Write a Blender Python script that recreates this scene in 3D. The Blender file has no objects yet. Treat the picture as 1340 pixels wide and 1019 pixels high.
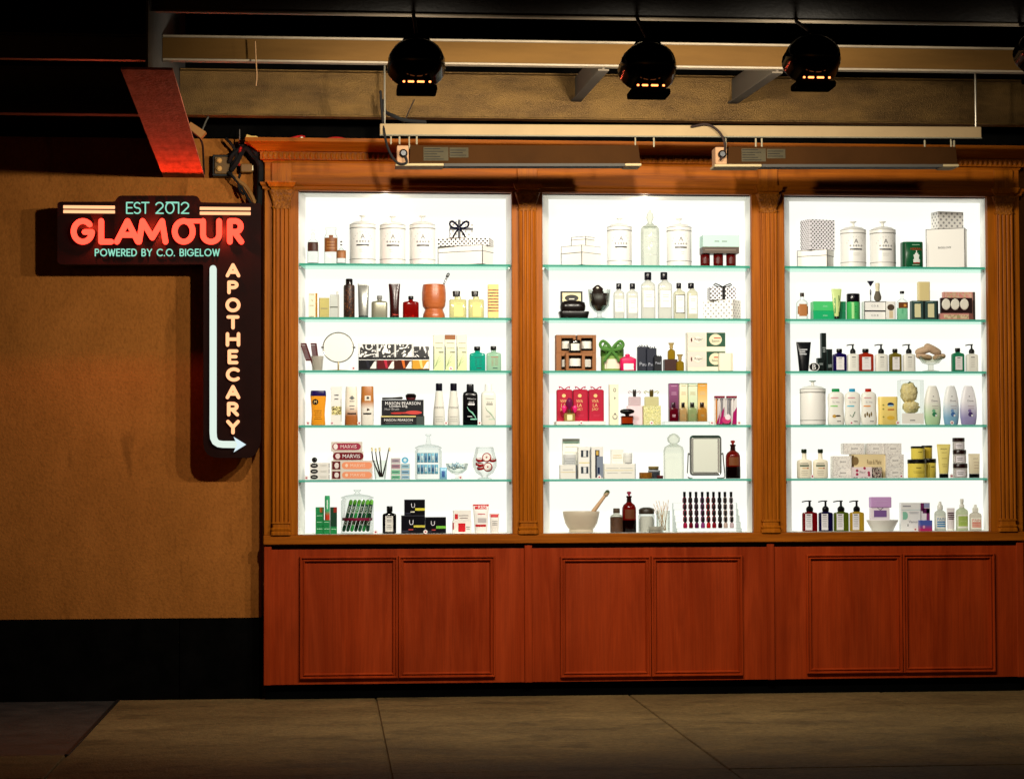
import bpy, math, random
import numpy as np
from mathutils import Vector, Matrix
random.seed(7)
SC = bpy.context.scene
COL = SC.collection
RAD = math.radians

# ------------------------------------------------------------------ camera
F_PX, YAW, PITCH, ROLL, EYE = 2744.4, 0.0863, 0.0397, -0.0026, 1.4914
PW, PH = 1340.0, 1019.0
def _basis():
    cy, sy, cp, sp = math.cos(YAW), math.sin(YAW), math.cos(PITCH), math.sin(PITCH)
    f = Vector((sy*cp, cy*cp, sp)); r = Vector((cy, -sy, 0)); u = r.cross(f)
    c, s = math.cos(ROLL), math.sin(ROLL)
    return r*c+u*s, u*c-r*s, f
CR, CU, CF = _basis()
CAMPOS = Vector((0, -14, EYE))
cam_d = bpy.data.cameras.new('camera'); cam = bpy.data.objects.new('camera', cam_d); COL.objects.link(cam)
cam_d.sensor_width = 36; cam_d.lens = 36*F_PX/PW; cam_d.clip_start = .1; cam_d.clip_end = 500
cam.matrix_world = Matrix(((CR.x, CU.x, -CF.x, 0), (CR.y, CU.y, -CF.y, -14), (CR.z, CU.z, -CF.z, EYE), (0, 0, 0, 1)))
SC.camera = cam
def U(px, py, Y):
    "a point of the photograph as a point of the place on the upright plane y = Y"
    d = CF*F_PX + CR*(px-PW/2) - CU*(py-PH/2)
    return CAMPOS + d*((Y+14)/d.y)

# ------------------------------------------------------------------ night sky, exposure
world = bpy.data.worlds.new('World'); SC.world = world; world.use_nodes = True
wn = world.node_tree.nodes; wl = world.node_tree.links
sky = wn.new('ShaderNodeTexSky'); sky.sky_type = 'NISHITA'; sky.sun_disc = False
sky.sun_elevation = RAD(1); sky.sun_rotation = RAD(200)
wl.new(sky.outputs[0], wn['Background'].inputs[0]); wn['Background'].inputs[1].default_value = 0.017
vs = SC.view_settings; vs.view_transform = 'Standard'; vs.look = 'None'; vs.exposure = 0.0; vs.gamma = 1.0; vs.use_curve_mapping = False
SC.cycles.max_bounces = 8; SC.cycles.transparent_max_bounces = 24; SC.cycles.diffuse_bounces = 4; SC.cycles.glossy_bounces = 3
SC.cycles.sample_clamp_indirect = 3.0; SC.cycles.caustics_reflective = False; SC.cycles.caustics_refractive = False
SC.cycles.use_denoising = True
FLOOD_W = (300, 315, 225, 20)              # power of the four floodlamps, left to right

# ------------------------------------------------------------------ materials
def lin(h):
    h = h.lstrip('#'); v = [int(h[i:i+2], 16)/255 for i in (0, 2, 4)]
    return tuple(c/12.92 if c <= .04045 else ((c+.055)/1.055)**2.4 for c in v)
_M = {}
def newmat(name):
    mt = bpy.data.materials.new(name); mt.use_nodes = True; mt.node_tree.nodes.clear()
    N = mt.node_tree.nodes; L = mt.node_tree.links
    out = N.new('ShaderNodeOutputMaterial')
    return mt, N, L, out
def m(h, r=.45, k='d', s=1.0):
    "d painted/paper/plastic, g clear glass, l coloured liquid or tinted glass, m metal, e gives off light"
    key = (h, r, k, s)
    if key in _M: return _M[key]
    c = lin(h)+(1,) if k == 'e' else tuple(q**1.14 for q in lin(h))+(1,)
    mt, N, L, out = newmat('mat_%s_%s' % (k, h.lstrip('#')))
    if k in 'dm':
        p = N.new('ShaderNodeBsdfPrincipled'); p.inputs['Base Color'].default_value = c; p.inputs['Metallic'].default_value = .5 if k == 'm' else 0
        p.inputs['Specular IOR Level'].default_value = .28
        nz = N.new('ShaderNodeTexNoise'); nz.inputs['Scale'].default_value = 60; mr = N.new('ShaderNodeMapRange')
        mr.inputs[3].default_value = max(.03, r-.1); mr.inputs[4].default_value = r+.1
        L.new(nz.outputs[0], mr.inputs[0]); L.new(mr.outputs[0], p.inputs['Roughness']); L.new(p.outputs[0], out.inputs[0])
    elif k == 'e':
        e = N.new('ShaderNodeEmission'); e.inputs[0].default_value = c; e.inputs[1].default_value = s; L.new(e.outputs[0], out.inputs[0])
    elif k == 'g':
        lw = N.new('ShaderNodeLayerWeight'); lw.inputs[0].default_value = .35
        ramp = N.new('ShaderNodeMix'); ramp.data_type = 'RGBA'
        pw = N.new('ShaderNodeMath'); pw.operation = 'POWER'; pw.inputs[1].default_value = 2.2; L.new(lw.outputs['Facing'], pw.inputs[0])
        L.new(pw.outputs[0], ramp.inputs[0]); ramp.inputs[6].default_value = c; ramp.inputs[7].default_value = (c[0]*.62, c[1]*.66, c[2]*.64, 1)
        t = N.new('ShaderNodeBsdfTransparent'); L.new(ramp.outputs[2], t.inputs[0])
        g = N.new('ShaderNodeBsdfGlossy'); g.inputs['Roughness'].default_value = .08
        f = N.new('ShaderNodeFresnel'); f.inputs[0].default_value = 1.4
        fm = N.new('ShaderNodeMath'); fm.operation = 'MULTIPLY'; fm.inputs[1].default_value = .4; L.new(f.outputs[0], fm.inputs[0])
        mx = N.new('ShaderNodeMixShader'); L.new(fm.outputs[0], mx.inputs[0]); L.new(t.outputs[0], mx.inputs[1]); L.new(g.outputs[0], mx.inputs[2]); L.new(mx.outputs[0], out.inputs[0])
    elif k == 'l':
        d = N.new('ShaderNodeBsdfDiffuse'); d.inputs[0].default_value = c
        t = N.new('ShaderNodeBsdfTranslucent'); t.inputs[0].default_value = c
        mx = N.new('ShaderNodeMixShader'); mx.inputs[0].default_value = .5; L.new(d.outputs[0], mx.inputs[1]); L.new(t.outputs[0], mx.inputs[2])
        g = N.new('ShaderNodeBsdfGlossy'); g.inputs['Roughness'].default_value = .12
        f = N.new('ShaderNodeFresnel'); f.inputs[0].default_value = 1.45
        m2 = N.new('ShaderNodeMixShader'); L.new(f.outputs[0], m2.inputs[0]); L.new(mx.outputs[0], m2.inputs[1]); L.new(g.outputs[0], m2.inputs[2]); tr = N.new('ShaderNodeBsdfTransparent'); tr.inputs[0].default_value = tuple(max(0, q)**.5 for q in c[:3])+(1,); m3 = N.new('ShaderNodeMixShader'); m3.inputs[0].default_value = .38; L.new(m2.outputs[0], m3.inputs[1]); L.new(tr.outputs[0], m3.inputs[2]); L.new(m3.outputs[0], out.inputs[0])
    _M[key] = mt
    return mt
def surf_mat(name, c1, c2, scale=(4, 4, 4), rough=.6, bump=.2, bscale=60, detail=6, spec=.5, coat=0, dist=.0, c3=None, metal=0, fine=None, stain=None):
    "two colours mixed by stretched noise, a second finer noise as relief"
    mt, N, L, out = newmat(name)
    p = N.new('ShaderNodeBsdfPrincipled'); p.inputs['Roughness'].default_value = rough; p.inputs['Specular IOR Level'].default_value = spec; p.inputs['Metallic'].default_value = metal
    p.inputs['Coat Weight'].default_value = coat; p.inputs['Coat Roughness'].default_value = .2
    tc = N.new('ShaderNodeTexCoord'); mp = N.new('ShaderNodeMapping'); mp.inputs['Scale'].default_value = scale
    L.new(tc.outputs['Object'], mp.inputs[0])
    nz = N.new('ShaderNodeTexNoise'); nz.inputs['Scale'].default_value = 1; nz.inputs['Detail'].default_value = detail; nz.inputs['Roughness'].default_value = .62; nz.inputs['Distortion'].default_value = dist
    L.new(mp.outputs[0], nz.inputs[0])
    cr = N.new('ShaderNodeValToRGB'); e = cr.color_ramp.elements
    e[0].position = .3; e[0].color = tuple(c1)+(1,); e[1].position = .7; e[1].color = tuple(c2)+(1,)
    if c3: x = e.new(.5); x.color = tuple(c3)+(1,)
    L.new(nz.outputs[0], cr.inputs[0]); colr = cr.outputs[0]
    def layer(colr, sc, lo, hi, k, mode='MULTIPLY', det=4):
        "multiply by a second noise: sc scale, lo..hi of the noise, k darkest factor"
        m2 = N.new('ShaderNodeMapping'); m2.inputs['Scale'].default_value = sc; m2.inputs['Location'].default_value = (3.1, 1.7, .4); L.new(tc.outputs['Object'], m2.inputs[0])
        q = N.new('ShaderNodeTexNoise'); q.inputs['Scale'].default_value = 1; q.inputs['Detail'].default_value = det; q.inputs['Roughness'].default_value = .6; L.new(m2.outputs[0], q.inputs[0])
        r_ = N.new('ShaderNodeMapRange'); r_.inputs[1].default_value = lo; r_.inputs[2].default_value = hi; r_.inputs[3].default_value = k; r_.inputs[4].default_value = 1.0; L.new(q.outputs[0], r_.inputs[0])
        mm = N.new('ShaderNodeMix'); mm.data_type = 'RGBA'; mm.blend_type = 'MULTIPLY'; mm.inputs[0].default_value = 1; L.new(colr, mm.inputs[6]); L.new(r_.outputs[0], mm.inputs[7]); return mm.outputs[2]
    if fine: colr = layer(colr, *fine)
    if stain: colr = layer(colr, *stain)
    L.new(colr, p.inputs['Base Color'])
    n2 = N.new('ShaderNodeTexNoise'); n2.inputs['Scale'].default_value = bscale; n2.inputs['Detail'].default_value = 5; L.new(tc.outputs['Object'], n2.inputs[0])
    b = N.new('ShaderNodeBump'); b.inputs['Strength'].default_value = bump; b.inputs['Distance'].default_value = .01
    L.new(n2.outputs[0], b.inputs['Height']); L.new(b.outputs[0], p.inputs['Normal'])
    r2 = N.new('ShaderNodeMapRange'); r2.inputs[3].default_value = max(.05, rough-.15); r2.inputs[4].default_value = min(1, rough+.15)
    L.new(nz.outputs[0], r2.inputs[0]); L.new(r2.outputs[0], p.inputs['Roughness'])
    L.new(p.outputs[0], out.inputs[0])
    return mt
def dots_mat(bg, fg, pitch, rad):
    "staggered printed dots on a box"
    key = ('dots', bg, fg, pitch, rad)
    if key in _M: return _M[key]
    mt, N, L, out = newmat('mat_dots')
    p = N.new('ShaderNodeBsdfPrincipled'); p.inputs['Roughness'].default_value = .5
    tc = N.new('ShaderNodeTexCoord'); sx = N.new('ShaderNodeSeparateXYZ'); L.new(tc.outputs['Object'], sx.inputs[0])
    def M2(op, a, b):
        n = N.new('ShaderNodeMath'); n.operation = op
        for i, v in enumerate((a, b)):
            if isinstance(v, (int, float)): n.inputs[i].default_value = v
            else: L.new(v, n.inputs[i])
        return n.outputs[0]
    u = M2('ADD', sx.outputs[0], sx.outputs[1]); v = sx.outputs[2]
    q = pitch*1.41421
    a = M2('SUBTRACT', M2('FRACT', M2('DIVIDE', M2('ADD', u, v), q), 0), .5)
    b = M2('SUBTRACT', M2('FRACT', M2('DIVIDE', M2('SUBTRACT', u, v), q), 0), .5)
    d = M2('ADD', M2('MULTIPLY', a, a), M2('MULTIPLY', b, b))
    f = M2('LESS_THAN', d, (rad/q*1.41421)**2)
    mx = N.new('ShaderNodeMix'); mx.data_type = 'RGBA'; L.new(f, mx.inputs[0]); mx.inputs[6].default_value = lin(bg)+(1,); mx.inputs[7].default_value = lin(fg)+(1,)
    L.new(mx.outputs[2], p.inputs['Base Color']); L.new(p.outputs[0], out.inputs[0])
    _M[key] = mt; return mt
def print_mat(cols, scale=70, thresh=(.42, .5), dist=1.5, stretch=(1, 1, 1)):
    "an abstract print in two or three inks"
    key = ('print', tuple(cols), scale, thresh, dist, stretch)
    if key in _M: return _M[key]
    mt, N, L, out = newmat('mat_print')
    p = N.new('ShaderNodeBsdfPrincipled'); p.inputs['Roughness'].default_value = .5
    tc = N.new('ShaderNodeTexCoord'); mp = N.new('ShaderNodeMapping'); mp.inputs['Scale'].default_value = stretch; L.new(tc.outputs['Object'], mp.inputs[0])
    oi = N.new('ShaderNodeObjectInfo'); vm = N.new('ShaderNodeVectorMath'); vm.operation = 'SCALE'; vm.inputs[0].default_value = (5.3, 3.1, 7.7); L.new(oi.outputs['Random'], vm.inputs['Scale']); L.new(vm.outputs[0], mp.inputs['Location'])
    nz = N.new('ShaderNodeTexNoise'); nz.inputs['Scale'].default_value = scale; nz.inputs['Detail'].default_value = 1.5; nz.inputs['Distortion'].default_value = dist; L.new(mp.outputs[0], nz.inputs[0])
    cr = N.new('ShaderNodeValToRGB'); cr.color_ramp.interpolation = 'CONSTANT'; e = cr.color_ramp.elements
    e[0].position = 0; e[0].color = lin(cols[0])+(1,); e[1].position = thresh[0]; e[1].color = lin(cols[1])+(1,)
    for i, c in enumerate(cols[2:]): x = e.new(thresh[1+i]); x.color = lin(c)+(1,)
    L.new(nz.outputs[0], cr.inputs[0]); L.new(cr.outputs[0], p.inputs['Base Color']); L.new(p.outputs[0], out.inputs[0])
    _M[key] = mt; return mt
def grad_mat(c1, c2, z0, z1, r=.4):
    "paint that runs from one colour to another up the object, z0..z1 in metres"
    key = ('grad', c1, c2, round(z0, 3), round(z1, 3))
    if key in _M: return _M[key]
    mt, N, L, out = newmat('mat_two_tone')
    p = N.new('ShaderNodeBsdfPrincipled'); p.inputs['Roughness'].default_value = r
    tc = N.new('ShaderNodeTexCoord'); sx = N.new('ShaderNodeSeparateXYZ'); L.new(tc.outputs['Object'], sx.inputs[0])
    mr = N.new('ShaderNodeMapRange'); mr.inputs[1].default_value = z0; mr.inputs[2].default_value = z1; L.new(sx.outputs[2], mr.inputs[0])
    mx = N.new('ShaderNodeMix'); mx.data_type = 'RGBA'; L.new(mr.outputs[0], mx.inputs[0]); mx.inputs[6].default_value = lin(c1)+(1,); mx.inputs[7].default_value = lin(c2)+(1,)
    L.new(mx.outputs[2], p.inputs['Base Color']); L.new(p.outputs[0], out.inputs[0])
    _M[key] = mt; return mt

# ------------------------------------------------------------------ mesh helpers
def obj(name, v, f, mat, parent=None, smooth=False, loc=None, sharp=38):
    me = bpy.data.meshes.new(name); me.from_pydata([tuple(p) for p in v], [], f); me.update()
    for mt in (mat if isinstance(mat, (list, tuple)) else [mat]): me.materials.append(mt)
    if smooth:
        me.polygons.foreach_set('use_smooth', [True]*len(me.polygons)); me.set_sharp_from_angle(angle=RAD(sharp))
    o = bpy.data.objects.new(name, me); COL.objects.link(o)
    if parent: o.parent = parent
    if loc is not None: o.location = loc
    return o
def tag(o, label=None, cat=None, group=None, kind=None):
    if label: o['label'] = label
    if cat: o['category'] = cat
    if group: o['group'] = group
    if kind: o['kind'] = kind
    return o
def empty(name, loc=(0, 0, 0), label=None, cat=None, group=None, kind=None):
    o = bpy.data.objects.new(name, None); COL.objects.link(o); o.location = loc; o.empty_display_size = .05
    return tag(o, label, cat, group, kind)
class MB:
    def __init__(s): s.v = []; s.f = []
    def add(s, vf):
        n = len(s.v); s.v += list(vf[0]); s.f += [tuple(i+n for i in q) for q in vf[1]]; return s
    def out(s): return s.v, s.f
def boxvf(x0, x1, y0, y1, z0, z1, b=0):
    "a box, its edges chamfered by b"
    b = min(b, (x1-x0)*.3, (y1-y0)*.3, (z1-z0)*.3)
    if b <= 0:
        v = [(x, y, z) for z in (z0, z1) for y in (y0, y1) for x in (x0, x1)]
        return v, [(0, 2, 3, 1), (4, 5, 7, 6), (0, 1, 5, 4), (2, 6, 7, 3), (0, 4, 6, 2), (1, 3, 7, 5)]
    def ring(z, i):
        return [(x0+i+b, y0+i, z), (x1-i-b, y0+i, z), (x1-i, y0+i+b, z), (x1-i, y1-i-b, z), (x1-i-b, y1-i, z), (x0+i+b, y1-i, z), (x0+i, y1-i-b, z), (x0+i, y0+i+b, z)]
    v = ring(z0, b*.7)+ring(z0+b, 0)+ring(z1-b, 0)+ring(z1, b*.7); f = [tuple(range(7, -1, -1)), tuple(range(24, 32))]
    for k in range(3):
        for i in range(8):
            j = (i+1) % 8; f.append((k*8+i, k*8+j, k*8+8+j, k*8+8+i))
    return v, f
def loftvf(secs, n=20, cx=0, cy=0):
    "secs: (z, half width, half depth, power)"
    v = []; f = []
    for z, a, b, p in secs:
        for i in range(n):
            t = 2*math.pi*(i+.5)/n; c, s = math.cos(t), math.sin(t)
            v.append((cx+a*math.copysign(abs(c)**(2/p), c), cy+b*math.copysign(abs(s)**(2/p), s), z))
    for k in range(len(secs)-1):
        for i in range(n):
            j = (i+1) % n; f.append((k*n+i, k*n+j, k*n+n+j, k*n+n+i))
    f.append(tuple(range(n-1, -1, -1))); f.append(tuple(range((len(secs)-1)*n, len(secs)*n)))
    return v, f
def tubevf(pts, r, n=8, closed=False, rnd=True):
    pts = [Vector(p) for p in pts]; rr = [r]*len(pts) if not isinstance(r, (list, tuple)) else list(r)
    if rnd and not closed:
        d0 = (pts[0]-pts[1]).normalized(); d1 = (pts[-1]-pts[-2]).normalized(); a, b = rr[0], rr[-1]
        p0, p1 = pts[0], pts[-1]
        pts = [p0+d0*a*.95, p0+d0*a*.65]+pts+[p1+d1*b*.65, p1+d1*b*.95]; rr = [a*.3, a*.76]+rr+[b*.76, b*.3]
    k = len(pts); v = []; f = []; up = None
    for i in range(k):
        if closed: t = (pts[(i+1) % k]-pts[i-1]).normalized()
        else: t = (pts[min(i+1, k-1)]-pts[max(i-1, 0)]).normalized()
        if up is None:
            up = Vector((0, 1, 0)) if abs(t.y) < .9 else Vector((1, 0, 0))
        up = (up-t*up.dot(t))
        up = up.normalized() if up.length > 1e-6 else t.orthogonal().normalized()
        w = t.cross(up)
        for j in range(n):
            a = 2*math.pi*j/n; v.append(tuple(pts[i]+(up*math.cos(a)+w*math.sin(a))*rr[i]))
    for i in range(k if closed else k-1):
        i2 = (i+1) % k
        for j in range(n):
            j2 = (j+1) % n; f.append((i*n+j, i*n+j2, i2*n+j2, i2*n+j))
    if not closed:
        f.append(tuple(range(n-1, -1, -1))); f.append(tuple(range((k-1)*n, k*n)))
    return v, f
def curve_pts(pts, n=8):
    "Catmull-Rom through pts"
    P = [Vector(p) for p in pts]; P = [P[0]*2-P[1]]+P+[P[-1]*2-P[-2]]; o = []
    for i in range(1, len(P)-2):
        for k in range(n):
            t = k/n; a, b, c, d = P[i-1:i+3]
            o.append(.5*((2*b)+(c-a)*t+(2*a-5*b+4*c-d)*t*t+(3*b-a-3*c+d)*t**3))
    o.append(P[-2]); return o
def prismvf(poly, y0, y1):
    "a polygon of (x, z) given depth y0..y1"
    n = len(poly); v = [(x, y0, z) for x, z in poly]+[(x, y1, z) for x, z in poly]
    f = [tuple(range(n)), tuple(range(2*n-1, n-1, -1))]+[(i, i+n, (i+1) % n+n, (i+1) % n) for i in range(n)]
    return v, f
def xf(vf, loc=(0, 0, 0), rx=0, ry=0, rz=0):
    M_ = Matrix.Translation(loc) @ Matrix.Rotation(rz, 4, 'Z') @ Matrix.Rotation(ry, 4, 'Y') @ Matrix.Rotation(rx, 4, 'X')
    return [tuple(M_ @ Vector(p)) for p in vf[0]], vf[1]
_T = {}
def textvf(s):
    "a word as a flat mesh one unit high, centred, in x/z"
    if s in _T: return _T[s]
    cu = bpy.data.curves.new('lettering', 'FONT'); cu.body = s; cu.align_x = 'CENTER'; cu.resolution_u = 2
    ob = bpy.data.objects.new('lettering', cu); me = bpy.data.meshes.new_from_object(ob)
    v = [(p.co.x, p.co.y) for p in me.vertices]; f = [tuple(q.vertices) for q in me.polygons]
    bpy.data.objects.remove(ob); bpy.data.curves.remove(cu); bpy.data.meshes.remove(me)
    ys = [b for a, b in v]; xs = [a for a, b in v]; y0, y1 = min(ys), max(ys); k = 1/(y1-y0); xc = (min(xs)+max(xs))/2
    _T[s] = ([((a-xc)*k, (b-y0)*k-.5) for a, b in v], f, (max(xs)-min(xs))*k)
    return _T[s]
# ------------------------------------------------------------------ the setting
ZT, ZB = 3.3757, 1.0856                      # top and bottom of the lit windows
WIN = [(-.2152, 1.2131), (1.4205, 2.8477), (3.0736, 4.4885)]
CX0, CX1 = -.4393, 4.7126                    # cabinet
WALL = .12
concrete = surf_mat('concrete', (.085, .053, .018), (.185, .117, .042), (.9, 2.0, 1), .75, .8, 70, 10, spec=.15, dist=.6, fine=((30, 50, 26), .3, .62, .55), stain=((3.1, 4.4, 1), .34, .46, .68))
plaster = surf_mat('plaster', (.245, .083, .0145), (.345, .120, .023), (2.2, 2.2, 1.3), .9, .35, 60, 10, spec=.03, c3=(.295, .101, .0185), fine=((60, 60, 40), .3, .55, .78), stain=((6, 6, 1.4), .28, .38, .66), dist=.4)
blackstone = surf_mat('black_stone', (.0012, .0012, .0011), (.003, .0027, .0024), (6, 6, 6), .7, .05, 30, spec=.0)
steel = surf_mat('painted_steel', (.042, .020, .0045), (.07, .034, .008), (.8, 5, 5), .6, .08, 70, 8, spec=.03)
steel_rough = surf_mat('rough_steel', (.04, .020, .005), (.12, .064, .016), (3, 8, 8), .45, .4, 190, 8, metal=.85)
steel_dark = surf_mat('dark_steel', (.018, .017, .015), (.035, .032, .028), (2, 5, 5), .55, .4, 50)
rust_lit_red = surf_mat('rusty_red_lit_steel', (.28, .07, .035), (.52, .16, .09), (4, 9, 9), .7, .9, 45, 9, spec=.1, fine=((30, 5, 30), .3, .6, .6), stain=((9, 9, 9), .3, .36, .4))  # rust mottling; red raised so the colour carries the sign's light
oak = surf_mat('oak', (.22, .054, .0012), (.37, .104, .003), (34, 34, 1.5), .5, .10, 40, 8, spec=.12, c3=(.30, .078, .002), fine=((120, 120, 3), .3, .55, .72))
oak_h = surf_mat('oak_rail', (.21, .049, .0012), (.35, .092, .003), (1.5, 34, 34), .55, .10, 40, 8, spec=.1, c3=(.28, .069, .002), fine=((3, 120, 120), .3, .55, .72))
cherry = surf_mat('cherry', (.22, .019, .0015), (.36, .040, .004), (7, 7, .6), .45, .04, 40, 7, spec=.16, dist=1.2, fine=((90, 90, 2.2), .3, .6, .80), stain=((2.6, 2.6, 1.1), .3, .62, .78))
carved = surf_mat('carved_oak', (.12, .028, .001), (.36, .11, .004), (60, 60, 60), .5, 1.0, 80, 6, spec=.2)
black = m('#0a0a0a', .4)

road = obj('road', *boxvf(-60, 60, -70, -5.2, -.6, -.13), surf_mat('asphalt', (.035, .034, .033), (.065, .062, .06), (9, 9, 9), .85, .6, 120)); tag(road, kind='structure')
bed = obj('pavement', *boxvf(-30, 30, -5.0, 2.0, -.5, -.012), concrete); tag(bed, kind='structure')
kerb = obj('kerb', *boxvf(-30, 30, -5.2, -5.003, -.5, .0, .01), concrete); tag(kerb, kind='structure')
XE = [-6.5, -4.8, -3.1, -1.4, .30, 2.0, 3.72, 5.4, 7.1, 8.8]
for j, (ya, yb) in enumerate(((-3.48, WALL-.002), (-4.99, -3.49))):
    for i in range(len(XE)-1):
        xa, xb = XE[i]+.005, XE[i+1]-.005
        if xb < -1.3 and j == 0: ya_ = -3.48; yb_ = -2.62
        else: ya_, yb_ = ya, yb
        dz = random.uniform(-.003, .003)
        s = obj('paving_slab', *boxvf(xa, xb, ya_, yb_, -.1, dz, .006), concrete, bed)
for i in range(3):
    h = obj('cellar_hatch_leaf' if False else 'hatch_leaf', *boxvf(-6.4+i*1.68, -6.4+i*1.68+1.66, -2.6, WALL-.002, -.1, -.006, .006), surf_mat('hatch_steel', (.012, .011, .010), (.03, .027, .022), (5, 5, 5), .5, .4, 60), None)
    if i == 0: hatch = empty('cellar_hatch', (0, 0, 0), 'dark steel cellar hatch set flush in the pavement by the brown wall', 'hatch')
    h.parent = hatch
obj('hatch_frame', *boxvf(-1.41, -1.385, -2.62, WALL-.002, -.1, .004, .004), m('#15130f', .5), hatch)

wall = empty('plaster_wall', (0, WALL, 0), 'stained brown plaster wall with a black stone base, left of the cabinet', 'wall')
zb_ = U(170, 809, WALL).z
obj('plaster', *boxvf(-9, 12, .33, .6, -.1, 7), plaster, wall)
ZU = 3.735
obj('plaster_face', *boxvf(-9, CX0-.02, 0, .33, zb_, ZU), plaster, wall)
obj('plaster_face', *boxvf(CX1+.02, 12, 0, .33, zb_, ZU), plaster, wall)
obj('upper_panel', *boxvf(-9, 12, -.01, .33, ZU+.001, 7), blackstone, wall)
for xa, xb in ((-9, -5.2), (-5.2, -3.2), (-3.2, -1.0), (-1.0, CX0-.02), (CX1+.02, 6.5), (6.5, 8.5)):
    obj('stone_panel', *boxvf(xa+.002, xb-.002, -.018, .33, -.1, zb_-.003, .004), blackstone, wall)

deck = obj('ceiling', *boxvf(-14, 16, -9, 2, 4.75, 4.95), blackstone); tag(deck, kind='structure')

# ------------------------------------------------------------------ steel beams overhead
WEB = -.98
FLG = surf_mat('lit_flange', (.11, .085, .055), (.20, .155, .10), (3, 20, 20), .55, .2, 60, spec=.3)  # paler than the web: light caught on the edges is put in the colour
def ibeam_x(name, label, Y, z0, z1, xa, xb, fw, mat, tf=.012):
    o = empty(name, (xa, Y, z0), label, 'beam'); L = xb-xa; h = z1-z0
    obj('web', *boxvf(0, L, -.006, .006, tf, h-tf), mat, o)
    fm_ = FLG if mat is steel or fw < .02 else mat
    obj('flange', *boxvf(0, L, -fw, fw, 0, tf, .003), fm_, o); obj('flange', *boxvf(0, L, -fw, fw, h-tf, h, .003), fm_, o)
    return o
def zat(y, Y): return U(690, y, Y).z
ibeam_x('steel_beam', 'highest and nearest dark steel beam, a thin bright edge along its bottom flange', -2.6, zat(24, -2.6), zat(24, -2.6)+.3, WEB+.01, 9, .0199, steel_dark)
b2 = ibeam_x('steel_beam', 'tan lit steel beam right behind the hanging floodlamps', -1.83, zat(87, -1.83), zat(54, -1.83), WEB+.01, 9, .03, steel)
b2l = ibeam_x('steel_beam', 'dark beam with two red lit edges, left of the red bracket', -1.83, zat(87, -1.83), zat(54, -1.83), -9, WEB-.01, .03, steel_dark)
b3 = ibeam_x('steel_beam', 'deep rough steel beam with golden speckle above the hanging rail', -.42, zat(157.5, -.42), zat(97, -.42), WEB+.01, 9, .045, steel_rough)
b3l = ibeam_x('steel_beam', 'black rear beam over the dark wall top, left of the red bracket', -.42, zat(157.5, -.42), zat(97, -.42), -9, WEB-.01, .045, steel_dark)
# bracket beam running out from the wall, its underside lit red by the sign
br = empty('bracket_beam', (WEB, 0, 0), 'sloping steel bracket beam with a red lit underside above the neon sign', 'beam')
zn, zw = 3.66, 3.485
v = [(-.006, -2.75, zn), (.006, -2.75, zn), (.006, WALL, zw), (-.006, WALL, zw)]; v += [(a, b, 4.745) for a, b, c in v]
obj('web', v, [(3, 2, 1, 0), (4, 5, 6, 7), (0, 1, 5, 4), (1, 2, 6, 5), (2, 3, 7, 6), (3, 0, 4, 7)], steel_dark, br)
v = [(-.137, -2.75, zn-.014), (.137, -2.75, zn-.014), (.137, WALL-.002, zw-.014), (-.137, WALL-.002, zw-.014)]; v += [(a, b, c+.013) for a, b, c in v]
obj('flange', v, [(3, 2, 1, 0), (4, 5, 6, 7), (0, 1, 5, 4), (1, 2, 6, 5), (2, 3, 7, 6), (3, 0, 4, 7)], rust_lit_red, br)
for x, lb in ((1.6, 'short grey tie between the two rear beams, beside the second floodlamp'), (2.64, 'short grey tie between the two rear beams, beside the third floodlamp')):
    t = empty('cross_tie', (x, -1.82, 0), lb, 'beam', 'ties between the rear beams')
    z0 = zat(91, -1.83); z1 = zat(133, -.42)
    for nm, hw, a, c in (('flange', .032, 0, .01), ('web', .006, .01, .16)):
        v = [(-hw, .0, z0+a), (hw, .0, z0+a), (hw, 1.39, z1+a), (-hw, 1.39, z1+a)]; v += [(p, q, r+c-a) for p, q, r in v]
        obj(nm, v, [(3, 2, 1, 0), (4, 5, 6, 7), (0, 1, 5, 4), (1, 2, 6, 5), (2, 3, 7, 6), (3, 0, 4, 7)], m('#544a3c', .85), t)

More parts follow.
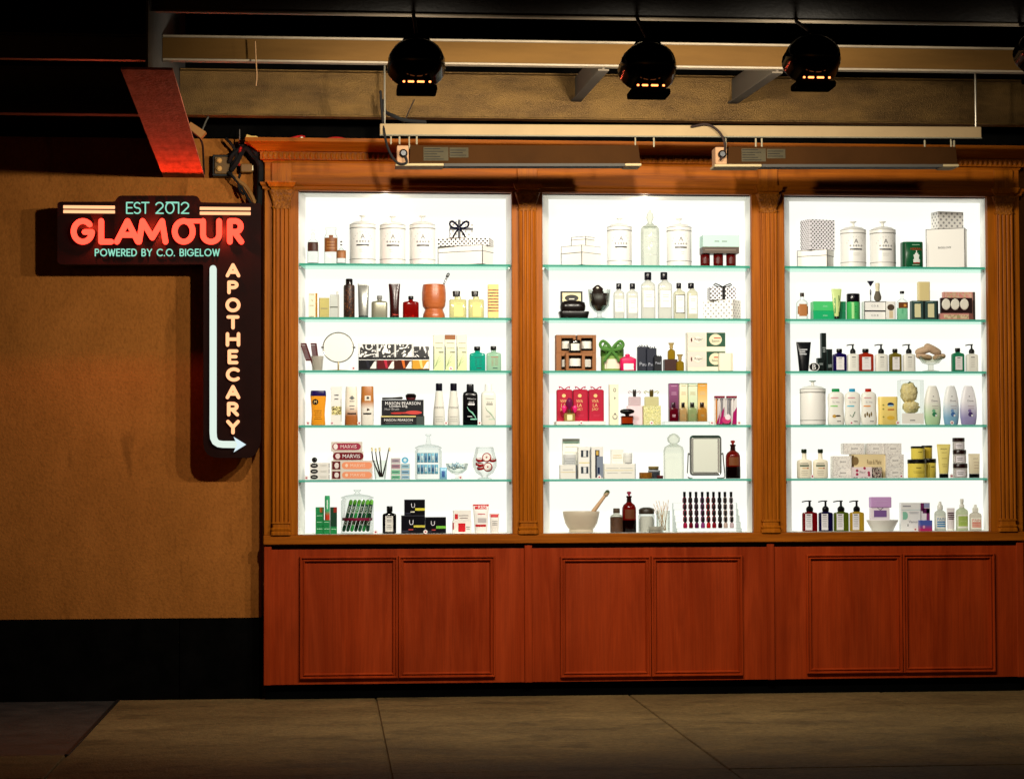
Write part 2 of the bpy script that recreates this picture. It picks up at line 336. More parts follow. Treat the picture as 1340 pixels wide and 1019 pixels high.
# ------------------------------------------------------------------ floodlamps
FY = -3.0
shell_m = m('#050404', .12); glow = m('#ff8a4a', .5, 'e', 4.0)
def floodlamp(px, py, watt, label):
    c = U(px, py, FY)
    root = empty('floodlamp', c, label, 'lamp', 'floodlamps hung below the beams')
    ax = Vector((0, math.cos(RAD(22)), -math.sin(RAD(22))))
    rot = Vector((0, 0, 1)).rotation_difference(ax).to_matrix().to_4x4()
    prof = [(-.155, .02), (-.15, .055), (-.13, .095), (-.09, .132), (-.03, .150), (.04, .152), (.05, .156), (.058, .156), (.058, .146), (.03, .140), (-.03, .135), (-.09, .115), (-.12, .08), (-.13, .01)]
    vf = loftvf([(z, r, r, 2) for z, r in prof], 28)
    vf = ([tuple(rot @ Vector(p)) for p in vf[0]], vf[1])
    vf = ([(x, y, z*.84-.004) for x, y, z in vf[0]], vf[1])
    obj('shade', *vf, shell_m, root, True)
    lens = loftvf([(.012, .05, .05, 2), (.03, .045, .045, 2), (.045, .02, .02, 2)], 16)
    obj('bulb', [tuple(rot @ Vector(p)) for p in lens[0]], lens[1], m('#ffd9a0', .5, 'e', 6 if watt > 60 else 1), root, True)
    for x, w_ in ((-.070, .006), (-.033, .016), (.018, .019), (.066, .006)):
        obj('vent', *boxvf(x-w_, x+w_, -.112, -.106, -.127, -.117, .002), glow, root)
    obj('ballast_box', *boxvf(-.105, .105, -.10, .07, -.168, -.134, .006), surf_mat('ballast_black', (.002, .002, .002), (.004, .003, .003), (5, 5, 5), .9, .02, spec=0), root)
    obj('clip', *boxvf(-.104, -.045, -.052, -.045, -.1655, -.1615), m('#4a4238', .8), root)
    obj('clip', *boxvf(.05, .104, -.052, -.045, -.1655, -.1615), m('#4a4238', .8), root)
    for s in (-1, 1): obj('yoke', *tubevf([(s*.09, 0, .07), (s*.06, .0, .13), (0, 0, .15)], .008, 6), blackstone, root, True)
    top = zat(24, -2.6)+.002-c.z
    obj('hanger', *tubevf([(0, 0, .14), (0, .38, top)], .010, 8, rnd=False), m('#0a0908', .8), root, True)
    ld = bpy.data.lights.new('floodlamp_light', 'SPOT'); ld.energy = watt; ld.color = (1, .92, .78); ld.spot_size = RAD(174); ld.spot_blend = 1.0; ld.shadow_soft_size = .045
    lo = bpy.data.objects.new('floodlamp_light', ld); COL.objects.link(lo); lo.parent = root
    lo.location = ax*.075; aim = Vector((0, 3.0, -1.7)); lo.rotation_euler = aim.to_track_quat('-Z', 'Y').to_euler()
    return root
for (px, py), w, lb in zip(((545, 82), (848, 87), (1063, 77), (1366, 68)), FLOOD_W, (
        'glossy black floodlamp hanging over the first lit window', 'glossy black floodlamp hanging over the middle lit window',
        'glossy black floodlamp hanging over the gap before the third lit window', 'black floodlamp cut off by the right photo edge')):
    floodlamp(px, py, w, lb)

# ------------------------------------------------------------------ hanging rail and the two long fixtures
RY = -.96
rail = empty('hanging_rail', U(497, 170, RY), 'pale metal rail hung on thin rods above the cabinet cornice', 'rail')
a = U(497, 170, RY); b = U(1283, 174, RY); LR = b.x-a.x; dz = b.z-a.z
cream = surf_mat('cream_enamel', (.22, .15, .075), (.26, .18, .09), (3, 3, 3), .8, .03, spec=.05)
ch = MB(); ch.add(boxvf(0, LR, -.025, .025, -.035, .035, .004))
obj('channel', *ch.out(), cream, rail).rotation_euler = (0, -math.atan2(dz, LR), 0)
sl = obj('lip', *boxvf(0, LR, -.03, -.024, -.041, -.034), m('#6f6a58', .7), rail); sl.rotation_euler = (0, -math.atan2(dz, LR), 0)
for x in (.03, LR-.03):
    obj('rod', *tubevf([(x, 0, .03), (x, 0, .42)], .006, 6), m('#8c8474', .4, 'm'), rail, True)
for f in (.018, .032, .06, .45, .62, .63, .905, .95, .955):
    obj('hook', *tubevf([(LR*f, 0, -.03), (LR*f, 0, -.085)], .006, 6), m('#8a8068', .8), rail, True)
def wash(x0, x1, yt, yb, label, drop):
    A = U(x0, yb, RY); B = U(x1, yb, RY); zt = U((x0+x1)/2, yt, RY).z
    L = B.x-A.x; h = zt-A.z; root = empty('light_fixture', A, label, 'fixture', 'long fixtures hung from the rail')
    ang = -math.atan2(B.z-A.z, L)
    body = obj('housing', *prismvf([(.085, .012), (L, .012), (L-.012, h), (.095, h)], -.07, .07), surf_mat('brown_enamel', (.022, .0085, .0022), (.03, .0115, .003), (3, 3, 3), .8, .05, spec=.02), root)
    obj('end_bracket', *boxvf(.01, .083, -.068, .06, .015, h*.98, .004), m('#9c7a5a', .85), root)
    obj('end_plate', *boxvf(0, .30, -.09, .075, -.004, .0115, .003), m('#9a8a68', .85), root)
    obj('end_plate', *boxvf(L-.10, L+.004, -.09, .075, -.004, .0115, .003), m('#9a8a68', .85), root)
    obj('reflector', *boxvf(.302, L-.102, -.085, .07, .002, .0112), m('#0c0a09', .8), root)
    obj('reflector_edge', *boxvf(.302, L-.102, -.09, -.0855, -.006, .0112), m('#45413a', .8), root)
    obj('label_plate', *boxvf(.175, .33, -.0735, -.0702, .03, h*.9), surf_mat('label_paper', (.035, .028, .016), (.05, .041, .024), (9, 9, 9), .9, .02, spec=0), root); obj('label_plate', *boxvf(.337, .455, -.0735, -.0702, .05, h*.88), surf_mat('label_paper', (.035, .028, .016), (.05, .041, .024), (9, 9, 9), .9, .02, spec=0), root)
    for k in range(5): obj('lettering', *boxvf(.18, .30-.02*(k % 3), -.0745, -.0736, .038+k*.016, .042+k*.016), m('#0c0a08', .9), root)
    for k in range(3): obj('lettering', *boxvf(.342, .44-.02*(k % 2), -.0745, -.0736, .062+k*.016, .066+k*.016), m('#0c0a08', .9), root)
    obj('plug', *xf(loftvf([(0, .026, .026, 2), (.02, .026, .026, 2), (.03, .016, .016, 2)], 12), (.05, -.068, .075), rx=RAD(90)), m('#15110e', .4), root, True)
    for x in (.09, L-.02): obj('hanger', *tubevf([(x, 0, h-.01), (x, 0, h+drop)], .005, 6), m('#8a8068', .8), root, True)
    root.rotation_euler = (0, ang, 0)
wash(517, 836, 194, 219, 'long brown fixture hanging over the first window with paper labels', .07)
wash(932, 1249, 196, 220, 'long brown fixture hanging over the second and third windows with paper labels', .07)
def cable(label, pts, r, col, name='cable', cat='cable'):
    P0 = pts[0]; o = obj(name, *tubevf([p-P0 for p in curve_pts(pts, 7)], r, 7), m(col, .85), None, True, P0); return tag(o, label, cat)
cable('black power cable looping from the rail to the first long fixture', [U(498, 120, RY), U(500, 150, RY), U(505, 185, RY-.05), U(513, 205, RY-.09), U(522, 214, RY-.1), U(532, 213, RY-.1), U(530, 203, RY-.09)], .008, '#14100c')
cable('black power cable drooping over the rail to the second fixture', [U(905, 166, RY-.04), U(925, 163, RY-.05), U(940, 172, RY-.06), U(948, 186, RY-.06), U(948, 200, RY-.08), U(943, 209, RY-.1)], .008, '#2a1a10')
cable('short black cable knot lying on the rail end', [U(500, 132, RY+.03), U(504, 146, RY+.03), U(515, 152, RY), U(528, 157, RY), U(545, 159, RY), U(556, 160, RY)], .012, '#12100c')
cable('thin wire tail sticking up above the rail', [U(529, 160, RY), U(535, 146, RY), U(542, 131, RY)], .004, '#2a1c10')
cable('thin frayed cord dangling from the tan beam', [U(334, 55, -1.9), U(335, 80, -1.9), U(336, 100, -1.92), U(335, 112, -1.92)], .004, '#8a6a48', 'cord', 'cord')

# ------------------------------------------------------------------ the display cabinet
cab = empty('display_cabinet', ((CX0+CX1)/2, 0, 0), 'long oak display cabinet with three lit windows over red cherry panels', 'cabinet')
cab.location = (0, 0, 0)
def sweep(prof, x0, x1, yf, yb):
    v = []; f = []; n = len(prof)
    for o, z in prof: v += [(x0-o, yb, z), (x0-o, yf-o, z), (x1+o, yf-o, z), (x1+o, yb, z)]
    for i in range(n-1):
        for k in range(3): f.append((i*4+k, i*4+k+1, i*4+k+5, i*4+k+4))
    f.append(tuple(i*4 for i in range(n))); f.append(tuple(i*4+3 for i in range(n-1, -1, -1)))
    return v, f
def Z(d): return ZT+d
obj('frieze', *boxvf(CX0, CX1, 0, WALL, Z(.0), Z(.20), .002), oak_h, cab)
co = obj('cornice', *sweep([(-.01, Z(.185)), (.006, Z(.186)), (.012, Z(.198)), (.03, Z(.203)), (.03, Z(.255)), (.05, Z(.258)), (.058, Z(.268)), (.066, Z(.272)), (.082, Z(.285)), (.105, Z(.302)), (.122, Z(.308)), (.125, Z(.311)), (.125, Z(.334)), (-.01, Z(.336))], CX0, CX1, 0, WALL), oak_h, cab, True, sharp=25)
bead = MB(); n = 150
for i in range(n):
    x = CX0-.02+(CX1-CX0+.04)*(i+.5)/n
    bead.add(loftvf([(Z(.207), .005, .004, 2), (Z(.218), .013, .010, 2), (Z(.236), .014, .012, 2), (Z(.250), .008, .006, 2)], 8, x, -.030))
tag(obj('bead_moulding', *bead.out(), oak, co, True), kind='stuff')
obj('architrave', *sweep([(-.005, Z(.006)), (.012, Z(.007)), (.016, Z(.018)), (.016, Z(.026)), (.026, Z(.034)), (.03, Z(.045)), (.03, Z(.052)), (-.005, Z(.056))], CX0, CX1, 0, WALL), oak_h, cab, True, sharp=25)
STX = [(CX0, WIN[0][0]), (WIN[0][1], WIN[1][0]), (WIN[1][1], WIN[2][0]), (WIN[2][1], CX1)]
zs0 = ZB-.002
for i, (xa, xb) in enumerate(STX):
    st = obj('stile', *boxvf(xa, xb, 0, .05, zs0, ZT-.001, .002), oak, cab)
    xc = (xa+xb)/2
    # frieze block and cap over the pilaster
    obj('frieze_block', *boxvf(xc-.068, xc+.068, -.014, -.0005, Z(.057), Z(.184), .003), oak, cab)
    obj('cap_moulding', *sweep([(-.01, Z(.0)), (.004, Z(.001)), (.008, Z(.012)), (.022, Z(.020)), (.026, Z(.032)), (.034, Z(.046)), (.034, Z(.0545)), (-.01, Z(.0565))], xc-.062, xc+.062, -.031, -.0305+.03), oak, cab, True, sharp=25)
    w = .056; zb0, zt0 = ZB+.085, Z(-.125)
    pts = [(-w, 0), (-w, -.028)]
    for k in range(4):
        c = -w+.014+k*(2*w-.028)/3
        pts += [(c-.0095, -.030), (c-.006, -.022), (c, -.019), (c+.006, -.022), (c+.0095, -.030)]
    pts += [(w, -.028), (w, 0)]
    k = len(pts); v = [(xc+a, b, z) for z in (zb0, zt0) for a, b in pts]; f = [(j, j+1, k+j+1, k+j) for j in range(k-1)]+[tuple(range(k-1, -1, -1)), tuple(range(k, 2*k))]
    pil = obj('pilaster', v, f, oak, cab)
    obj('capital', *loftvf([(zt0-.001, .058, .030, 8), (zt0+.012, .066, .034, 8), (zt0+.02, .058, .031, 8), (zt0+.04, .060, .032, 8), (zt0+.09, .076, .04, 8), (Z(-.001), .086, .045, 8)], 28, xc, 0), carved, pil, True)
    obj('base', *loftvf([(ZB-.001, .068, .040, 8), (ZB+.018, .068, .040, 8), (ZB+.024, .060, .034, 8), (ZB+.03, .066, .038, 8), (ZB+.042, .066, .038, 8), (ZB+.047, .057, .031, 8), (ZB+.07, .057, .031, 8), (ZB+.074, .063, .036, 8), (zb0+.001, .063, .036, 8)], 28, xc, 0), oak, pil, True)
zr = ZB-.064
obj('sill', *boxvf(CX0-.004, CX1+.004, -.028, .05, zr, ZB-.003, .004), oak_h, cab)
obj('recess', *boxvf(CX0+.01, CX1-.01, .03, .06, zr-.036, zr), m('#2a1006', .6), cab)  # shade of the gap under the sill is also put into the colour
zp1 = zr-.034; zp0 = .0971
BX = [(CX0, 1.317), (1.317, 2.96), (2.96, CX1)]
FR = [((392, 648), 521, (727, 887)), ((733, 972), 852, (727, 885)), ((1055, 1302), 1181, (724, 880))]
def frame_moulding(x0, x1, z0, z1, y):
    prof = [(0, 0), (.001, -.016), (.005, -.022), (.012, -.022), (.017, -.010), (.022, -.010), (.026, -.017), (.031, -.017), (.036, -.004), (.038, 0)]
    v = []; f = []; n = len(prof)
    for o, d in prof: v += [(x0+o, y+d, z0+o), (x1-o, y+d, z0+o), (x1-o, y+d, z1-o), (x0+o, y+d, z1-o)]
    for i in range(n-1):
        for k in range(4): f.append((i*4+k, i*4+(k+1) % 4, i*4+4+(k+1) % 4, i*4+4+k))
    return v, f
for (xa, xb), (fx, mid, fy) in zip(BX, FR):
    bp = obj('base_panel', *boxvf(xa+.001, xb-.001, .004, .05, zp0, zp1, .001), cherry, cab)
    x0 = U(fx[0], 800, 0).x; x1 = U(fx[1], 800, 0).x; xm = U(mid, 800, 0).x; z1 = U(sum(fx)/2, fy[0], 0).z; z0 = U(sum(fx)/2, fy[1], 0).z
    obj('panel_moulding', *frame_moulding(x0, xm-.001, z0, z1, .004), cherry, bp, True, sharp=20)
    obj('panel_moulding', *frame_moulding(xm+.001, x1, z0, z1, .004), cherry, bp, True, sharp=20)
for xa, xb in ((CX0, CX0+.05), (1.292, 1.342), (2.935, 2.985), (CX1-.05, CX1)):
    obj('base_stile', *boxvf(xa, xb, -.010, .0035, zp0-.002, zp1+.022, .003), cherry, cab)
obj('plinth', *boxvf(CX0+.01, CX1-.01, .045, WALL, -.005, zp0+.01), surf_mat('plinth_black', (.001, .001, .001), (.002, .002, .002), (4, 4, 4), .8, .02, spec=0), cab)
obj('side_board', *boxvf(CX0, CX0+.018, .0505, WALL, zp0, ZT), oak, cab); obj('side_board', *boxvf(CX1-.018, CX1, .0505, WALL, zp0, ZT), oak, cab)

# lit display cases
white = m('#f4f3ee', .5)
def panel_mat():
    mt, N, L, out = newmat('light_panel')
    e = N.new('ShaderNodeEmission'); e.inputs[0].default_value = (1, 1, .92, 1); e.inputs[1].default_value = 1.0
    d = N.new('ShaderNodeBsdfDiffuse'); d.inputs[0].default_value = (.14, .14, .135, 1)
    a = N.new('ShaderNodeAddShader'); L.new(e.outputs[0], a.inputs[0]); L.new(d.outputs[0], a.inputs[1]); L.new(a.outputs[0], out.inputs[0]); return mt
PANEL = panel_mat()
def glass_shelf_mats():
    mt, N, L, out = newmat('shelf_glass')
    t = N.new('ShaderNodeBsdfTransparent'); t.inputs[0].default_value = (.90, .985, .95, 1)
    g = N.new('ShaderNodeBsdfGlossy'); g.inputs['Roughness'].default_value = .05; g.inputs[0].default_value = (.6, .9, .8, 1)
    fr = N.new('ShaderNodeFresnel'); fr.inputs[0].default_value = 1.25
    mx = N.new('ShaderNodeMixShader'); L.new(fr.outputs[0], mx.inputs[0]); L.new(t.outputs[0], mx.inputs[1]); L.new(g.outputs[0], mx.inputs[2]); L.new(mx.outputs[0], out.inputs[0])
    return [mt, m('#5fb8a2', .15, 'l')]
SHELF = glass_shelf_mats()
YF, YBK = .052, .34
SY = [349, 418.4, 487, 557.7, 628.3]
SZ = [U(848, y-2, .06).z for y in SY]+[ZB]
for wi, (x0, x1) in enumerate(WIN):
    k = (14+YBK)/(14+YF); b0, b1 = (x0+.046)*k, (x1-.036)*k
    fl = .0005
    v = [(x0-fl, YF, ZB), (x1+fl, YF, ZB), (x1+fl, YF, ZT), (x0-fl, YF, ZT), (b0, YBK, ZB), (b1, YBK, ZB), (b1, YBK, ZT), (b0, YBK, ZT)]
    case = obj('display_case', v, [(0, 4, 7, 3), (1, 2, 6, 5), (3, 7, 6, 2), (0, 1, 5, 4)], white, cab)
    obj('light_panel', [(b0, YBK-.002, ZB), (b1, YBK-.002, ZB), (b1, YBK-.002, ZT), (b0, YBK-.002, ZT)], [(0, 1, 2, 3)], PANEL, case)
    def side(Y, a, b): return a+(b-a)*(Y-YF)/(YBK-YF)
    for s in range(5):
        ya, yb = .058, .325; th = .015
        xs = (side(ya, x0, b0)+.004, side(ya, x1, b1)-.004, side(yb, x1, b1)-.004, side(yb, x0, b0)+.004)
        pl = list(zip(xs, (ya, ya, yb, yb)))
        v = [(a, b, -th) for a, b in pl]+[(a, b, 0) for a, b in pl]
        o = obj('glass_shelf', v, [(3, 2, 1, 0), (4, 5, 6, 7), (0, 1, 5, 4), (1, 2, 6, 5), (2, 3, 7, 6), (3, 0, 4, 7)], SHELF, case, loc=(0, 0, SZ[s]-.0008))
        for q in o.data.polygons[2:3]: q.material_index = 1
        for sx in (xs[0]+.001, xs[1]-.013):
            obj('shelf_bracket', *boxvf(sx, sx+.012, ya+.01, ya+.05, -.035, -th-.001, .001), m('#9aa09c', .3, 'm'), case, loc=(0, 0, SZ[s]))
    if wi < 2:  # added glowing disc and light stand in for glare at the window top
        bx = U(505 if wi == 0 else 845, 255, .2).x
        obj('glare_disc', *loftvf([(ZT-.016, .028, .028, 2), (ZT-.012, .034, .034, 2), (ZT-.001, .034, .034, 2)], 16, bx, .22), m('#fff2dc', .5, 'e', 3), case, True)
        ld = bpy.data.lights.new('glare_light', 'POINT'); ld.energy = 1.0; ld.color = (1, .8, .6); ld.shadow_soft_size = .02
        lo = bpy.data.objects.new('glare_light', ld); COL.objects.link(lo); lo.location = (bx, .25, ZT-.04); lo.parent = case

# ------------------------------------------------------------------ the neon sign
GY = -.10
sg = empty('neon_sign', U(305, 430, GY), 'dark L-shaped neon sign reading GLAMOUR APOTHECARY beside the cabinet', 'sign')
O = sg.location.copy()
def S(px, py, dy=0): return U(px, py, GY)+Vector((0, dy, 0))-O
def rnd(poly, r):
    "round the corners of a px polygon"
    o = []; n = len(poly)
    for i in range(n):
        p0, p1, p2 = (Vector(poly[i-1]), Vector(poly[i]), Vector(poly[(i+1) % n])); rr = r[i] if isinstance(r, (list, tuple)) else r
        if rr <= 0: o.append(tuple(p1)); continue
        a = p1+(p0-p1).normalized()*rr; b = p1+(p2-p1).normalized()*rr
        for t in (0, .25, .5, .75, 1): o.append(tuple(a*(1-t)**2+p1*2*t*(1-t)+b*t*t))
    return o
face = [(75, 264), (150, 264), (155, 256), (258, 256), (263, 265), (341.5, 266), (341.5, 580), (331, 599), (266, 599), (266, 346), (75, 346)]
poly = rnd(face, [5, 2, 5, 5, 2, 2, 8, 8, 20, 3, 6])
pl = [(S(*p).x, S(*p).z) for p in poly]
maroon = surf_mat('sign_face', (.008, .0018, .0013), (.012, .003, .002), (6, 6, 6), .6, .05, spec=.05)
obj('face_panel', *prismvf(pl[::-1], 0, .10), maroon, sg)
for px, py in ((110, 300), (300, 290), (320, 500)):
    p = S(px, py); obj('standoff', *tubevf([p+Vector((0, .10, 0)), p+Vector((0, WALL-GY-.001, 0))], .02, 8, rnd=False), m('#0b0908', .5), sg, True)
def arc(cx, cy, rx, ry, a0, a1, n=14): return [(cx+rx*math.cos(RAD(a0+(a1-a0)*i/n)), cy+ry*math.sin(RAD(a0+(a1-a0)*i/n))) for i in range(n+1)]
STROKE = {
 'A': (.84, [[(0, 0), (.42, 1), (.84, 0)], [(.16, .33), (.68, .33)]]),
 'B': (.58, [[(0, 0), (0, 1), (.28, 1)]+arc(.28, .765, .235, .235, 90, -90)+[(0, .53)], [(.28, .53)]+arc(.31, .265, .265, .265, 90, -90)+[(0, 0)]]),
 'C': (.86, [arc(.5, .5, .5, .5, 48, 312, 22)]),
 'D': (.74, [[(0, 0), (0, 1), (.24, 1)]+arc(.24, .5, .5, .5, 90, -90, 18)+[(0, 0)]]),
 'E': (.5, [[(.5, 1), (0, 1), (0, 0), (.5, 0)], [(0, .52), (.44, .52)]]),
 'G': (1.0, [arc(.5, .5, .5, .5, 42, 356, 24)+[(.98, .47), (.6, .47)]]),
 'H': (.66, [[(0, 0), (0, 1)], [(.66, 0), (.66, 1)], [(0, .52), (.66, .52)]]),
 'I': (.02, [[(.01, 0), (.01, 1)]]),
 'L': (.46, [[(0, 1), (0, 0), (.46, 0)]]),
 'M': (1.0, [[(0, 0), (.13, 1), (.5, .2), (.87, 1), (1, 0)]]),
 'O': (1.0, [arc(.5, .5, .5, .5, 90, 450, 28)]),
 'P': (.56, [[(0, 0), (0, 1), (.28, 1)]+arc(.28, .74, .27, .26, 90, -90)+[(0, .48)]]),
 'R': (.58, [[(0, 0), (0, 1), (.28, 1)]+arc(.28, .74, .27, .26, 90, -90)+[(0, .48)], [(.22, .48), (.58, 0)]]),
 'S': (.54, [arc(.28, .75, .25, .25, 35, 262, 14)+arc(.27, .25, .27, .26, 82, -145, 14)]),
 'T': (.6, [[(0, 1), (.6, 1)], [(.3, 1), (.3, 0)]]),
 'U': (.7, [[(0, 1), (0, .35)]+arc(.35, .35, .35, .35, 180, 360, 14)+[(.7, 1)]]),
 'W': (1.05, [[(0, 1), (.26, 0), (.525, .95), (.79, 0), (1.05, 1)]]),
 'Y': (.7, [[(0, 1), (.35, .5), (.7, 1)], [(.35, .5), (.35, 0)]]),
 '0': (.62, [arc(.31, .5, .31, .5, 90, 450, 22)]), '1': (.16, [[(0, .98), (.16, 1), (.16, 0)]]),
 '2': (.56, [arc(.28, .72, .27, .28, 165, -35, 12)+[(.02, 0), (.56, 0)]]), '.': (.04, [[(.0, .0), (.02, .03)]]), ' ': (.32, [])}
def letter(ch, x0, x1, y0, y1, r, mat, dy=-.012, parent=sg, name='letter'):
    w = STROKE[ch][0]; mb = MB()
    for st in STROKE[ch][1]:
        pts = []
        for a, b in st:
            p = S(x0+(x1-x0)*a/w, y1+(y0-y1)*b, dy)
            if not pts or (p-pts[-1]).length > 1e-5: pts.append(p)
        cl = (pts[0]-pts[-1]).length < 1e-4
        if cl and ch in 'O0': mb.add(tubevf(pts[:-1], r, 8, True)); continue
        run = [pts[0]]
        for i in range(1, len(pts)):
            run.append(pts[i])
            if i < len(pts)-1 and (pts[i]-pts[i-1]).angle(pts[i+1]-pts[i]) > RAD(38): mb.add(tubevf(run, r, 8)); run = [pts[i]]
        mb.add(tubevf(run, r, 8))
    return obj(name, *mb.out(), mat, parent, True)
def word(s, x0, x1, y0, y1, r, mat, gap=.24):
    tot = sum(STROKE[c][0] for c in s)+gap*(len(s)-1); k = (x1-x0)/tot; x = x0
    for c in s:
        w = STROKE[c][0]*k
        if c != ' ': letter(c, x, x+w, y0, y1, r, mat)
        x += w+gap*k
red = m('#ff5a44', .5, 'e', 1.0)
def neon(col, boost, shown):
    "a tube: boost sets how much light of its own colour it gives"
    mt, N, L, out = newmat('neon_tube'); e = N.new('ShaderNodeEmission'); e.inputs[0].default_value = (shown[0]*boost[0], shown[1]*boost[1], shown[2]*boost[2], 1); e.inputs[1].default_value = 1; L.new(e.outputs[0], out.inputs[0]); return mt
RED = neon(None, (4, 1, 1), (1, .175, .095)); MINT = neon(None, (1, 1, 1), (.30, .76, .56)); CREAM = neon(None, (1.6, 1, 1), (1, .70, .33)); TUBE = neon(None, (1, 1, 1), (.78, .90, .80))
for px in (120, 205, 290):                    # the red tubes' own light
    ld = bpy.data.lights.new('neon_light', 'POINT'); ld.energy = 10.0; ld.color = (1, .10, .04); ld.shadow_soft_size = .012
    lo = bpy.data.objects.new('neon_light', ld); COL.objects.link(lo); lo.parent = sg; lo.location = S(px, 303, -.075)
R1 = .0190
for c, a, b in (('G', 97, 121), ('L', 133, 146), ('A', 153.5, 181), ('M', 182.5, 217), ('O', 229, 252.5), ('U', 266, 287), ('R', 301, 316)):
    letter(c, a, b, 290, 317, R1, RED, -.026)
obj('letter_bar', *tubevf([S(242, 290, -.026), S(266, 290, -.026)], R1*.8, 8), RED, sg, True)
word('EST', 166, 195, 265.5, 279.5, .0045, MINT, .12); word('2012', 204, 247, 265.5, 279.5, .0045, MINT, .2)
obj('letter_bar', *tubevf([S(218, 265.5, -.012), S(232, 265.5, -.012)], .0055, 8), MINT, sg, True)
word('POWERED BY C.O. BIGELOW', 125, 287, 326.5, 335, .004, MINT, .3)
for (a, b), ys in (((83, 150.5), (271, 277)), ((261.5, 328), (273, 279.2))):
    for y in ys: obj('light_bar', *boxvf(S(a, y).x, S(b, y).x, -.010, -.001, S(a, y+2).z, S(a, y-2).z, .002), CREAM, sg)
for c, (ya, yb) in zip('APOTHECARY', ((347, 361), (369.5, 383), (392, 406.5), (415, 429), (437, 451.5), (459.5, 474.5), (483, 497), (506, 520), (528, 542.5), (551.5, 566))):
    hw = {'A': 7.3, 'P': 5.2, 'O': 7.6, 'T': 6.2, 'H': 7.2, 'E': 4.8, 'C': 7, 'R': 5.6, 'Y': 6.6}[c]
    letter(c, 305-hw, 305+hw, ya, yb, .0115, CREAM, -.014)
arrow = [S(279, 352, -.012), S(279, 460, -.012), S(279, 566, -.012), S(279.6, 573, -.012), S(282, 578, -.012), S(286, 580.5, -.012), S(292, 581.3, -.012), S(308, 581.5, -.012)]
obj('arrow_tube', *tubevf(arrow, .024, 10), TUBE, sg, True)
ah = [(306, 571.5), (322, 581.5), (306, 591.5), (309, 584.5), (309, 578.5)]
obj('arrow_head', *prismvf([(S(*p).x, S(*p).z) for p in ah][::-1], -.03, -.001), neon(None, (1, 1, 1), (.75, .9, .95)), sg)

# ------------------------------------------------------------------ wiring beside the cornice
JY = WALL-.06
jb = empty('junction_box', U(293, 217, JY), 'open metal junction box with two round knobs on the wall by the cornice', 'junction box')
O2 = jb.location
def J(px, py, d=0): return U(px, py, JY)-O2+Vector((0, d, 0))
a, b = J(278, 231), J(304, 203)
obj('back_box', *boxvf(a.x, b.x, -.01, .058, a.z, b.z, .004), m('#1a140c', .5), jb)
a, b = J(281, 228), J(301, 206); obj('cover', *boxvf(a.x, b.x, -.022, -.0105, a.z, b.z, .004), m('#6b4f25', .5), jb)
for py in (211, 221.5):
    p = J(287, py, -.022); obj('knob', *xf(loftvf([(0, .02, .02, 2), (.012, .018, .018, 2), (.02, .008, .008, 2)], 12), p, rx=RAD(90)), m('#c79a5c', .4), jb, True)
cb = empty('connector_box', U(322, 221, JY), 'small pale cable connector box under the cornice end', 'connector'); O2 = cb.location
a, b = J(315, 226), J(330, 215); obj('body', *boxvf(a.x, b.x, -.03, .058, a.z, b.z, .006), m('#7d5b30', .5), cb); a, b = J(328.2, 224), J(331.5, 217); obj('end_cap', *boxvf(a.x, b.x, -.024, .02, a.z, b.z, .004), m('#e0cfa8', .5), cb)
def blk(name, label, c, pts, Y, d, col, cat):
    o = Vector(U(*c, Y)); q = [(U(*p, Y).x-o.x, U(*p, Y).z-o.z) for p in pts]
    return tag(obj(name, *prismvf(q[::-1], -d/2, d/2), m(col, .6), None, False, o), label, cat)
tb = blk('terminal_block', 'pale plastic terminal block lying on the left end of the cornice', (322, 184), [(320, 188), (323, 177), (330, 179), (335, 179), (341, 182), (340, 188)], .0, .06, '#c9a860', 'terminal block')
blk('timber_block', 'small tilted timber block hanging beside the red bracket', (258, 172), [(245, 167), (250, 161), (270, 174), (263, 182)], -.5, .08, '#9a6c38', 'block')
cable('thin black cable hanging from the timber block down the wall', [U(262, 181, -.48), U(265, 190, -.3), U(266, 205, 0), U(267, 228, WALL-.01)], .007, '#120d08')
cable('thin pale wire up from the timber block to the beam', [U(264, 172, -.5), U(269, 160, -.45), U(273, 152, -.4)], .006, '#5a564c')
wires = [('thick black cable from junction box up to cornice end', [(300, 212), (304, 203), (312, 196), (318, 190), (326, 186)], .014, '#0c0a08'),
 ('black cable looping over the connector box', [(303, 222), (310, 212), (316, 200), (322, 194), (331, 204), (338, 212), (341, 226)], .018, '#0a0806'),
 ('red wire hanging between the black cables', [(318, 188), (315, 194), (313, 203), (311, 212), (313, 216)], .009, '#a01a10'),
 ('black cable dropping from junction box towards the sign', [(299, 226), (307, 234), (318, 248), (326, 262), (333, 272)], .010, '#0d0a07'),
 ('pale flexible conduit running down to the sign corner', [(305, 230), (314, 238), (322, 245), (329, 256), (335, 270)], .014, '#8a6434'),
 ('thin black cable curling under the connector box', [(314, 228), (312, 238), (314, 250), (318, 254)], .009, '#0c0906'),
 ('black cable rising to the beam beside the cornice', [(296, 182), (302, 188), (307, 196), (309, 206), (303, 216)], .010, '#0b0906'),
 ('heavy black cable bundle against the cabinet side', [(328, 192), (333, 198), (339, 208), (341, 222), (340, 245), (339, 268)], .020, '#080605'),
 ('pale zip tie tail standing above the cable knot', [(313.5, 190), (313.6, 180), (313.5, 170)], .004, '#6a6258')]
for lb, ps, r, c in wires:
    cable(lb, [U(x, y, JY-.03-.02*(i % 2)) for i, (x, y) in enumerate(ps)], r, c)
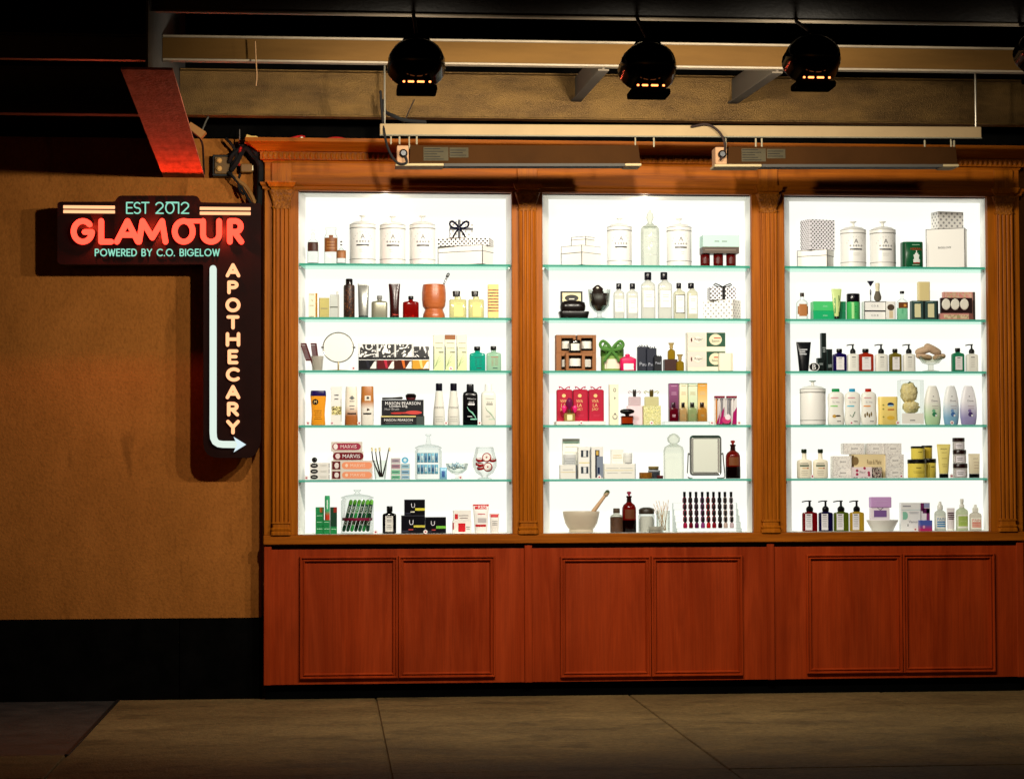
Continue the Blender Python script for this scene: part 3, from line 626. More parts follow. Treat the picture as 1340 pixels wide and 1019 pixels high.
for lb, ps in (('red wire lying on the cornice top beside the terminal block', [(341, 186), (352, 183.5), (365, 183), (377, 182), (392, 178.5), (398, 179)]),
               ('red wire arched over the cornice top, second along', [(413, 185), (425, 183), (436, 180.5), (446, 181), (454, 183)]),
               ('red wire ending by the rail above the cornice', [(463, 185.5), (475, 183), (486, 184.5), (497, 185)])):
    cable(lb, [U(x, y, -.05) for x, y in ps], .007, '#b01810')
tag(obj('metal_clip', *xf(loftvf([(-.02, .008, .008, 2), (-.002, .008, .008, 2), (0, .013, .013, 2), (.012, .013, .013, 2), (.016, .006, .006, 2)], 10), U(394.5, 182, -.06)), m('#cfc6b4', .3, 'm'), None, True), 'small metal clip standing on the cornice among red wires', 'clip')
# ------------------------------------------------------------------ things on the shelves
WH = m('#f3f2ec', .4); BK = m('#0b0b0d', .3); GLASS = m('#fafcfa', .1, 'g'); GREY = m('#8f9294', .4); PALE = m('#dcdcd4', .45)
class T:
    def __init__(s, name, label, cat, x0, x1, yt, sh, yb=None, Y=.17, D=None, group=None, on=None, rz=0):
        ym = yt+15; a, b = U(x0, ym, Y), U(x1, ym, Y)
        s.x = (a.x+b.x)/2; s.W = b.x-a.x
        s.z = on.z+on.H+.0006 if on is not None else (U((x0+x1)/2, yb, Y).z if yb else SZ[sh]+.0004)
        s.H = U((x0+x1)/2, yt, Y).z-s.z; s.D = D if D else min(.17, max(.03, s.W*.6)); s.Y = Y
        s.root = empty(name, (s.x, Y, s.z), label, cat, group); s.root.rotation_euler[2] = rz
        s.surf = lambda x, z: -s.D/2
    def loft(s, name, mat, secs, n=22, cx=0, cy=0, parent=None, smooth=True, surf=True):
        q = [(z*s.H, w*s.W/2, d*s.D/2, p) for z, w, d, p in secs]
        if surf:
            def f(x, z, q=q, cx=cx*s.W, cy=cy*s.D):
                for (z0, a0, b0, p0), (z1, a1, b1, p1) in zip(q, q[1:]):
                    if z0-1e-6 <= z <= z1+1e-6 and z1 > z0:
                        t = (z-z0)/(z1-z0); a = a0+(a1-a0)*t; b = b0+(b1-b0)*t; break
                else: a, b, p0 = q[0][1:]
                u = min(.985, abs((x-cx)/max(a, 1e-5))); return cy-b*(1-u**p0)**(1/p0)
            s.surf = f
        return obj(name, *loftvf(q, n, cx*s.W, cy*s.D), mat, parent or s.root, smooth)
    def box(s, name, mat, x0=0, x1=1, z0=0, z1=1, y0=-.5, y1=.5, b=.0012, parent=None, surf=True):
        X0, X1 = (x0-.5)*s.W, (x1-.5)*s.W
        if surf: s.surf = lambda x, z, y=y0*s.D: y
        return obj(name, *boxvf(X0, X1, y0*s.D, y1*s.D, z0*s.H, z1*s.H, b), mat, parent or s.root)
    def lab(s, name, mat, x0, x1, z0, z1, off=.0008, parent=None, n=7):
        v = []; f = []; X0, X1 = (x0-.5)*s.W, (x1-.5)*s.W; nz = 4
        for k in range(nz+1):
            z = (z0+(z1-z0)*k/nz)*s.H
            for i in range(n+1):
                x = X0+(X1-X0)*i/n; v.append((x, s.surf(x, z)-off, z))
        for k in range(nz):
            for i in range(n): a = k*(n+1)+i; f.append((a, a+1, a+n+2, a+n+1))
        return obj(name, v, f, mat, parent or s.root, True)
    def disc(s, name, mat, xc, zc, rx, rz, off=.0012, parent=None, n=18):
        "rx, rz in fractions of W and H"
        v = [((xc-.5)*s.W, 0, zc*s.H)]+[((xc-.5+rx*math.cos(2*math.pi*i/n))*s.W, 0, (zc+rz*math.sin(2*math.pi*i/n))*s.H) for i in range(n)]
        v = [(x, s.surf(x, z)-off, z) for x, y, z in v]
        return obj(name, v, [(0, i+1, (i+1) % n+1) for i in range(n)], mat, parent or s.root)
    def txt(s, word_, mat, xc, zc, w=None, h=None, off=.0016, parent=None, rot=0):
        "a word w*W wide (or h*H high), centred"
        v, f, ar = textvf(word_); k = (w*s.W/ar) if w else h*s.H
        if w and h: kz = h*s.H
        else: kz = k
        o = []
        for a, b in v:
            a, b = a*k, b*kz
            if rot: a, b = a*math.cos(rot)-b*math.sin(rot), a*math.sin(rot)+b*math.cos(rot)
            x = (xc-.5)*s.W+a; z = zc*s.H+b; o.append((x, s.surf(x, z)-off, z))
        return obj('lettering', o, f, mat, parent or s.root)
    def lines(s, mat, x0, x1, zs, t=.012):
        "rows of print too small to read"
        for i, z in enumerate(zs):
            d = (x1-x0)*(.0, .12, .05, .2)[i % 4]/2
            s.lab('print_line', mat, x0+d, x1-d, z-t/2, z+t/2, .0014, n=4)
    def tube(s, name, mat, pts, r, n=8, closed=False):
        "pts as fractions of W, D, H"
        return obj(name, *tubevf([((x-.5)*s.W, y*s.D, z*s.H) for x, y, z in pts], r, n, closed), mat, s.root, True)
INK = m('#77777a', .5); LINK = m('#c4c4be', .5); WTX = m('#f2f2f2', .5)

def canister(x0, x1, yt, sh, label, emblem=True, Y=.18, on=None, bar='#3c3c40'):
    t = T('canister', label, 'canister', x0, x1, yt, sh, Y=Y, group='white lidded canisters', D=.165)
    t.loft('jar', m('#e9e9e5', .3), [(0, .95, .95, 2), (.015, 1, 1, 2), (.10, 1, 1, 2), (.72, 1, 1, 2), (.735, .985, .985, 2)], 32)
    sf = t.surf
    t.loft('lid', m('#eaeae6', .3), [(.737, .97, .97, 2), (.74, 1.02, 1.02, 2), (.80, 1.02, 1.02, 2), (.815, .97, .97, 2), (.86, .72, .72, 2), (.885, .3, .3, 2), (.89, .16, .16, 2)], 32)
    t.loft('knob', m('#e4e4de', .3), [(.888, .13, .13, 2), (.94, .09, .09, 2), (.965, .13, .13, 2), (.985, .27, .27, 2), (1, .25, .25, 2)], 16)
    for z in (.105, .728, .806): t.loft('ring', m('#9a9a96', .4), [(z-.006, 1.022, 1.022, 2), (z+.006, 1.022, 1.022, 2)], 32)
    t.surf = sf
    if emblem:
        t.txt('A', m('#58585a'), .5, .555, h=.09)
        for xx in (.28, .4, .5, .6, .72): t.disc('ornament', m('#a6a6a6' if xx != .5 else '#8c8c8c'), xx, .455, .045, .026, n=4)
        t.lab('name_bar', m(bar), .26, .74, .365, .395); t.lines(LINK, .36, .64, (.29, .25), .01)
        for k in range(9):
            a = RAD(20+k*17.5); t.disc('ornament', LINK, .5+.36*math.cos(a), .44+.21*math.sin(a), .018, .01, n=6)
    return t
def hatbox(t, c, a=30, lidf=.62, lidmat=None, mat=None, edge='#2c2c30', front='right', nolid=False):
    "a lidded paper box turned so that one corner faces out; c = share of the width left of that corner"
    a = RAD(a); W = t.W; s = -1 if front == 'right' else 1
    wide = c*W/math.cos(a) if front == 'right' else (1-c)*W/math.cos(a); deep = (1-c)*W/math.sin(a) if front == 'right' else c*W/math.sin(a)
    t.W, t.D = wide, deep; t.root.rotation_euler[2] = s*a; H = t.H
    mat = mat or m('#f2f1ec', .5)
    t.box('box', mat, 0, 1, 0, lidf if not nolid else 1)
    if not nolid: t.box('lid', lidmat or mat, -.012, 1.012, lidf, 1, -.515, .515)
    if edge:
        e = m(edge, .5); x = wide/2*1.012+.0004; y = deep*.515+.0004; r = .0021
        L_ = [[(-x, -y, 0), (x, -y, 0), (x, y, 0)], [(x, -y, 0), (x, -y, H)], [(-x, -y, 0), (-x, -y, H)], [(-x, -y, H), (x, -y, H), (x, y, H)]]
        if not nolid: L_.append([(-x, -y, lidf*H), (x, -y, lidf*H), (x, y, lidf*H)])
        if front != 'right': L_ = [[(-p, q, r_) for p, q, r_ in l] for l in L_]
        for l in L_: obj('edge_trim', *tubevf(l, r if l[0][2] != l[1][2] else r*.8, 5), e, t.root)
    return t
def bow(t, mat, xc, z, w, h, yoff=-.55, rs=1.0):
    "a ribbon bow: two loops, two tails and a knot; sizes as fractions"
    W, H, y = t.W, t.H, yoff*t.D
    for s in (-1, 1):
        pts = [((xc-.5)*W, y, z*H)]+[((xc-.5)*W+s*w*W*u, y-.004*math.sin(q), z*H+h*H*v_) for u, v_, q in ((.3, .55, 1), (.75, .95, 2), (1, .6, 3), (.8, .15, 2), (.35, .02, 1))]+[((xc-.5)*W, y, z*H)]
        obj('bow_loop', *tubevf(curve_pts(pts, 3), .007*rs, 6), mat, t.root, True)
        obj('bow_tail', *tubevf([((xc-.5)*W, y, z*H), ((xc-.5)*W+s*w*W*.45, y-.003, z*H-h*H*.7), ((xc-.5)*W+s*w*W*.6, y-.003, z*H-h*H*1.1)], .006*rs, 6), mat, t.root, True)
    obj('bow_knot', *loftvf([(z*H-.008, .007, .006, 2), (z*H, .010, .008, 2), (z*H+.008, .007, .006, 2)], 8, (xc-.5)*W, y-.004), mat, t.root, True)
def flask(t, body, cap, capx=(.33, .67), zc=.82, sh=.68, p=5, label=None, lx=(.25, .75), lz=(.12, .62), neck=None):
    cw = capx[1]-capx[0]; cxx = (capx[0]+capx[1])/2-.5
    t.loft('bottle', body, [(0, .9, .86, p), (.015, .97, .96, p), (.04, 1, 1, p), (sh-.1, 1, 1, p), (sh-.03, .97, .97, p), (sh, .86, .85, p), (sh+.03, cw*1.15, min(.7, cw*1.5), 3), (sh+.05, cw*.85, min(.6, cw*1.3), 2), (zc, cw*.8, min(.6, cw*1.2), 2)], 24)
    sf = t.surf
    d = min(.85, cw*t.W/t.D)
    t.loft('cap', cap, [(zc, cw*.96, d*.96, 2.4), (zc+.01, cw, d, 2.4), (.985, cw, d, 2.4), (1, cw*.92, d*.92, 2.4)], 18, cxx, surf=False)
    t.surf = sf
    if label: t.lab('label', label, lx[0], lx[1], lz[0], lz[1])
    return t
def pump(t, body, label=None, cap=BK, zb=.62, lx=(.18, .62), lz=(.1, .88), sx=-1, p=5):
    t.loft('bottle', body, [(0, .92, .9, p), (.012, 1, 1, p), (zb*.9, 1, 1, p), (zb*.97, .92, .92, p), (zb, .62, .66, 3), (zb+.03, .34, .5, 2)], 24)
    sf = t.surf; d = .42*t.W/t.D
    t.loft('collar', cap, [(zb+.02, .42, d, 2), (zb+.06, .50, d*1.15, 2), (zb+.14, .46, d*1.1, 2), (zb+.19, .26, d*.6, 2), (zb+.2, .16, d*.36, 2)], 14, surf=False)
    t.loft('stem', cap, [(zb+.19, .16, d*.4, 2), (.96, .15, d*.36, 2), (.965, .26, d*.62, 3), (1, .24, d*.6, 3)], 12, surf=False)
    t.tube('spout', cap, [(.5, 0, .975), (.5+sx*.25, 0, .98), (.5+sx*.5, 0, .955)], .0045, 6)
    t.surf = sf
    if label: t.lab('label', label, lx[0], lx[1], lz[0]*zb, lz[1]*zb)
    return t
def squeeze(t, mat, cap=None, capz=.1, wtop=1, wbot=.8, crimp=None):
    "a tube standing on its cap, crimped flat at the top"
    t.loft('tube', mat, [(capz, wbot*.95, .95, 2.2), (capz+.03, wbot, 1, 2.2), (capz+(1-capz)*.55, (wbot+wtop)/2, .7, 2.4), (.93, wtop*.98, .22, 3), (.95, wtop, .12, 4), (1, wtop, .1, 4)], 24)
    sf = t.surf
    if cap: t.loft('cap', cap, [(0, wbot*.96, .96, 2.2), (.01, wbot, 1, 2.2), (capz*.98, wbot*1.0, 1, 2.2)], 20, surf=False)
    t.surf = sf
    return t
def carton(t, mat): t.box('carton', mat); return t
def stoppered(t, body, stop, lab_=None, dark=None, lz=(.35, .62)):
    t.loft('bottle', body, [(0, .94, .94, 2), (.015, 1, 1, 2), (.5, 1, 1, 2), (.6, .97, .97, 2), (.67, .8, .8, 2), (.71, .5, .5, 2), (.74, .34, .34, 2), (.84, .30, .30, 2), (.85, .38, .38, 2), (.885, .38, .38, 2), (.89, .24, .24, 2)], 26)
    sf = t.surf
    t.loft('stopper', stop, [(.885, .2, .2, 2), (.915, .14, .14, 2), (.93, .2, .2, 2), (.96, .33, .33, 2), (.985, .30, .30, 2), (1, .16, .16, 2)], 14, surf=False)
    t.surf = sf
    if dark: t.loft('liquid', dark, [(.005, .985, .985, 2), (.02, 1.012, 1.012, 2), (lz[0]-.03, 1.012, 1.012, 2)], 26, surf=False)
    if lab_: t.lab('label', lab_, .16, .84, lz[0], lz[1])
    return t
def lowjar(t, body, lid, zl=.78, label=None):
    t.loft('jar', body, [(0, .92, .92, 2), (.03, .97, .97, 2), (zl, .97, .97, 2)], 24); sf = t.surf
    t.loft('lid', lid, [(zl, .98, .98, 2), (zl+.01, 1, 1, 2), (.97, 1, 1, 2), (1, .95, .95, 2)], 24, surf=False); t.surf = sf
    if label: t.lab('label', label, .12, .88, .1, zl-.12)
    return t
def glassjar(t, zl=.8, lid=True, w=1.0):
    t.loft('jar', GLASS, [(0, .9*w, .9, 2), (.015, w, 1, 2), (zl-.06, w, 1, 2), (zl-.02, .92*w, .92, 2), (zl, .92*w, .92, 2)], 28)
    if lid:
        t.loft('lid', GLASS, [(zl+.002, w*1.0, 1.0, 2), (zl+.03, w*1.0, 1.0, 2), (zl+.07, .7*w, .7, 2), (zl+.1, .2*w, .2, 2), (.955, .1, .1, 2), (.965, .2, .2, 2), (.99, .24, .24, 2), (1, .2, .2, 2)], 24)
    return t
def pricetag(px, py, sh, label):
    c = U(px, py, .075); z = SZ[sh]+.013
    o = obj('price_tag', *xf(loftvf([(0, .0135, .0135, 2), (.002, .0135, .0135, 2)], 16), (c.x, .070, z+.0008), rx=RAD(90)), m('#f4efec', .5), None, False)
    o.data.transform(Matrix.Translation((-c.x, -.070, -z))); o.location = (c.x, .070, z)
    tag(o, label, 'price tag', 'round price tags on the shelf edges')
    obj('dot', *xf(loftvf([(0, .0058, .0058, 2), (.0008, .0058, .0058, 2)], 12), (0, -.0023, 0), rx=RAD(90)), m('#b8486a', .5), o)

# ================= first window, top shelf
t = stoppered(T('bottle', 'clear stoppered bottle with dark brown label, leftmost on the top shelf', 'bottle', 402, 417, 300, 0), GLASS, GLASS)
t.lab('label', m('#4a2313'), .05, .95, .37, .63); t.loft('residue', m('#15120c'), [(.005, .93, .93, 2), (.05, .95, .95, 2)], 20, surf=False)
t = T('jar', 'wide clear glass jar with a large kraft label', 'jar', 424, 442, 298, 0)
t.loft('body', GLASS, [(0, .95, .95, 2), (.02, 1, 1, 2), (.74, 1, 1, 2), (.80, .86, .86, 2), (.84, .72, .72, 2), (.93, .74, .74, 2), (.94, .84, .84, 2), (1, .82, .82, 2)], 26); t.lab('label', m('#8a5526'), .04, .96, .34, .72); t.lab('label', m('#8a5526'), .36, .66, .72, .79); t.lines(m('#c79a60'), .2, .8, (.44, .52, .6))
t = T('bottle', 'small clear bottle with tan label and two brown beads above', 'bottle', 440, 453, 315, 0, Y=.12, D=.055)
t.loft('body', GLASS, [(0, .95, .95, 2), (.03, 1, 1, 2), (.55, 1, 1, 2), (.62, .5, .5, 2), (.68, .3, .3, 2)], 22); t.lab('label', m('#a9744a'), .02, .98, .24, .58); t.loft('foot', m('#2a1a10'), [(.004, .96, .96, 2), (.04, .98, .98, 2)], 18, surf=False)
for z in (.8, .92): t.loft('bead', m('#4a1c10'), [(z, .08, .08, 2), (z+.03, .26, .26, 2), (z+.06, .08, .08, 2)], 10, surf=False)
t.loft('stopper', GLASS, [(.66, .2, .2, 2), (1, .16, .16, 2)], 10, surf=False)
canister(457.5, 491.5, 282, 0, 'first white canister in the left window, beside the small tan-label bottle')
canister(497, 530.5, 283, 0, 'middle white canister of three in the left window')
canister(536, 569.5, 282.5, 0, 'third white canister in the left window, beside the striped gift box')
hb = hatbox(T('hat_box', 'white paper box with black edges under a dotted lid box', 'box', 574, 645, 323.5, 0, Y=.19), .775, 30, .70)
lidb = hatbox(T('lid_box', 'flat black and white dotted box lying on the white edged box', 'box', 572.5, 646.5, 313.2, 0, Y=.19, on=hb), .885, 14, nolid=True, mat=dots_mat('#f2f0ee', '#0c0c10', .0205, .0066), edge=None)
gb = T('gift_box', 'small grey dotted gift box tied with a navy ribbon bow', 'gift box', 588.5, 618, 289, 0, Y=.14, D=.10, on=lidb); gb.box('box', dots_mat('#f0efec', '#8c8c8c', .030, .0075))
NV = m('#15172e', .35); gb.box('ribbon', NV, -.01, 1.01, .42, .56, -.515, .515, surf=False); gb.box('ribbon', NV, .34, .46, 0, 1.005, -.52, .52, surf=False); bow(gb, NV, .4, .52, .42, .42)
# second shelf
t = carton(T('carton', 'cream perfume carton with a gold edge, far left of its shelf', 'carton', 404, 415.5, 384, 1, D=.05), m('#f2eccf')); t.lab('gold_edge', m('#a8781e', .3, 'm'), .78, .97, .0, 1); t.lines(INK, .05, .6, (.95, .5, .06), .025); t.txt('V', INK, .4, .7, h=.1)
t = T('bottle', 'square pale yellow perfume bottle beside the gold edged carton', 'bottle', 417.5, 431, 390, 1, D=.04); t.box('body', m('#efe3a2', .2, 'l')); t.lab('gold_edge', m('#7a5a20', .3, 'm'), .0, .06, 0, 1); t.lines(INK, .15, .85, (.47,), .03)
t = T('bottle', 'square clear bottle with a grey edge and slim stopper', 'bottle', 431.5, 444, 381, 1, D=.04); t.box('body', m('#f4f5ee', .2, 'l'), 0, 1, 0, .86); t.lab('edge', m('#b9b9b2'), .8, 1, 0, .86); t.lab('band', m('#5a5f50'), 0, .85, .38, .42); t.loft('stopper', PALE, [(.86, .24, .3, 2), (1, .2, .26, 2)], 10, .3)
t = T('bottle', 'tall tortoiseshell brown bottle with a dark cap', 'bottle', 449.5, 464.3, 365, 1, D=.075); tort = print_mat(['#1a0a06', '#3a1a0c', '#7a4a22'], 55, (.47, .62)); t.loft('body', tort, [(0, .95, .95, 2), (.01, 1, 1, 2), (.8, 1, 1, 2), (.84, .92, .92, 2), (.85, .64, .64, 2)]); t.loft('cap', m('#1c1210', .2), [(.85, .64, .64, 2), (.985, .62, .62, 2), (1, .56, .56, 2)])
t = squeeze(T('tube', 'silver grey squeeze tube standing on a dark grey cap', 'tube', 468, 483, 371, 1, D=.055), m('#a5a59f', .3, 'm'), m('#4a5052'), .07, 1, .86)
t = flask(T('flask', 'rounded silver flask bottle with a grey cap', 'flask', 486, 507, 387, 1, D=.06), m('#a9a794', .3, 'm'), m('#8c8c88'), (.34, .67), .84, .74, 4)
t = T('tube', 'dark maroon waisted tube with small red print near its foot', 'tube', 508.5, 523.8, 371.5, 1, D=.05); t.loft('body', m('#3d1512', .25), [(0, .74, .9, 2.2), (.02, .8, 1, 2.2), (.3, .78, .95, 2.2), (.7, .88, .8, 2.4), (.96, 1, .35, 3), (1, 1, .3, 4)]); t.txt('H', m('#d04a3a'), .45, .1, h=.07); t.lines(m('#c8503c'), .35, .85, (.1,), .015)
t = flask(T('flask', 'rounded translucent red flask bottle with a black cap', 'flask', 527, 548, 387.5, 1, D=.06), m('#a81a14', .2, 'l'), BK, (.34, .67), .85, .74, 4)
t = T('wooden_mortar', 'turned reddish brown wooden mortar with a waisted foot', 'mortar', 552, 583.5, 372.5, 1, D=.16); tw = surf_mat('turned_wood', (.36, .085, .02), (.50, .14, .04), (8, 8, 60), .35, .1); t.loft('cup', tw, [(0, .9, .9, 2), (.03, .93, .93, 2), (.12, .9, .9, 2), (.22, .78, .78, 2), (.27, .75, .75, 2), (.31, .84, .84, 2), (.36, .93, .93, 2), (.55, 1, 1, 2), (.75, 1, 1, 2), (.93, .95, .95, 2), (.99, .92, .92, 2), (1, .88, .88, 2), (.97, .82, .82, 2), (.6, .78, .78, 2)], 32)
mort = t
t = T('pestle', 'steel pestle leaning out of the wooden mortar', 'pestle', 575, 587.5, 358, 1, yb=392, D=.03, Y=.17); t.tube('rod', m('#8d8d8c', .25, 'm'), [(-.3, 0, 0), (.30, 0, .45), (.86, 0, .92)], [.007, .007, .006], 10); t.tube('head', m('#6f7070', .25, 'm'), [(.82, 0, .89), (.94, 0, .97)], .0105, 10)
for i, (a, b, lb) in enumerate(((588, 610, 'square pale yellow bottle with black cap, beside the wooden mortar'), (613, 633, 'square pale yellow bottle with black cap, beside the leopard carton'))):
    t = T('bottle', lb, 'bottle', a, b, 381, 1, D=.06); t.loft('body', m('#f5f0b8', .2, 'l'), [(0, .94, .94, 7), (.02, 1, 1, 7), (.66, 1, 1, 7), (.69, .9, .9, 6), (.7, .4, .5, 3), (.8, .36, .45, 3)]); t.lab('label', m('#efe48f'), .27, .8, .08, .56); t.lines(INK, .4, .7, (.51,), .02); t.loft('cap', m('#26221c', .3), [(.8, .42, .6, 3), (.98, .46, .64, 3), (1, .44, .6, 3)], 16, -.08)
t = T('carton', 'tall yellow carton with brown leopard stripe bands', 'carton', 638.5, 652, 372.5, 1, D=.055); t.box('body', m('#f1d488'))
for k in range(8): t.lab('stripe', print_mat(['#3a1c10', '#c9772f', '#3a1c10'], 90, (.45, .56)), .0, 1.0, .20+k*.087, .245+k*.087)
# third shelf
t = T('tumbler', 'frosted white tumbler holding two dark combs', 'tumbler', 407, 423.5, 466, 2, D=.075); t.loft('cup', m('#eeeadf', .4, 'l'), [(0, .76, .76, 2), (.03, .8, .8, 2), (1, 1, 1, 2), (.96, .95, .95, 2), (.1, .74, .74, 2)], 24)
for i, (dx, lb) in enumerate(((-7, 'maroon comb leaning left in the frosted tumbler'), (0, 'maroon comb standing upright in the frosted tumbler'))):
    t = T('comb', lb, 'comb', 405+dx*.2+i*5.5, 413.5+dx*.2+i*5, 449, 2, yb=482, D=.02, Y=.16+.012*i); mt = m('#5a1a1c', .35); sk = (-.75, -.28)[i]
    for nm, xa, xb, za, zb in (('spine', .72, 1, 0, 1), ('end', 0, .72, .93, 1), ('end', 0, .72, .3, .37)):
        v, f = boxvf((xa-.5)*t.W, (xb-.5)*t.W, -.004, .004, za*t.H, zb*t.H); obj(nm, [(x+sk*z*.45, y, z) for x, y, z in v], f, mt, t.root)
    mb = MB()
    for k in range(14): mb.add(boxvf(-.5*t.W, .22*t.W, -.003, .003, (.375+k*.039)*t.H, (.409+k*.039)*t.H))
    v, f = mb.out(); tag(obj('teeth', [(x+sk*z*.45, y, z) for x, y, z in v], f, mt, t.root), kind='stuff')
t = T('vanity_mirror', 'round vanity mirror on a slim stem with gilt base', 'mirror', 421.5, 464, 436.5, 2, D=.06)
H, W = t.H, t.W; cz = H*.63; R = W*.47
t_ring = [(R*math.cos(2*math.pi*i/40), 0, cz+R*.97*math.sin(2*math.pi*i/40)) for i in range(40)]
obj('rim', *tubevf(t_ring, .0045, 8, True), m('#a8a69c', .2, 'm'), t.root, True); obj('mirror_disc', *xf(loftvf([(-.002, R, R*.97, 2), (.002, R, R*.97, 2)], 40), (0, 0, cz), rx=RAD(90)), m('#f6f6f0', .35), t.root)
for s in (-1, 1): obj('pivot', *tubevf([(s*R*.99, 0, cz), (s*R*1.08, 0, cz)], .006, 8), m('#8a8880', .2, 'm'), t.root, True)
obj('stem', *tubevf([(0, 0, .008), (0, 0, cz-R*.97)], .0055, 8), m('#c4b48a', .25, 'm'), t.root, True); obj('foot', *loftvf([(0, W*.43, .05, 2), (.003, W*.43, .05, 2), (.008, .02, .015, 2)], 28), m('#b79a4e', .3, 'm'), t.root, True)
bwp = print_mat(['#f4f4f0', '#0d0d0f', '#f4f4f0'], 13, (.42, .60), 2.2)
for i, (a, b, lo, lb) in enumerate(((469, 493, '#15151c', 'black'), (493.3, 516, '#6a0f1a', 'dark red'), (516.3, 539, '#4a1a0a', 'brown'), (539.3, 561.5, '#d8a63c', 'gold'))):
    t = T('hair_dye_box', 'black and white printed hair dye box with a %s lower panel' % lb, 'box', a, b, 449.5, 2, D=.07, group='hair dye boxes in a row'); t.box('carton', m('#efefec')); t.lab('print', bwp, .08, .98, .5, .96 if i < 3 else .88)
    t.lab('band', m('#121218'), 0, 1, .41, .5); t.lab('lower_panel', m(lo, .3), 0, 1, .07, .385); t.lab('base_band', m('#16161c'), 0, 1, 0, .07)
    mt = m(('#2c2c38', '#c2304a', '#d8772e', '#f2d98a')[i], .3); v = [((.42-.5)*W_, -t.D/2-.0014, z) for W_, z in ((t.W, .1*t.H),)]
    def tri(pts, mt, nm='swoosh'): obj(nm, [((x-.5)*t.W, t.surf(0, 0)-.0015, z*t.H) for x, z in pts], [tuple(range(len(pts)))], mt, t.root)
    tri([(.38, .385), (.55, .385), (.62, .1), (.5, .1)], mt); tri([(.62, .08), (.97, .08), (.97, .36), (.86, .33)], m('#f0efe9'))
for i, (a, b, lb) in enumerate(((567, 580.6, 'slim cream and green carton, first of three'), (582, 595.6, 'slim cream and green carton with a brown top band'), (597.5, 610.5, 'slim cream and green carton beside the teal bottle'))):
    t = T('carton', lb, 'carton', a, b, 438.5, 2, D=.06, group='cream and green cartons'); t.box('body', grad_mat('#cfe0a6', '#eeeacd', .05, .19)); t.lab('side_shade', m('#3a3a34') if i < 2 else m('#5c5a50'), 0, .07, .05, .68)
    if i == 1: t.lab('top_band', m('#a06a3c'), 0, 1, .87, 1)
    t.lines(m('#7c7c68'), .15, .9, (.77, .63), .014); t.lab('name', m('#4c4c44'), .5, .95, .505, .53)
    for k in range(3): t.tube('sprig', m('#8a9a70'), [(.15, -.51, .12), (.4, -.51, .22+.05*k), (.7, -.51, .28+.09*k)], .0008, 4)
for a, b, yt, c, tc, lb in ((614.5, 635, 453.5, '#2cc6ae', '#0d6a66', 'bright teal flat bottle with black cap'), (636.5, 655.5, 453, '#c4e8cc', '#b05a50', 'pale mint flat bottle with black cap')):
    t = flask(T('bottle', lb, 'bottle', a, b, yt, 2, D=.05), m(c, .2, 'l'), BK, (.28, .68), .84, .72, 6); t.lab('name', m(tc), .3, .8, .535, .57); t.lines(m(tc), .32, .48, (.47, .42, .37, .32, .27, .22), .015); t.lines(m(tc), .55, .8, (.47, .43, .39, .35, .31, .27, .23), .008); t.lab('name', m('#2a4a4a'), .42, .74, .1, .135)
# fourth shelf
t = T('bottle', 'orange yellow curved shampoo bottle with navy cap and round black emblem', 'bottle', 406, 427, 511, 3, D=.06); t.loft('body', m('#eaa32c', .3), [(0, .84, .9, 3), (.03, .9, 1, 3), (.3, .82, .9, 3), (.5, .86, .92, 3), (.75, .97, 1, 3), (.84, 1, 1, 3)]); t.disc('emblem', m('#15100c'), .32, .67, .19, .083); t.txt('M', m('#f2d79a'), .32, .67, h=.08); t.lines(m('#7a5310'), .25, .72, (.42, .36, .3, .24, .18), .013); sf = t.surf; t.loft('cap', m('#251660', .3), [(.84, .98, .98, 3), (.85, 1.0, 1.0, 3), (.96, .96, .96, 3), (1, .9, .9, 3)])
t = carton(T('carton', 'slim white carton with small yellow and black picture', 'carton', 433, 447.3, 506, 3, D=.045), m('#efefea')); t.lab('picture', print_mat(['#f0e6a0', '#4a3a1c', '#d8cf7a'], 60, (.5, .6)), .08, .98, .27, .49); t.lines(INK, .3, .7, (.78, .68), .03); t.lab('edge', m('#bcbcb4'), .9, .96, .1, .68)
t = T('bottle', 'cream bottle fading into a copper lower half', 'bottle', 451, 468.5, 506, 3, D=.055); t.loft('body', grad_mat('#a85f24', '#efe6d4', .06, .13), [(0, .95, .95, 3), (.02, 1, 1, 3), (.3, .94, .95, 3), (.8, .9, .9, 3), (.97, .84, .8, 3), (1, .8, .75, 3)]); t.lab('band', m('#2c160c'), .2, .85, .28, .32); t.lines(INK, .35, .75, (.7, .62, .5, .42), .02); t.disc('logo', m('#7a7f7a'), .55, .71, .14, .05)
t = T('bottle', 'white bottle with a tall copper top', 'bottle', 472, 489.3, 505.5, 3, D=.055); t.loft('body', grad_mat('#efeadf', '#b5702c', .11, .16), [(0, .92, .92, 3), (.02, .96, 1, 3), (.6, 1, 1, 3), (.8, .95, .95, 3), (.985, .92, .92, 3), (1, .88, .88, 3)]); t.lab('badge', m('#e9e2d2'), .3, .75, .63, .76); t.lab('band', m('#1c120e'), .2, .8, .275, .315); t.disc('logo', m('#4a3222'), .55, .4, .16, .045, n=3); t.disc('logo', m('#55504a'), .53, .7, .1, .035)
b0 = T('brush_box', 'long black and cream hairbrush box under a taller one', 'box', 498.5, 555, 544.2, 3, D=.10); b0.box('carton', m('#14151c')); b0.lab('top_edge', m('#d8cc8c'), 0, .8, .86, 1); b0.lab('end_face', m('#4a5552'), .815, 1, .0, .95); b0.txt('MASON PEARSON', WTX, .40, .55, w=.66); b0.lines(INK, .1, .72, (.22,), .06)
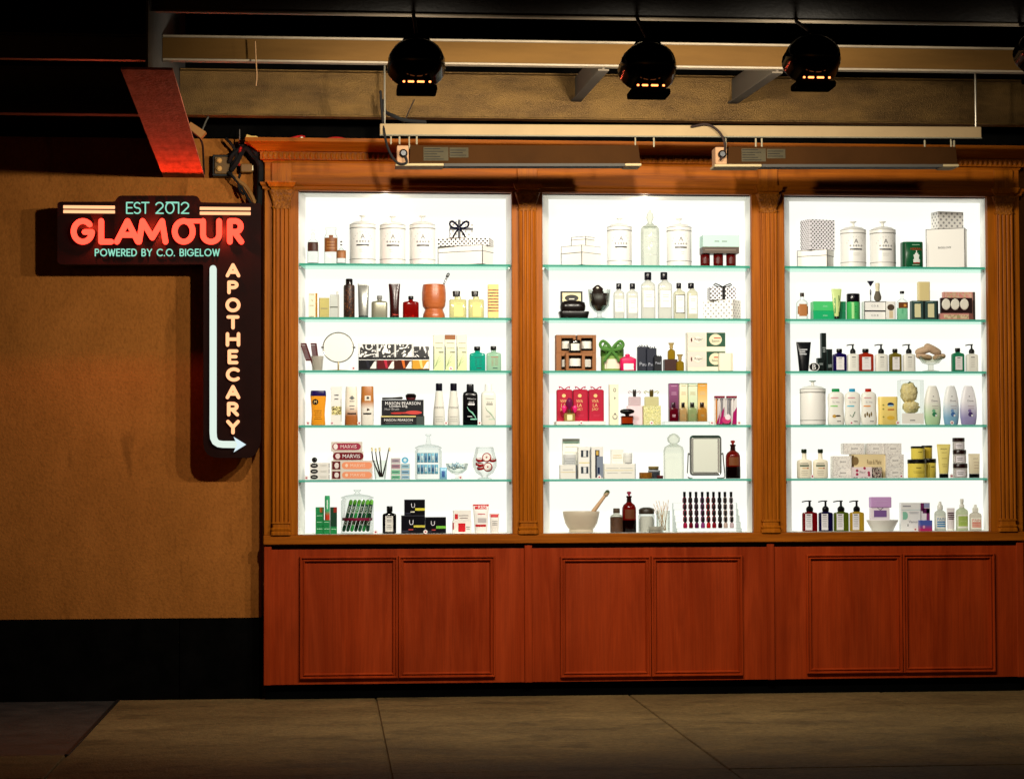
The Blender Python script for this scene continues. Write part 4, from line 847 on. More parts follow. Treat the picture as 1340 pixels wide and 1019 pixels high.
b1 = T('brush_box', 'black hairbrush box with pink brush picture lying on a longer box', 'box', 499.5, 554, 523.3, 3, D=.09, on=b0); b1.box('carton', m('#15161e')); b1.txt('MASON PEARSON', WTX, .5, .78, w=.84); b1.txt('London Eng.', WTX, .4, .59, w=.44); b1.txt('Hair Brush', m('#b9b9b9'), .24, .42, w=.34); b1.disc('brush_picture', m('#d0504a'), .76, .2, .2, .12); b1.disc('brush_picture', m('#c23a34'), .36, .16, .15, .06); b1.lab('brush_picture', m('#c94840'), .35, .7, .13, .22)
t = T('hairbrush', 'dark hairbrush with a maroon pad lying on the black boxes', 'brush', 500, 553, 515, 3, D=.05, on=b1, Y=.16); t.loft('head', m('#1d1416', .3), [(.18, .20, .6, 2), (.4, .26, .9, 2), (.75, .27, 1, 2), (1, .18, .6, 2)], 22, .21); t.loft('pad', m('#5c1a20'), [(0, .2, .7, 2), (.2, .25, .85, 2), (.34, .24, .8, 2)], 22, .21); t.tube('handle', m('#1d1416', .3), [(.48, 0, .3), (.25, 0, .25), (.02, 0, .22)], [.009, .006, .007], 8)
for a, b, c0, c1, lb in ((566.5, 582.5, .22, .72, 'tall tapered white bottle with black cap, beside the brush boxes'), (585.5, 601.5, .2, .72, 'tall tapered white bottle with black cap, beside the black bottle')):
    t = T('bottle', lb, 'bottle', a, b, 501.5, 3, D=.06, group='tapered white bottles'); t.loft('body', m('#e4e4dc', .3), [(0, .92, .92, 2), (.02, 1, 1, 2), (.35, .92, .92, 2), (.6, .72, .72, 2), (.81, .56, .56, 2)]); sf = t.surf; t.loft('cap', m('#121220', .2), [(.82, .54, .54, 2), (.98, .54, .54, 2), (1, .5, .5, 2)]); t.surf = sf; t.txt('nexus', m('#8c8c88'), .5, .42, w=.7); t.lines(m('#aaaaa4'), .18, .82, (.2, .14, .09), .012)
def salon(x0, x1, lb, body, cap, wave, txc):
    t = T('bottle', lb, 'bottle', x0, x1, 502.5, 3, D=.055); t.loft('body', body, [(0, .92, .92, 5), (.02, 1, 1, 5), (.72, 1, 1, 5), (.79, .9, .9, 4), (.82, .6, .7, 3), (.83, .5, .6, 2)]); sf = t.surf; t.loft('cap', cap, [(.83, .5, .58, 2.5), (.98, .48, .56, 2.5), (1, .44, .5, 2.5)]); t.surf = sf
    t.txt('TRESemme', txc, .58, .64, w=.6); t.txt('SILK', txc, .58, .55, w=.4); t.lab('name', txc, .34, .78, .485, .525)
    t.tube('swoosh', wave, [(.28, -.52, .44), (.4, -.53, .36), (.62, -.53, .3), (.82, -.53, .2), (.9, -.5, .14)], [.002, .004, .006, .004, .002], 5); t.lab('stripe', wave, .5, .95, .13, .16); t.lines(txc, .3, .62, (.21,), .015)
    return t
salon(605.5, 625, 'black shampoo bottle with a mint swoosh', m('#0c0c12', .2), m('#14141c', .2), m('#8fd0b8'), m('#d8d8dc'))
salon(629.5, 648.5, 'white conditioner bottle with a pale green swoosh beside the black bottle', m('#e6e6dc', .3), m('#ecece6'), m('#c2d6c4'), m('#a8a8a0'))
# fifth shelf
ob = None
for k in range(3):
    t = T('soap_carton', ('small white box with black oval label, bottom of three', 'small white box with black oval label, middle of three', 'small white box with black oval label, top of three')[k], 'carton', 405.5, 431.5, (620.3, 612.8, 605.3)[k], 4, D=.06, on=ob, group='stack of small white boxes'); t.box('body', m('#ecebe6')); t.disc('oval_label', m('#131316'), .22, .5, .19, .4); t.lines(m('#d0d0cc'), .12, .32, (.5,), .12); t.lab('edge', m('#8a8a88'), .955, .985, .1, .9); t.lines(LINK, .5, .85, (.6, .4), .05); ob = t
t = T('soap_ball', 'small black ball on top of the white box stack', 'ball', 407.8, 415.2, 598, 4, D=.037, on=ob); t.loft('ball', m('#121214', .25), [(z, math.sqrt(max(.02, 1-(2*z-1)**2)), math.sqrt(max(.02, 1-(2*z-1)**2)), 2) for z in (0, .08, .2, .35, .5, .65, .8, .92, 1)], 16)
ob = None
for k, (x0, x1, yt, lb) in enumerate(((433.5, 487.5, 615.4, 'peach and maroon toothpaste carton at the bottom of the stack'), (433.5, 487.5, 602.5, 'peach and maroon toothpaste carton, second from the bottom'), (436, 475.5, 590.6, 'dark maroon toothpaste carton with white lettering'), (433.5, 474, 578, 'pale carton with pink toothpaste panel on top of the stack'))):
    t = T('toothpaste_carton', lb, 'carton', x0, x1, yt, 4, D=.05, on=ob, group='stacked toothpaste cartons'); t.box('body', m('#dcd3c8')); 
    def pill(c, x0, x1, z0=.14, z1=.86):
        t.lab('panel', m(c), x0, x1, z0, z1); hh = (z1-z0)/2
        for xx in (x0, x1): t.disc('panel', m(c), xx, (z0+z1)/2, hh*t.H/t.W, hh, .0009)
    if k < 2:
        t.lab('end_panel', m('#6a0f1c'), .02, .22, .1, .92); t.disc('emblem', m('#e6dcd8'), .13, .5, .055, .3); pill('#f0a27c', .34, .90); t.txt('MARVIS', m('#f6d8c0'), .64, .5, w=.36, off=.002); t.disc('emblem', m('#f6d8c0'), .37, .5, .035, .18, .002)
    elif k == 2: pill('#7d1424', .11, .88, .06, .9); t.txt('MARVIS', WTX, .60, .48, w=.58, off=.002); t.disc('emblem', m('#e8d8d6'), .15, .48, .08, .3, .002)
    else: pill('#a83a54', .14, .84); t.txt('MARVIS', m('#f2dede'), .56, .5, w=.52, off=.002); t.disc('emblem', m('#f4ecea'), .14, .5, .07, .3, .002)
    ob = t
t = T('tumbler', 'clear glass tumbler holding dark toothbrushes', 'tumbler', 488, 507, 602, 4, D=.07); t.loft('cup', GLASS, [(0, .7, .7, 2), (.03, .74, .74, 2), (1, 1, 1, 2), (.98, .96, .96, 2), (.06, .7, .7, 2)], 22)
for k, (hx, hy, lb, c) in enumerate(((486, 586, 'dark toothbrush leaning furthest left in the glass', '#2a1510'), (491, 587, 'dark toothbrush second from the left in the glass', '#20100c'), (496, 586, 'dark toothbrush with pale bristles in the middle of the glass', '#33181a'), (509, 586, 'dark toothbrush leaning right in the glass', '#3a2a20'))):
    p0 = U(497+k*1.2, 623, .17+.008*k); p1 = U(hx+(2 if k < 3 else -3), 602, .17+.008*k); p2 = U(hx, hy, .17+.008*k)
    o = empty('toothbrush', p0, lb, 'toothbrush', 'toothbrushes in a glass'); obj('handle', *tubevf([(0, 0, 0), p1-p0, p2-p0], [.0055, .0045, .003], 7), m(c, .3), o, True)
    d = (p2-p0); hd = obj('bristles', *boxvf(-.001, .010, -.005, .005, -.022, .004, .001), m('#e6dcae', .6), o, loc=d)
cols = (('#b9a9b4', '#b08a98', '#7cc4a0', '#6fbf98'), ('#9cc7d8', '#8fb9d4', '#9cc4dc'))
for c in range(2):
    ob = None
    for k in range(4-c):
        ys = (621.3, 613.8, 606.2, 599.0)[k]
        t = T('small_carton', 'tiny %s carton, %s of the %s stack beside the toothbrushes' % ((('green', 'green', 'pink', 'lilac'), ('blue', 'blue', 'blue'))[c][k], ('bottom', 'second', 'third', 'top')[k], ('left', 'right')[c]), 'carton', (511.5, 524.6)[c], (524, 536.3)[c], ys, 4, D=.05, on=ob, group='tiny stacked cartons'); t.box('body', m('#d6dcd8')); t.lab('panel', m(cols[c][3-k] if c == 0 else cols[c][2-k]), .06, .94, .15, .85); t.lines(m('#5a6a78'), .15, .8, (.5,), .14); ob = t
t = T('blue_tin', 'small round light blue tin on top of the tiny cartons', 'tin', 525.5, 534.5, 597.8, 4, D=.02, on=ob); obj('body', *xf(loftvf([(-.008, t.W/2, t.H/2, 2), (.008, t.W/2, t.H/2, 2)], 20), (0, 0, t.H/2), rx=RAD(90)), m('#6cb8d8'), t.root, True); obj('badge', *xf(loftvf([(.0081, t.W*.25, t.H*.25, 2), (.0088, t.W*.25, t.H*.25, 2)], 14), (0, 0, t.H/2), rx=RAD(90)), m('#d8eef4'), t.root)
jar1 = glassjar(T('glass_jar', 'clear lidded jar of blue wrapped sachets', 'jar', 543, 578, 568, 4, D=.12, Y=.19), .68)
kk = 0
for r, (yt, yb) in enumerate(((592.5, 605), (607.5, 620))):
    for k in range(6):
        t = T('sachet', 'blue and white wrapped sachet standing inside the lidded jar', 'sachet', 545.5+k*4.7, 549.8+k*4.7, yt, 4, yb=yb, D=.05, Y=.19+.004*(k % 2), group='blue sachets in the jar'); t.loft('pouch', m(('#7fc4e0', '#9ad2ea', '#6aa8cc')[(k+r) % 3], .3), [(0, 1, .1, 3), (.08, .98, .5, 3), (.5, .95, .8, 3), (.92, .98, .5, 3), (1, 1, .1, 3)]); t.lab('print', m(('#4a6a94', '#5a86b0', '#dbeef4')[(k*2+r) % 3]), .25, .75, .25, .7)
t = T('sachet', 'blue and white sachet lying loose before the lidded jar', 'sachet', 575, 585, 611.5, 4, D=.03, Y=.10); t.loft('pouch', m('#8fc8e4', .3), [(0, 1, .1, 3), (.1, .98, .5, 3), (.5, .95, .8, 3), (.9, .98, .5, 3), (1, 1, .1, 3)]); t.lab('print', m('#4a72b0'), .3, .7, .2, .7)
t = T('glass_bowl', 'clear footed bowl holding pale blue floss picks', 'bowl', 583, 613, 606, 4, D=.12); t.loft('bowl', GLASS, [(0, .5, .5, 2), (.03, .5, .5, 2), (.07, .12, .12, 2), (.3, .12, .12, 2), (.38, .5, .5, 2), (.6, .86, .86, 2), (1, 1, 1, 2), (.96, .96, .96, 2), (.6, .8, .8, 2), (.42, .4, .4, 2)], 28); bw_ = t
mb = MB(); rg = random.Random(3)
for k in range(46):
    a = rg.uniform(0, 6.28); rr = rg.uniform(0, .055); c = Vector((rr*math.cos(a)*1.05, rr*math.sin(a)*.8, bw_.H*.7+rg.uniform(-.006, .035)*(1-rr/.08))); d = Vector((rg.uniform(-1, 1), rg.uniform(-1, 1), rg.uniform(-.5, .5))).normalized()*.014
    mb.add(tubevf([c-d, c, c+d+Vector((0, 0, .004))], .0032, 5))
tag(obj('floss_picks', *mb.out(), print_mat(['#cfe6ee', '#6fa8cc', '#e8f2f2', '#3f78a8'], 40, (.42, .52, .64)), None, True, bw_.root.location), 'heap of pale blue floss picks in the footed glass bowl', 'floss picks', kind='stuff')
t = T('glass_bowl', 'round clear fishbowl jar holding red and white tins', 'bowl', 618.5, 650, 585, 4, D=.15); t.loft('bowl', GLASS, [(0, .6, .6, 2), (.02, .6, .6, 2), (.05, .25, .25, 2), (.10, .3, .3, 2), (.2, .72, .72, 2), (.4, .98, .98, 2), (.6, 1, 1, 2), (.85, .8, .8, 2), (1, .72, .72, 2), (.98, .68, .68, 2)], 30)
for k, (cx, cy, rr, face, lb) in enumerate(((637, 598.5, 6.2, 1, 'round red and white tin at the top of the fishbowl'), (638.5, 611, 6.2, 1, 'round red and white tin facing out low in the fishbowl'), (628, 601.5, 5.5, 0, 'red tin on edge in the fishbowl, uppermost at left'), (627.5, 607.5, 5.5, 0, 'red tin on edge in the fishbowl, middle at left'), (629.5, 612, 5.5, 0, 'red tin on edge in the fishbowl, lowest at left'), (645, 602, 4.5, 0, 'red tin tucked behind at the right of the fishbowl'))):
    p = U(cx, cy, .15+(.0 if face else .03)); r = rr/196; o = empty('red_tin', p, lb, 'tin', 'red tins in the fishbowl'); o.rotation_euler = (RAD(78), 0, RAD(-12)) if face else (RAD(18), RAD(-14+8*k % 30), 0)
    obj('tin', *loftvf([(-.007, r*.97, r*.97, 2), (-.006, r, r, 2), (.006, r, r, 2), (.008, r*.95, r*.95, 2)], 22), m('#b01c26', .3), o, True); obj('lid_label', *loftvf([(.0081, r*.78, r*.78, 2), (.0088, r*.78, r*.78, 2)], 20), m('#ece6e4'), o); obj('emblem', *loftvf([(.0089, r*.2, r*.2, 2), (.0093, r*.2, r*.2, 2)], 10), m('#b05a60'), o)
# floor of the first window
GR = '#1f8a50'
ob = None; grid = [(413, 422.6, 688.4, 697), (413, 422.6, 680.2, 688.4), (413, 422.6, 671.8, 680.2), (423, 431.8, 688.4, 697), (423, 431.8, 680.2, 688.4), (432.2, 441, 688.8, 697)]
names = ['green lip balm carton at the bottom left of its stack', 'green lip balm carton, second up in the left column', 'green lip balm carton, third up in the left column', 'green lip balm carton at the bottom middle of its stack', 'green lip balm carton, upper one in the middle column', 'green lip balm carton at the bottom right of its stack']
L_ = {}
for k, (a, b, yt, yb) in enumerate(grid):
    t = T('balm_carton', names[k], 'carton', a, b, yt, 5, D=.045, Y=.14, on=L_.get(a), group='green lip balm cartons'); t.box('body', m(GR)); t.lines(m('#a6dcb8'), .15, .9, (.68,), .1); L_[a] = t
t = T('balm_carton', 'tall green carton with orange corner behind the small green ones', 'carton', 413, 424, 663.3, 5, D=.03, Y=.20, group='green lip balm cartons'); t.box('body', m('#249158')); t.lab('corner', m('#d0703c'), .5, .8, .8, .98)
t = T('balm_carton', 'tall dark green and red carton at the right behind small ones', 'carton', 432, 441, 663.3, 5, D=.03, Y=.20, group='green lip balm cartons'); t.box('body', m('#1c4a34')); t.lab('corner', m('#a0301c'), .5, 1, .8, 1)
t = T('balm_tube', 'green lip balm stick with red foot standing on the green cartons', 'tube', 424.8, 431.8, 648.3, 5, D=.03, Y=.14, on=L_[423]); t.loft('tube', grad_mat('#c23a1c', '#36a86c', .03, .06), [(0, .95, .95, 2), (.9, 1, 1, 2), (1, .9, .9, 2)], 18); t.txt('PLUS', m('#d8f0e0'), .5, .62, w=.5, rot=RAD(90)) if False else t.lab('lettering', m('#d8f0e0'), .38, .62, .45, .82)
jar = glassjar(T('glass_jar', 'large clear lidded jar full of green wrapped candy tubes', 'jar', 446, 489, 640.5, 5, D=.19, Y=.19), .80)
for k in range(7):
    x = 450+k*5.2; a = U(x, 693, .15+.03*(k % 2)); b = U(min(x+9+k*.3, 486), 657, .16+.03*(k % 2)); d = b-a
    o = empty('candy_tube', a, 'green foil wrapped candy tube leaning in the large jar', 'candy', 'candy tubes in the jar'); nz = d.normalized()
    obj('wrapper', *tubevf([(0, 0, 0), d*.5, d], .0125, 10), m(('#174a34', '#1d5c3e', '#2f9a4e')[k % 3], .3), o, True); obj('end_wrap', *tubevf([d*.93, d*1.03], .0132, 10), m('#7cc850', .3), o, True)
    v, f, ar = textvf('ZYM'); ang = math.atan2(d.z, d.x)
    for q in (.28, .72):
        P_ = d*q; vv = []
        for s_, c_ in v:
            s_, c_ = s_*.017, c_*.015; vv.append((P_.x+s_*math.cos(ang)-c_*math.sin(ang), P_.y-.0138, P_.z+s_*math.sin(ang)+c_*math.cos(ang)))
        obj('lettering', vv, f, m('#dfe8e0'), o)
rb = jar.loft('ribbon', m('#8c1f4a', .4), [(.30, .93, .90, 2), (.36, .93, .90, 2)], 28, surf=False)
t = flask(T('bottle', 'black bottle with arched white label and round black cap', 'bottle', 500.5, 518.5, 662, 5, D=.05), m('#14141a', .15, 'l'), BK, (.3, .74), .79, .72, 6, m('#dcdcd6'), (.2, .76), (.07, .64)); t.lines(INK, .3, .66, (.6, .5, .44, .3, .24, .18), .02)
ub = {}
for k, (a, b, yt, on, lb, st) in enumerate(((525, 555.8, 674, None, 'black box marked U with a yellow stripe, lower left of three', '#c8c050'), (556.4, 583.3, 676.2, None, 'black box marked U with a green stripe, lower right of three', '#7cc04a'), (529, 555.8, 653.3, 0, 'black box marked U with a yellow flash, on top', '#d8d04a'))):
    t = T('black_box', lb, 'box', a, b, yt, 5, D=.08, on=ub.get(on), group='black boxes marked U'); t.box('carton', m('#10111a', .3)); t.txt('U', m('#dcdce4'), .42 if k != 1 else .36, .62, h=.28); t.lab('stripe', m(st), .52, 1, .30 if k != 0 else .34, .46); t.lab('edge', m('#4a4c58'), .0, 1, .97, 1); t.lines(m('#b04a48') if k != 2 else m('#e4e2d0'), .3, .5, (.22,), .07); t.lines(m('#3c4052'), .02, .3, (.12,), .05); ub[k] = t
lo = carton(T('carton', 'white medicine carton with a red square, under another', 'carton', 592, 616.5, 681, 5, D=.06), m('#eae9e4')); lo.lab('red_square', m('#cc2430'), .3, .68, .12, .8); lo.lab('red_edge', m('#b0303a'), .0, .07, .3, .85); lo.lines(INK, .72, .92, (.5, .35), .05)
t = carton(T('carton', 'white medicine carton with a red mark, on top of another', 'carton', 593, 616, 667.5, 5, D=.06, on=lo), m('#ecebe6')); t.lab('red_mark', m('#cc3038'), .08, .26, .15, .65); t.lines(m('#8a7a7a'), .32, .85, (.5, .25), .06)
t = squeeze(T('tube', 'large white cream tube with red crimped top', 'tube', 618.5, 640, 659.5, 5, D=.06), m('#e8e7e3'), WH, .05, 1, .76); t.lab('red_top', m('#cc2430'), .02, .98, .83, .995); t.txt('KERI', WTX, .6, .91, w=.5); t.lab('red_band', m('#b81e2c'), .16, .8, .22, .30); t.lab('label', m('#b9b5b6'), .3, .82, .36, .52); t.lines(m('#c05a64'), .3, .75, (.66,), .03)
t = squeeze(T('tube', 'small white cream tube with red crimped top', 'tube', 640.5, 653.5, 671.5, 5, D=.05), m('#dedcd8'), WH, .05, 1, .8); t.lab('red_top', m('#c8303a'), .04, .98, .80, .96); t.lines(INK, .25, .8, (.6, .5, .42), .03)
for px, py, s, lb in ((462.5, 485.5, 2, 'round price tag with pink dot by the vanity mirror'), (590, 485.5, 2, 'round price tag with pink dot under the brown banded carton'), (403, 555, 3, 'round price tag with pink dot by the orange shampoo'), (434.5, 555, 3, 'round price tag with pink dot by the slim white carton'), (470, 555, 3, 'round price tag with pink dot between the copper bottles'), (583.7, 555.5, 3, 'round price tag with pink dot between the tapered bottles'), (627.5, 555.5, 3, 'round price tag with pink dot by the black shampoo'), (401, 626, 4, 'round price tag with pink dot by the black oval boxes'), (602.5, 626.5, 4, 'round price tag with pink dot by the footed bowl'), (491.5, 694, 5, 'round price tag with pink dot by the jar of candy'), (556.7, 693, 5, 'round price tag with pink dot on the black U boxes')): pricetag(px, py, s, lb)
# ================= second window, top shelf
hb = hatbox(T('hat_box', 'white square box with black edges seen corner on', 'box', 735, 786, 323.5, 0, Y=.19), .46, 47, .64)
hatbox(T('hat_box', 'small white box with black edges on top of a larger one', 'box', 748, 777.8, 311, 0, Y=.19, on=hb), .56, 42, .72)
canister(794.5, 826.5, 285.5, 0, 'first white canister in the middle window, beside the edged boxes')
t = T('glass_jar', 'tall pale frosted jar with a pear shaped stopper between two canisters', 'jar', 838.5, 862.5, 275, 0, D=.12); t.loft('jar', m('#f4f5ee', .1, 'g'), [(0, .95, .95, 2), (.02, 1, 1, 2), (.62, 1, 1, 2), (.68, .95, .95, 2), (.7, .8, .8, 2)], 28); sf = t.surf; t.loft('stopper', m('#f4f5ee', .1, 'g'), [(.7, .8, .8, 2), (.715, .82, .82, 2), (.73, .5, .5, 2), (.78, .22, .22, 2), (.86, .4, .4, 2), (.93, .34, .34, 2), (.965, .12, .12, 2), (.98, .18, .18, 2), (1, .1, .1, 2)], 18); t.surf = sf; t.lines(LINK, .2, .8, (.5, .42, .2), .01)
canister(872.5, 904.5, 286, 0, 'second white canister in the middle window, beside the mint box', bar='#2c2c2e')
cd = None
for k, (a, b) in enumerate(((916.5, 929), (933.5, 946.3), (950.3, 963))):
    t = T('candle', ('first dark red candle under the mint box', 'middle dark red candle under the mint box', 'third dark red candle under the mint box')[k], 'candle', a, b, 333, 0, D=.065, group='dark red candles'); t.loft('glass', m('#7a120e', .1, 'l'), [(0, .9, .9, 2), (.05, .98, .98, 2), (.5, 1, 1, 2), (.95, 1, 1, 2), (1, .95, .95, 2)], 22); t.lab('label', m('#5a1a10'), .2, .8, .25, .7); cd = t
t = T('gift_tray', 'pale mint gift box with taupe base lying on three red candles', 'box', 917.5, 965.3, 309.2, 0, D=.13, on=cd); t.box('lid', m('#bfe0d4'), 0, 1, .36, 1); t.lines(INK, .32, .45, (.66,), .05); t.lines(INK, .52, .66, (.66,), .05); t.box('base', m('#5e5248'), .0, .99, .0, .36); t.lines(m('#8a7c70'), .06, .9, (.18,), .05)
# second shelf
dish = T('soap_dish', 'black wooden soap dish with angled sides', 'dish', 731, 770.5, 408, 1, D=.12); dish.loft('dish', m('#15100f', .3), [(0, .88, .9, 6), (.05, .9, .92, 6), (.9, 1, 1, 6), (1, .98, .98, 6)], 26)
t = T('soap_bar', 'rounded black soap bar lying on the black dish', 'soap', 733, 766, 394, 1, D=.09, on=dish, Y=.15); t.loft('bar', m('#1c1513', .25), [(0, .86, .86, 3), (.15, .98, .96, 3), (.5, 1, 1, 3), (.85, .94, .9, 3), (1, .7, .7, 3)], 26)
t = T('soap_carton', 'cream soap carton in a black frame with a black oval', 'carton', 733.5, 762, 381.3, 1, D=.03, Y=.25); t.box('frame', m('#15120f')); t.lab('face', m('#eeE4b4'.lower()), .08, .92, .1, .94); t.disc('oval', m('#22201c'), .5, .76, .32, .12); t.lab('name', m('#e4dfd0'), .38, .62, .71, .745, .002)
t = T('leather_bag', 'dark brown leather pouch with scalloped flap in a glass bowl', 'pouch', 771.5, 797, 373, 1, D=.09, yb=407); lea = m('#2b1c18', .4)
t.loft('pouch', lea, [(0, .3, .4, 2), (.06, .55, .6, 2.2), (.2, .78, .85, 2.2), (.4, .92, 1, 2.3), (.66, 1, .95, 2.3), (.68, .96, .9, 2.3)], 24); t.loft('neck', lea, [(.66, .6, .7, 2), (.74, .62, .6, 2), (.78, .52, .5, 2), (.86, .56, .4, 2.2), (.92, .4, .3, 2.2), (1, .12, .15, 2)], 18, -.08); t.disc('ring', m('#d8d2c4'), .4, .89, .07, .035)
for x in (.16, .38, .62, .84): t.tube('fold', m('#1c110e', .4), [(x, -.30-.2*(1-abs(x-.5)*2), .66), (x+(.5-x)*.3, -.42, .35), (x+(.5-x)*.5, -.3, .12)], .0028, 5)
t = T('glass_bowl', 'clear footed bowl round the dark leather pouch', 'bowl', 769.5, 799, 379, 1, D=.15); t.loft('bowl', GLASS, [(0, .6, .6, 2), (.03, .6, .6, 2), (.08, .2, .2, 2), (.2, .18, .18, 2), (.26, .45, .45, 2), (.45, .85, .85, 2), (1, 1, 1, 2), (.97, .96, .96, 2), (.45, .8, .8, 2), (.29, .35, .35, 2)], 28)
CW = '#efeeda'
for a, b, yt, c0, c1, zc, lb, fr, lz in ((803, 816.5, 371, .25, .75, .84, 'small clear bottle with square black cap, next to the pouch bowl', 0, (.2, .55)), (820, 834.5, 371, .28, .77, .84, 'small clear bottle with framed white label, second along', 1, (.16, .6)), (839, 857, 356.5, .24, .74, .835, 'tall pale bottle with black cap, left of the tall two', 1, (.24, .62)), (861, 879, 356.5, .18, .68, .84, 'tall pale bottle with black cap, right of the tall two', 1, (.24, .62)), (881.5, 896.5, 370.5, .24, .66, .85, 'small yellowish bottle with black framed label', 2, (.16, .68)), (899, 912.5, 370.5, .1, .68, .85, 'small yellowish bottle with plain label beside the dotted gifts', 1, (.14, .66))):
    t = flask(T('bottle', lb, 'bottle', a, b, yt, 1, D=.06, group='black capped bottles in a row'), m('#f7f5e0' if a > 880 else '#f6f6ee', .2, 'l'), m('#14121c', .25), (c0, c1), zc, .76, 6); t.lab('label', m('#f0efe8'), .1, .92, *lz)
    e = m('#3a3c3c' if fr == 2 else '#b4b4ac')
    if fr:
        th = .03 if fr == 2 else .014
        for q in ((.1, .92, lz[0], lz[0]+th*.7), (.1, .92, lz[1]-th*.7, lz[1]), (.1, .1+th*1.6, *lz), (.92-th*1.6, .92, *lz)): t.lab('label_border', e, *q, .0014)
    t.lines(m('#b2b2a8'), .28, .74, (lz[1]-.1, lz[1]-.15, lz[0]+.14), .012)
big = hatbox(T('gift_box', 'large white gift box with grey dots', 'gift box', 920.5, 969, 393.5, 1, Y=.19), .70, 36, nolid=True, mat=dots_mat('#efeeea', '#8f8f8d', .028, .0062), edge=None)
t = T('gift_box', 'white box with bold black dots and ribbon on the grey dotted box', 'gift box', 927.5, 961, 376.5, 1, Y=.18, D=.12, on=big); t.box('box', dots_mat('#efecef', '#0c0c10', .0205, .0066)); t.box('ribbon', BK, .46, .58, 0, 1.01, -.515, .515, surf=False)
for s in (-1, 1): t.tube('bow_loop', BK, [(.52, -.2, 1.03), (.52+s*.12, -.22, 1.16), (.52+s*.3, -.25, 1.3), (.52+s*.36, -.22, 1.2), (.52+s*.2, -.2, 1.06), (.52, -.2, 1.03)], .0042, 6)
# third shelf
kraft = m('#9a6a42', .6); candg = m('#1a1512', .1)
def candlebox(x0, x1, yt, lb, Y, on=None, wx=(.26, .86), wz=(.1, .82), D=.10):
    t = T('candle_box', lb, 'box', x0, x1, yt, 2, D=D, Y=Y, on=on, group='kraft candle boxes')
    t.box('side', kraft, 0, wx[0], 0, 1); t.box('side', kraft, wx[1], 1, 0, 1); t.box('top', kraft, wx[0], wx[1], wz[1], 1); t.box('bottom', kraft, wx[0], wx[1], 0, wz[0]); t.box('back', m('#4a2a18'), wx[0], wx[1], wz[0], wz[1], .42, .49)
    ww = (wx[1]-wx[0])*t.W; c = ((wx[0]+wx[1])/2-.5)*t.W
    g = obj('candle', *loftvf([(wz[0]*t.H+.001, ww*.43, .034, 2), (wz[0]*t.H+.006, ww*.46, .036, 2), (wz[1]*t.H-.012, ww*.46, .036, 2), (wz[1]*t.H-.006, ww*.4, .03, 2)], 18, c, -.005), candg, t.root, True)
    z0, z1 = (wz[0]+.14)*t.H, (wz[1]-.17)*t.H
    obj('candle_label', *loftvf([(z0, ww*.465, .0368, 2), (z1, ww*.465, .0368, 2)], 18, c, -.005), m('#e6e4dc'), g, True)
    return t
l1 = candlebox(727, 752.5, 462, 'kraft box with a candle window, lower left of the stack', .20); r1 = candlebox(754.5, 779, 462, 'kraft box with a candle window, lower right of the stack', .20, wx=(.2, .8))
candlebox(727, 752.5, 438.8, 'kraft box with a candle window, upper left of the stack', .20, l1); candlebox(754.5, 779, 438.8, 'kraft box with a candle window, upper right of the stack', .20, r1, (.2, .82))
fr = candlebox(740, 764.5, 462.3, 'kraft box with a candle window standing in front of the stack', .10, None, (.14, .84), (.12, .86), .085)
t = T('candle', 'dark glass candle with white label on top of the front kraft box', 'candle', 744.5, 760, 445, 2, D=.07, Y=.10, on=fr); t.loft('glass', m('#1c1713', .08), [(0, .9, .9, 2), (.04, .98, .98, 2), (.95, 1, 1, 2), (1, .94, .94, 2)], 24); t.lab('label', m('#e9e7de'), .03, .97, .2, .72)
t = T('gift_drum', 'round pale green gift drum with a big green satin bow', 'gift box', 786, 816, 456, 2, D=.13); t.loft('drum', m('#86a85a', .5), [(0, .96, .96, 2), (.02, .98, .98, 2), (.7, .98, .98, 2)], 30); t.lab('label', m('#e8dcc8'), .14, .97, .1, .52); sf = t.surf; t.loft('lid', m('#4f7a34', .45), [(.66, 1.0, 1.0, 2), (.68, 1.02, 1.02, 2), (.97, 1.02, 1.02, 2), (1, .98, .98, 2)], 30); gs = m('#5c8a48', .25); bow(t, gs, .42, .9, .5, .42, -.56, 1.7)
for s, x in ((-1, .2), (1, .72)): t.loft('bow_puff', gs, [(.78, .05, .08, 2), (.92, .28, .2, 2.2), (1.08, .34, .24, 2.2), (1.2, .2, .14, 2)], 14, x-.5, -.5)
t = T('gift_jar', 'hot pink jar shaped box with knob and white label', 'jar', 810.5, 832, 463, 2, D=.10, Y=.12); pk = m('#d81a63', .4); t.loft('body', pk, [(0, .94, .94, 5), (.02, .97, .97, 5), (.66, 1, 1, 5), (.7, .98, .98, 5), (.84, .45, .45, 3), (.86, .28, .3, 2), (.9, .3, .32, 2), (.96, .28, .3, 2), (1, .15, .16, 2)], 26); t.lab('label', m('#ece8e4'), .2, .8, .05, .42)
sl = m('#22283a', .5)
for k, (a, b, yt, Y, lb) in enumerate(((834, 849, 454, .21, 'tall slate blue gift bag with tissue top'), (846, 858.5, 456, .17, 'slate blue gift bag in the middle of three'), (855.5, 865.5, 466.5, .12, 'short dark gift bag with white print'))):
    t = T('gift_bag', lb, 'bag', a, b, yt, 2, D=.05, Y=Y, group='slate gift bags'); t.box('bag', sl if k < 2 else m('#141820', .5))
    for q in range(4): t.tube('tissue', m('#10131c'), [(.1+q*.25, 0, .97), (.18+q*.22, -.1, 1.06+.03*(q % 2)), (.3+q*.2, 0, 1.02)], .003, 5)
    t.txt('Paul', m('#b4b8c4'), .5, .3 if k < 2 else .55, w=.7)
blk_ = carton(T('brown_block', 'dark brown display block under a gold perfume bottle', 'block', 868.7, 885.5, 470.5, 2, D=.08), m('#46251c'))
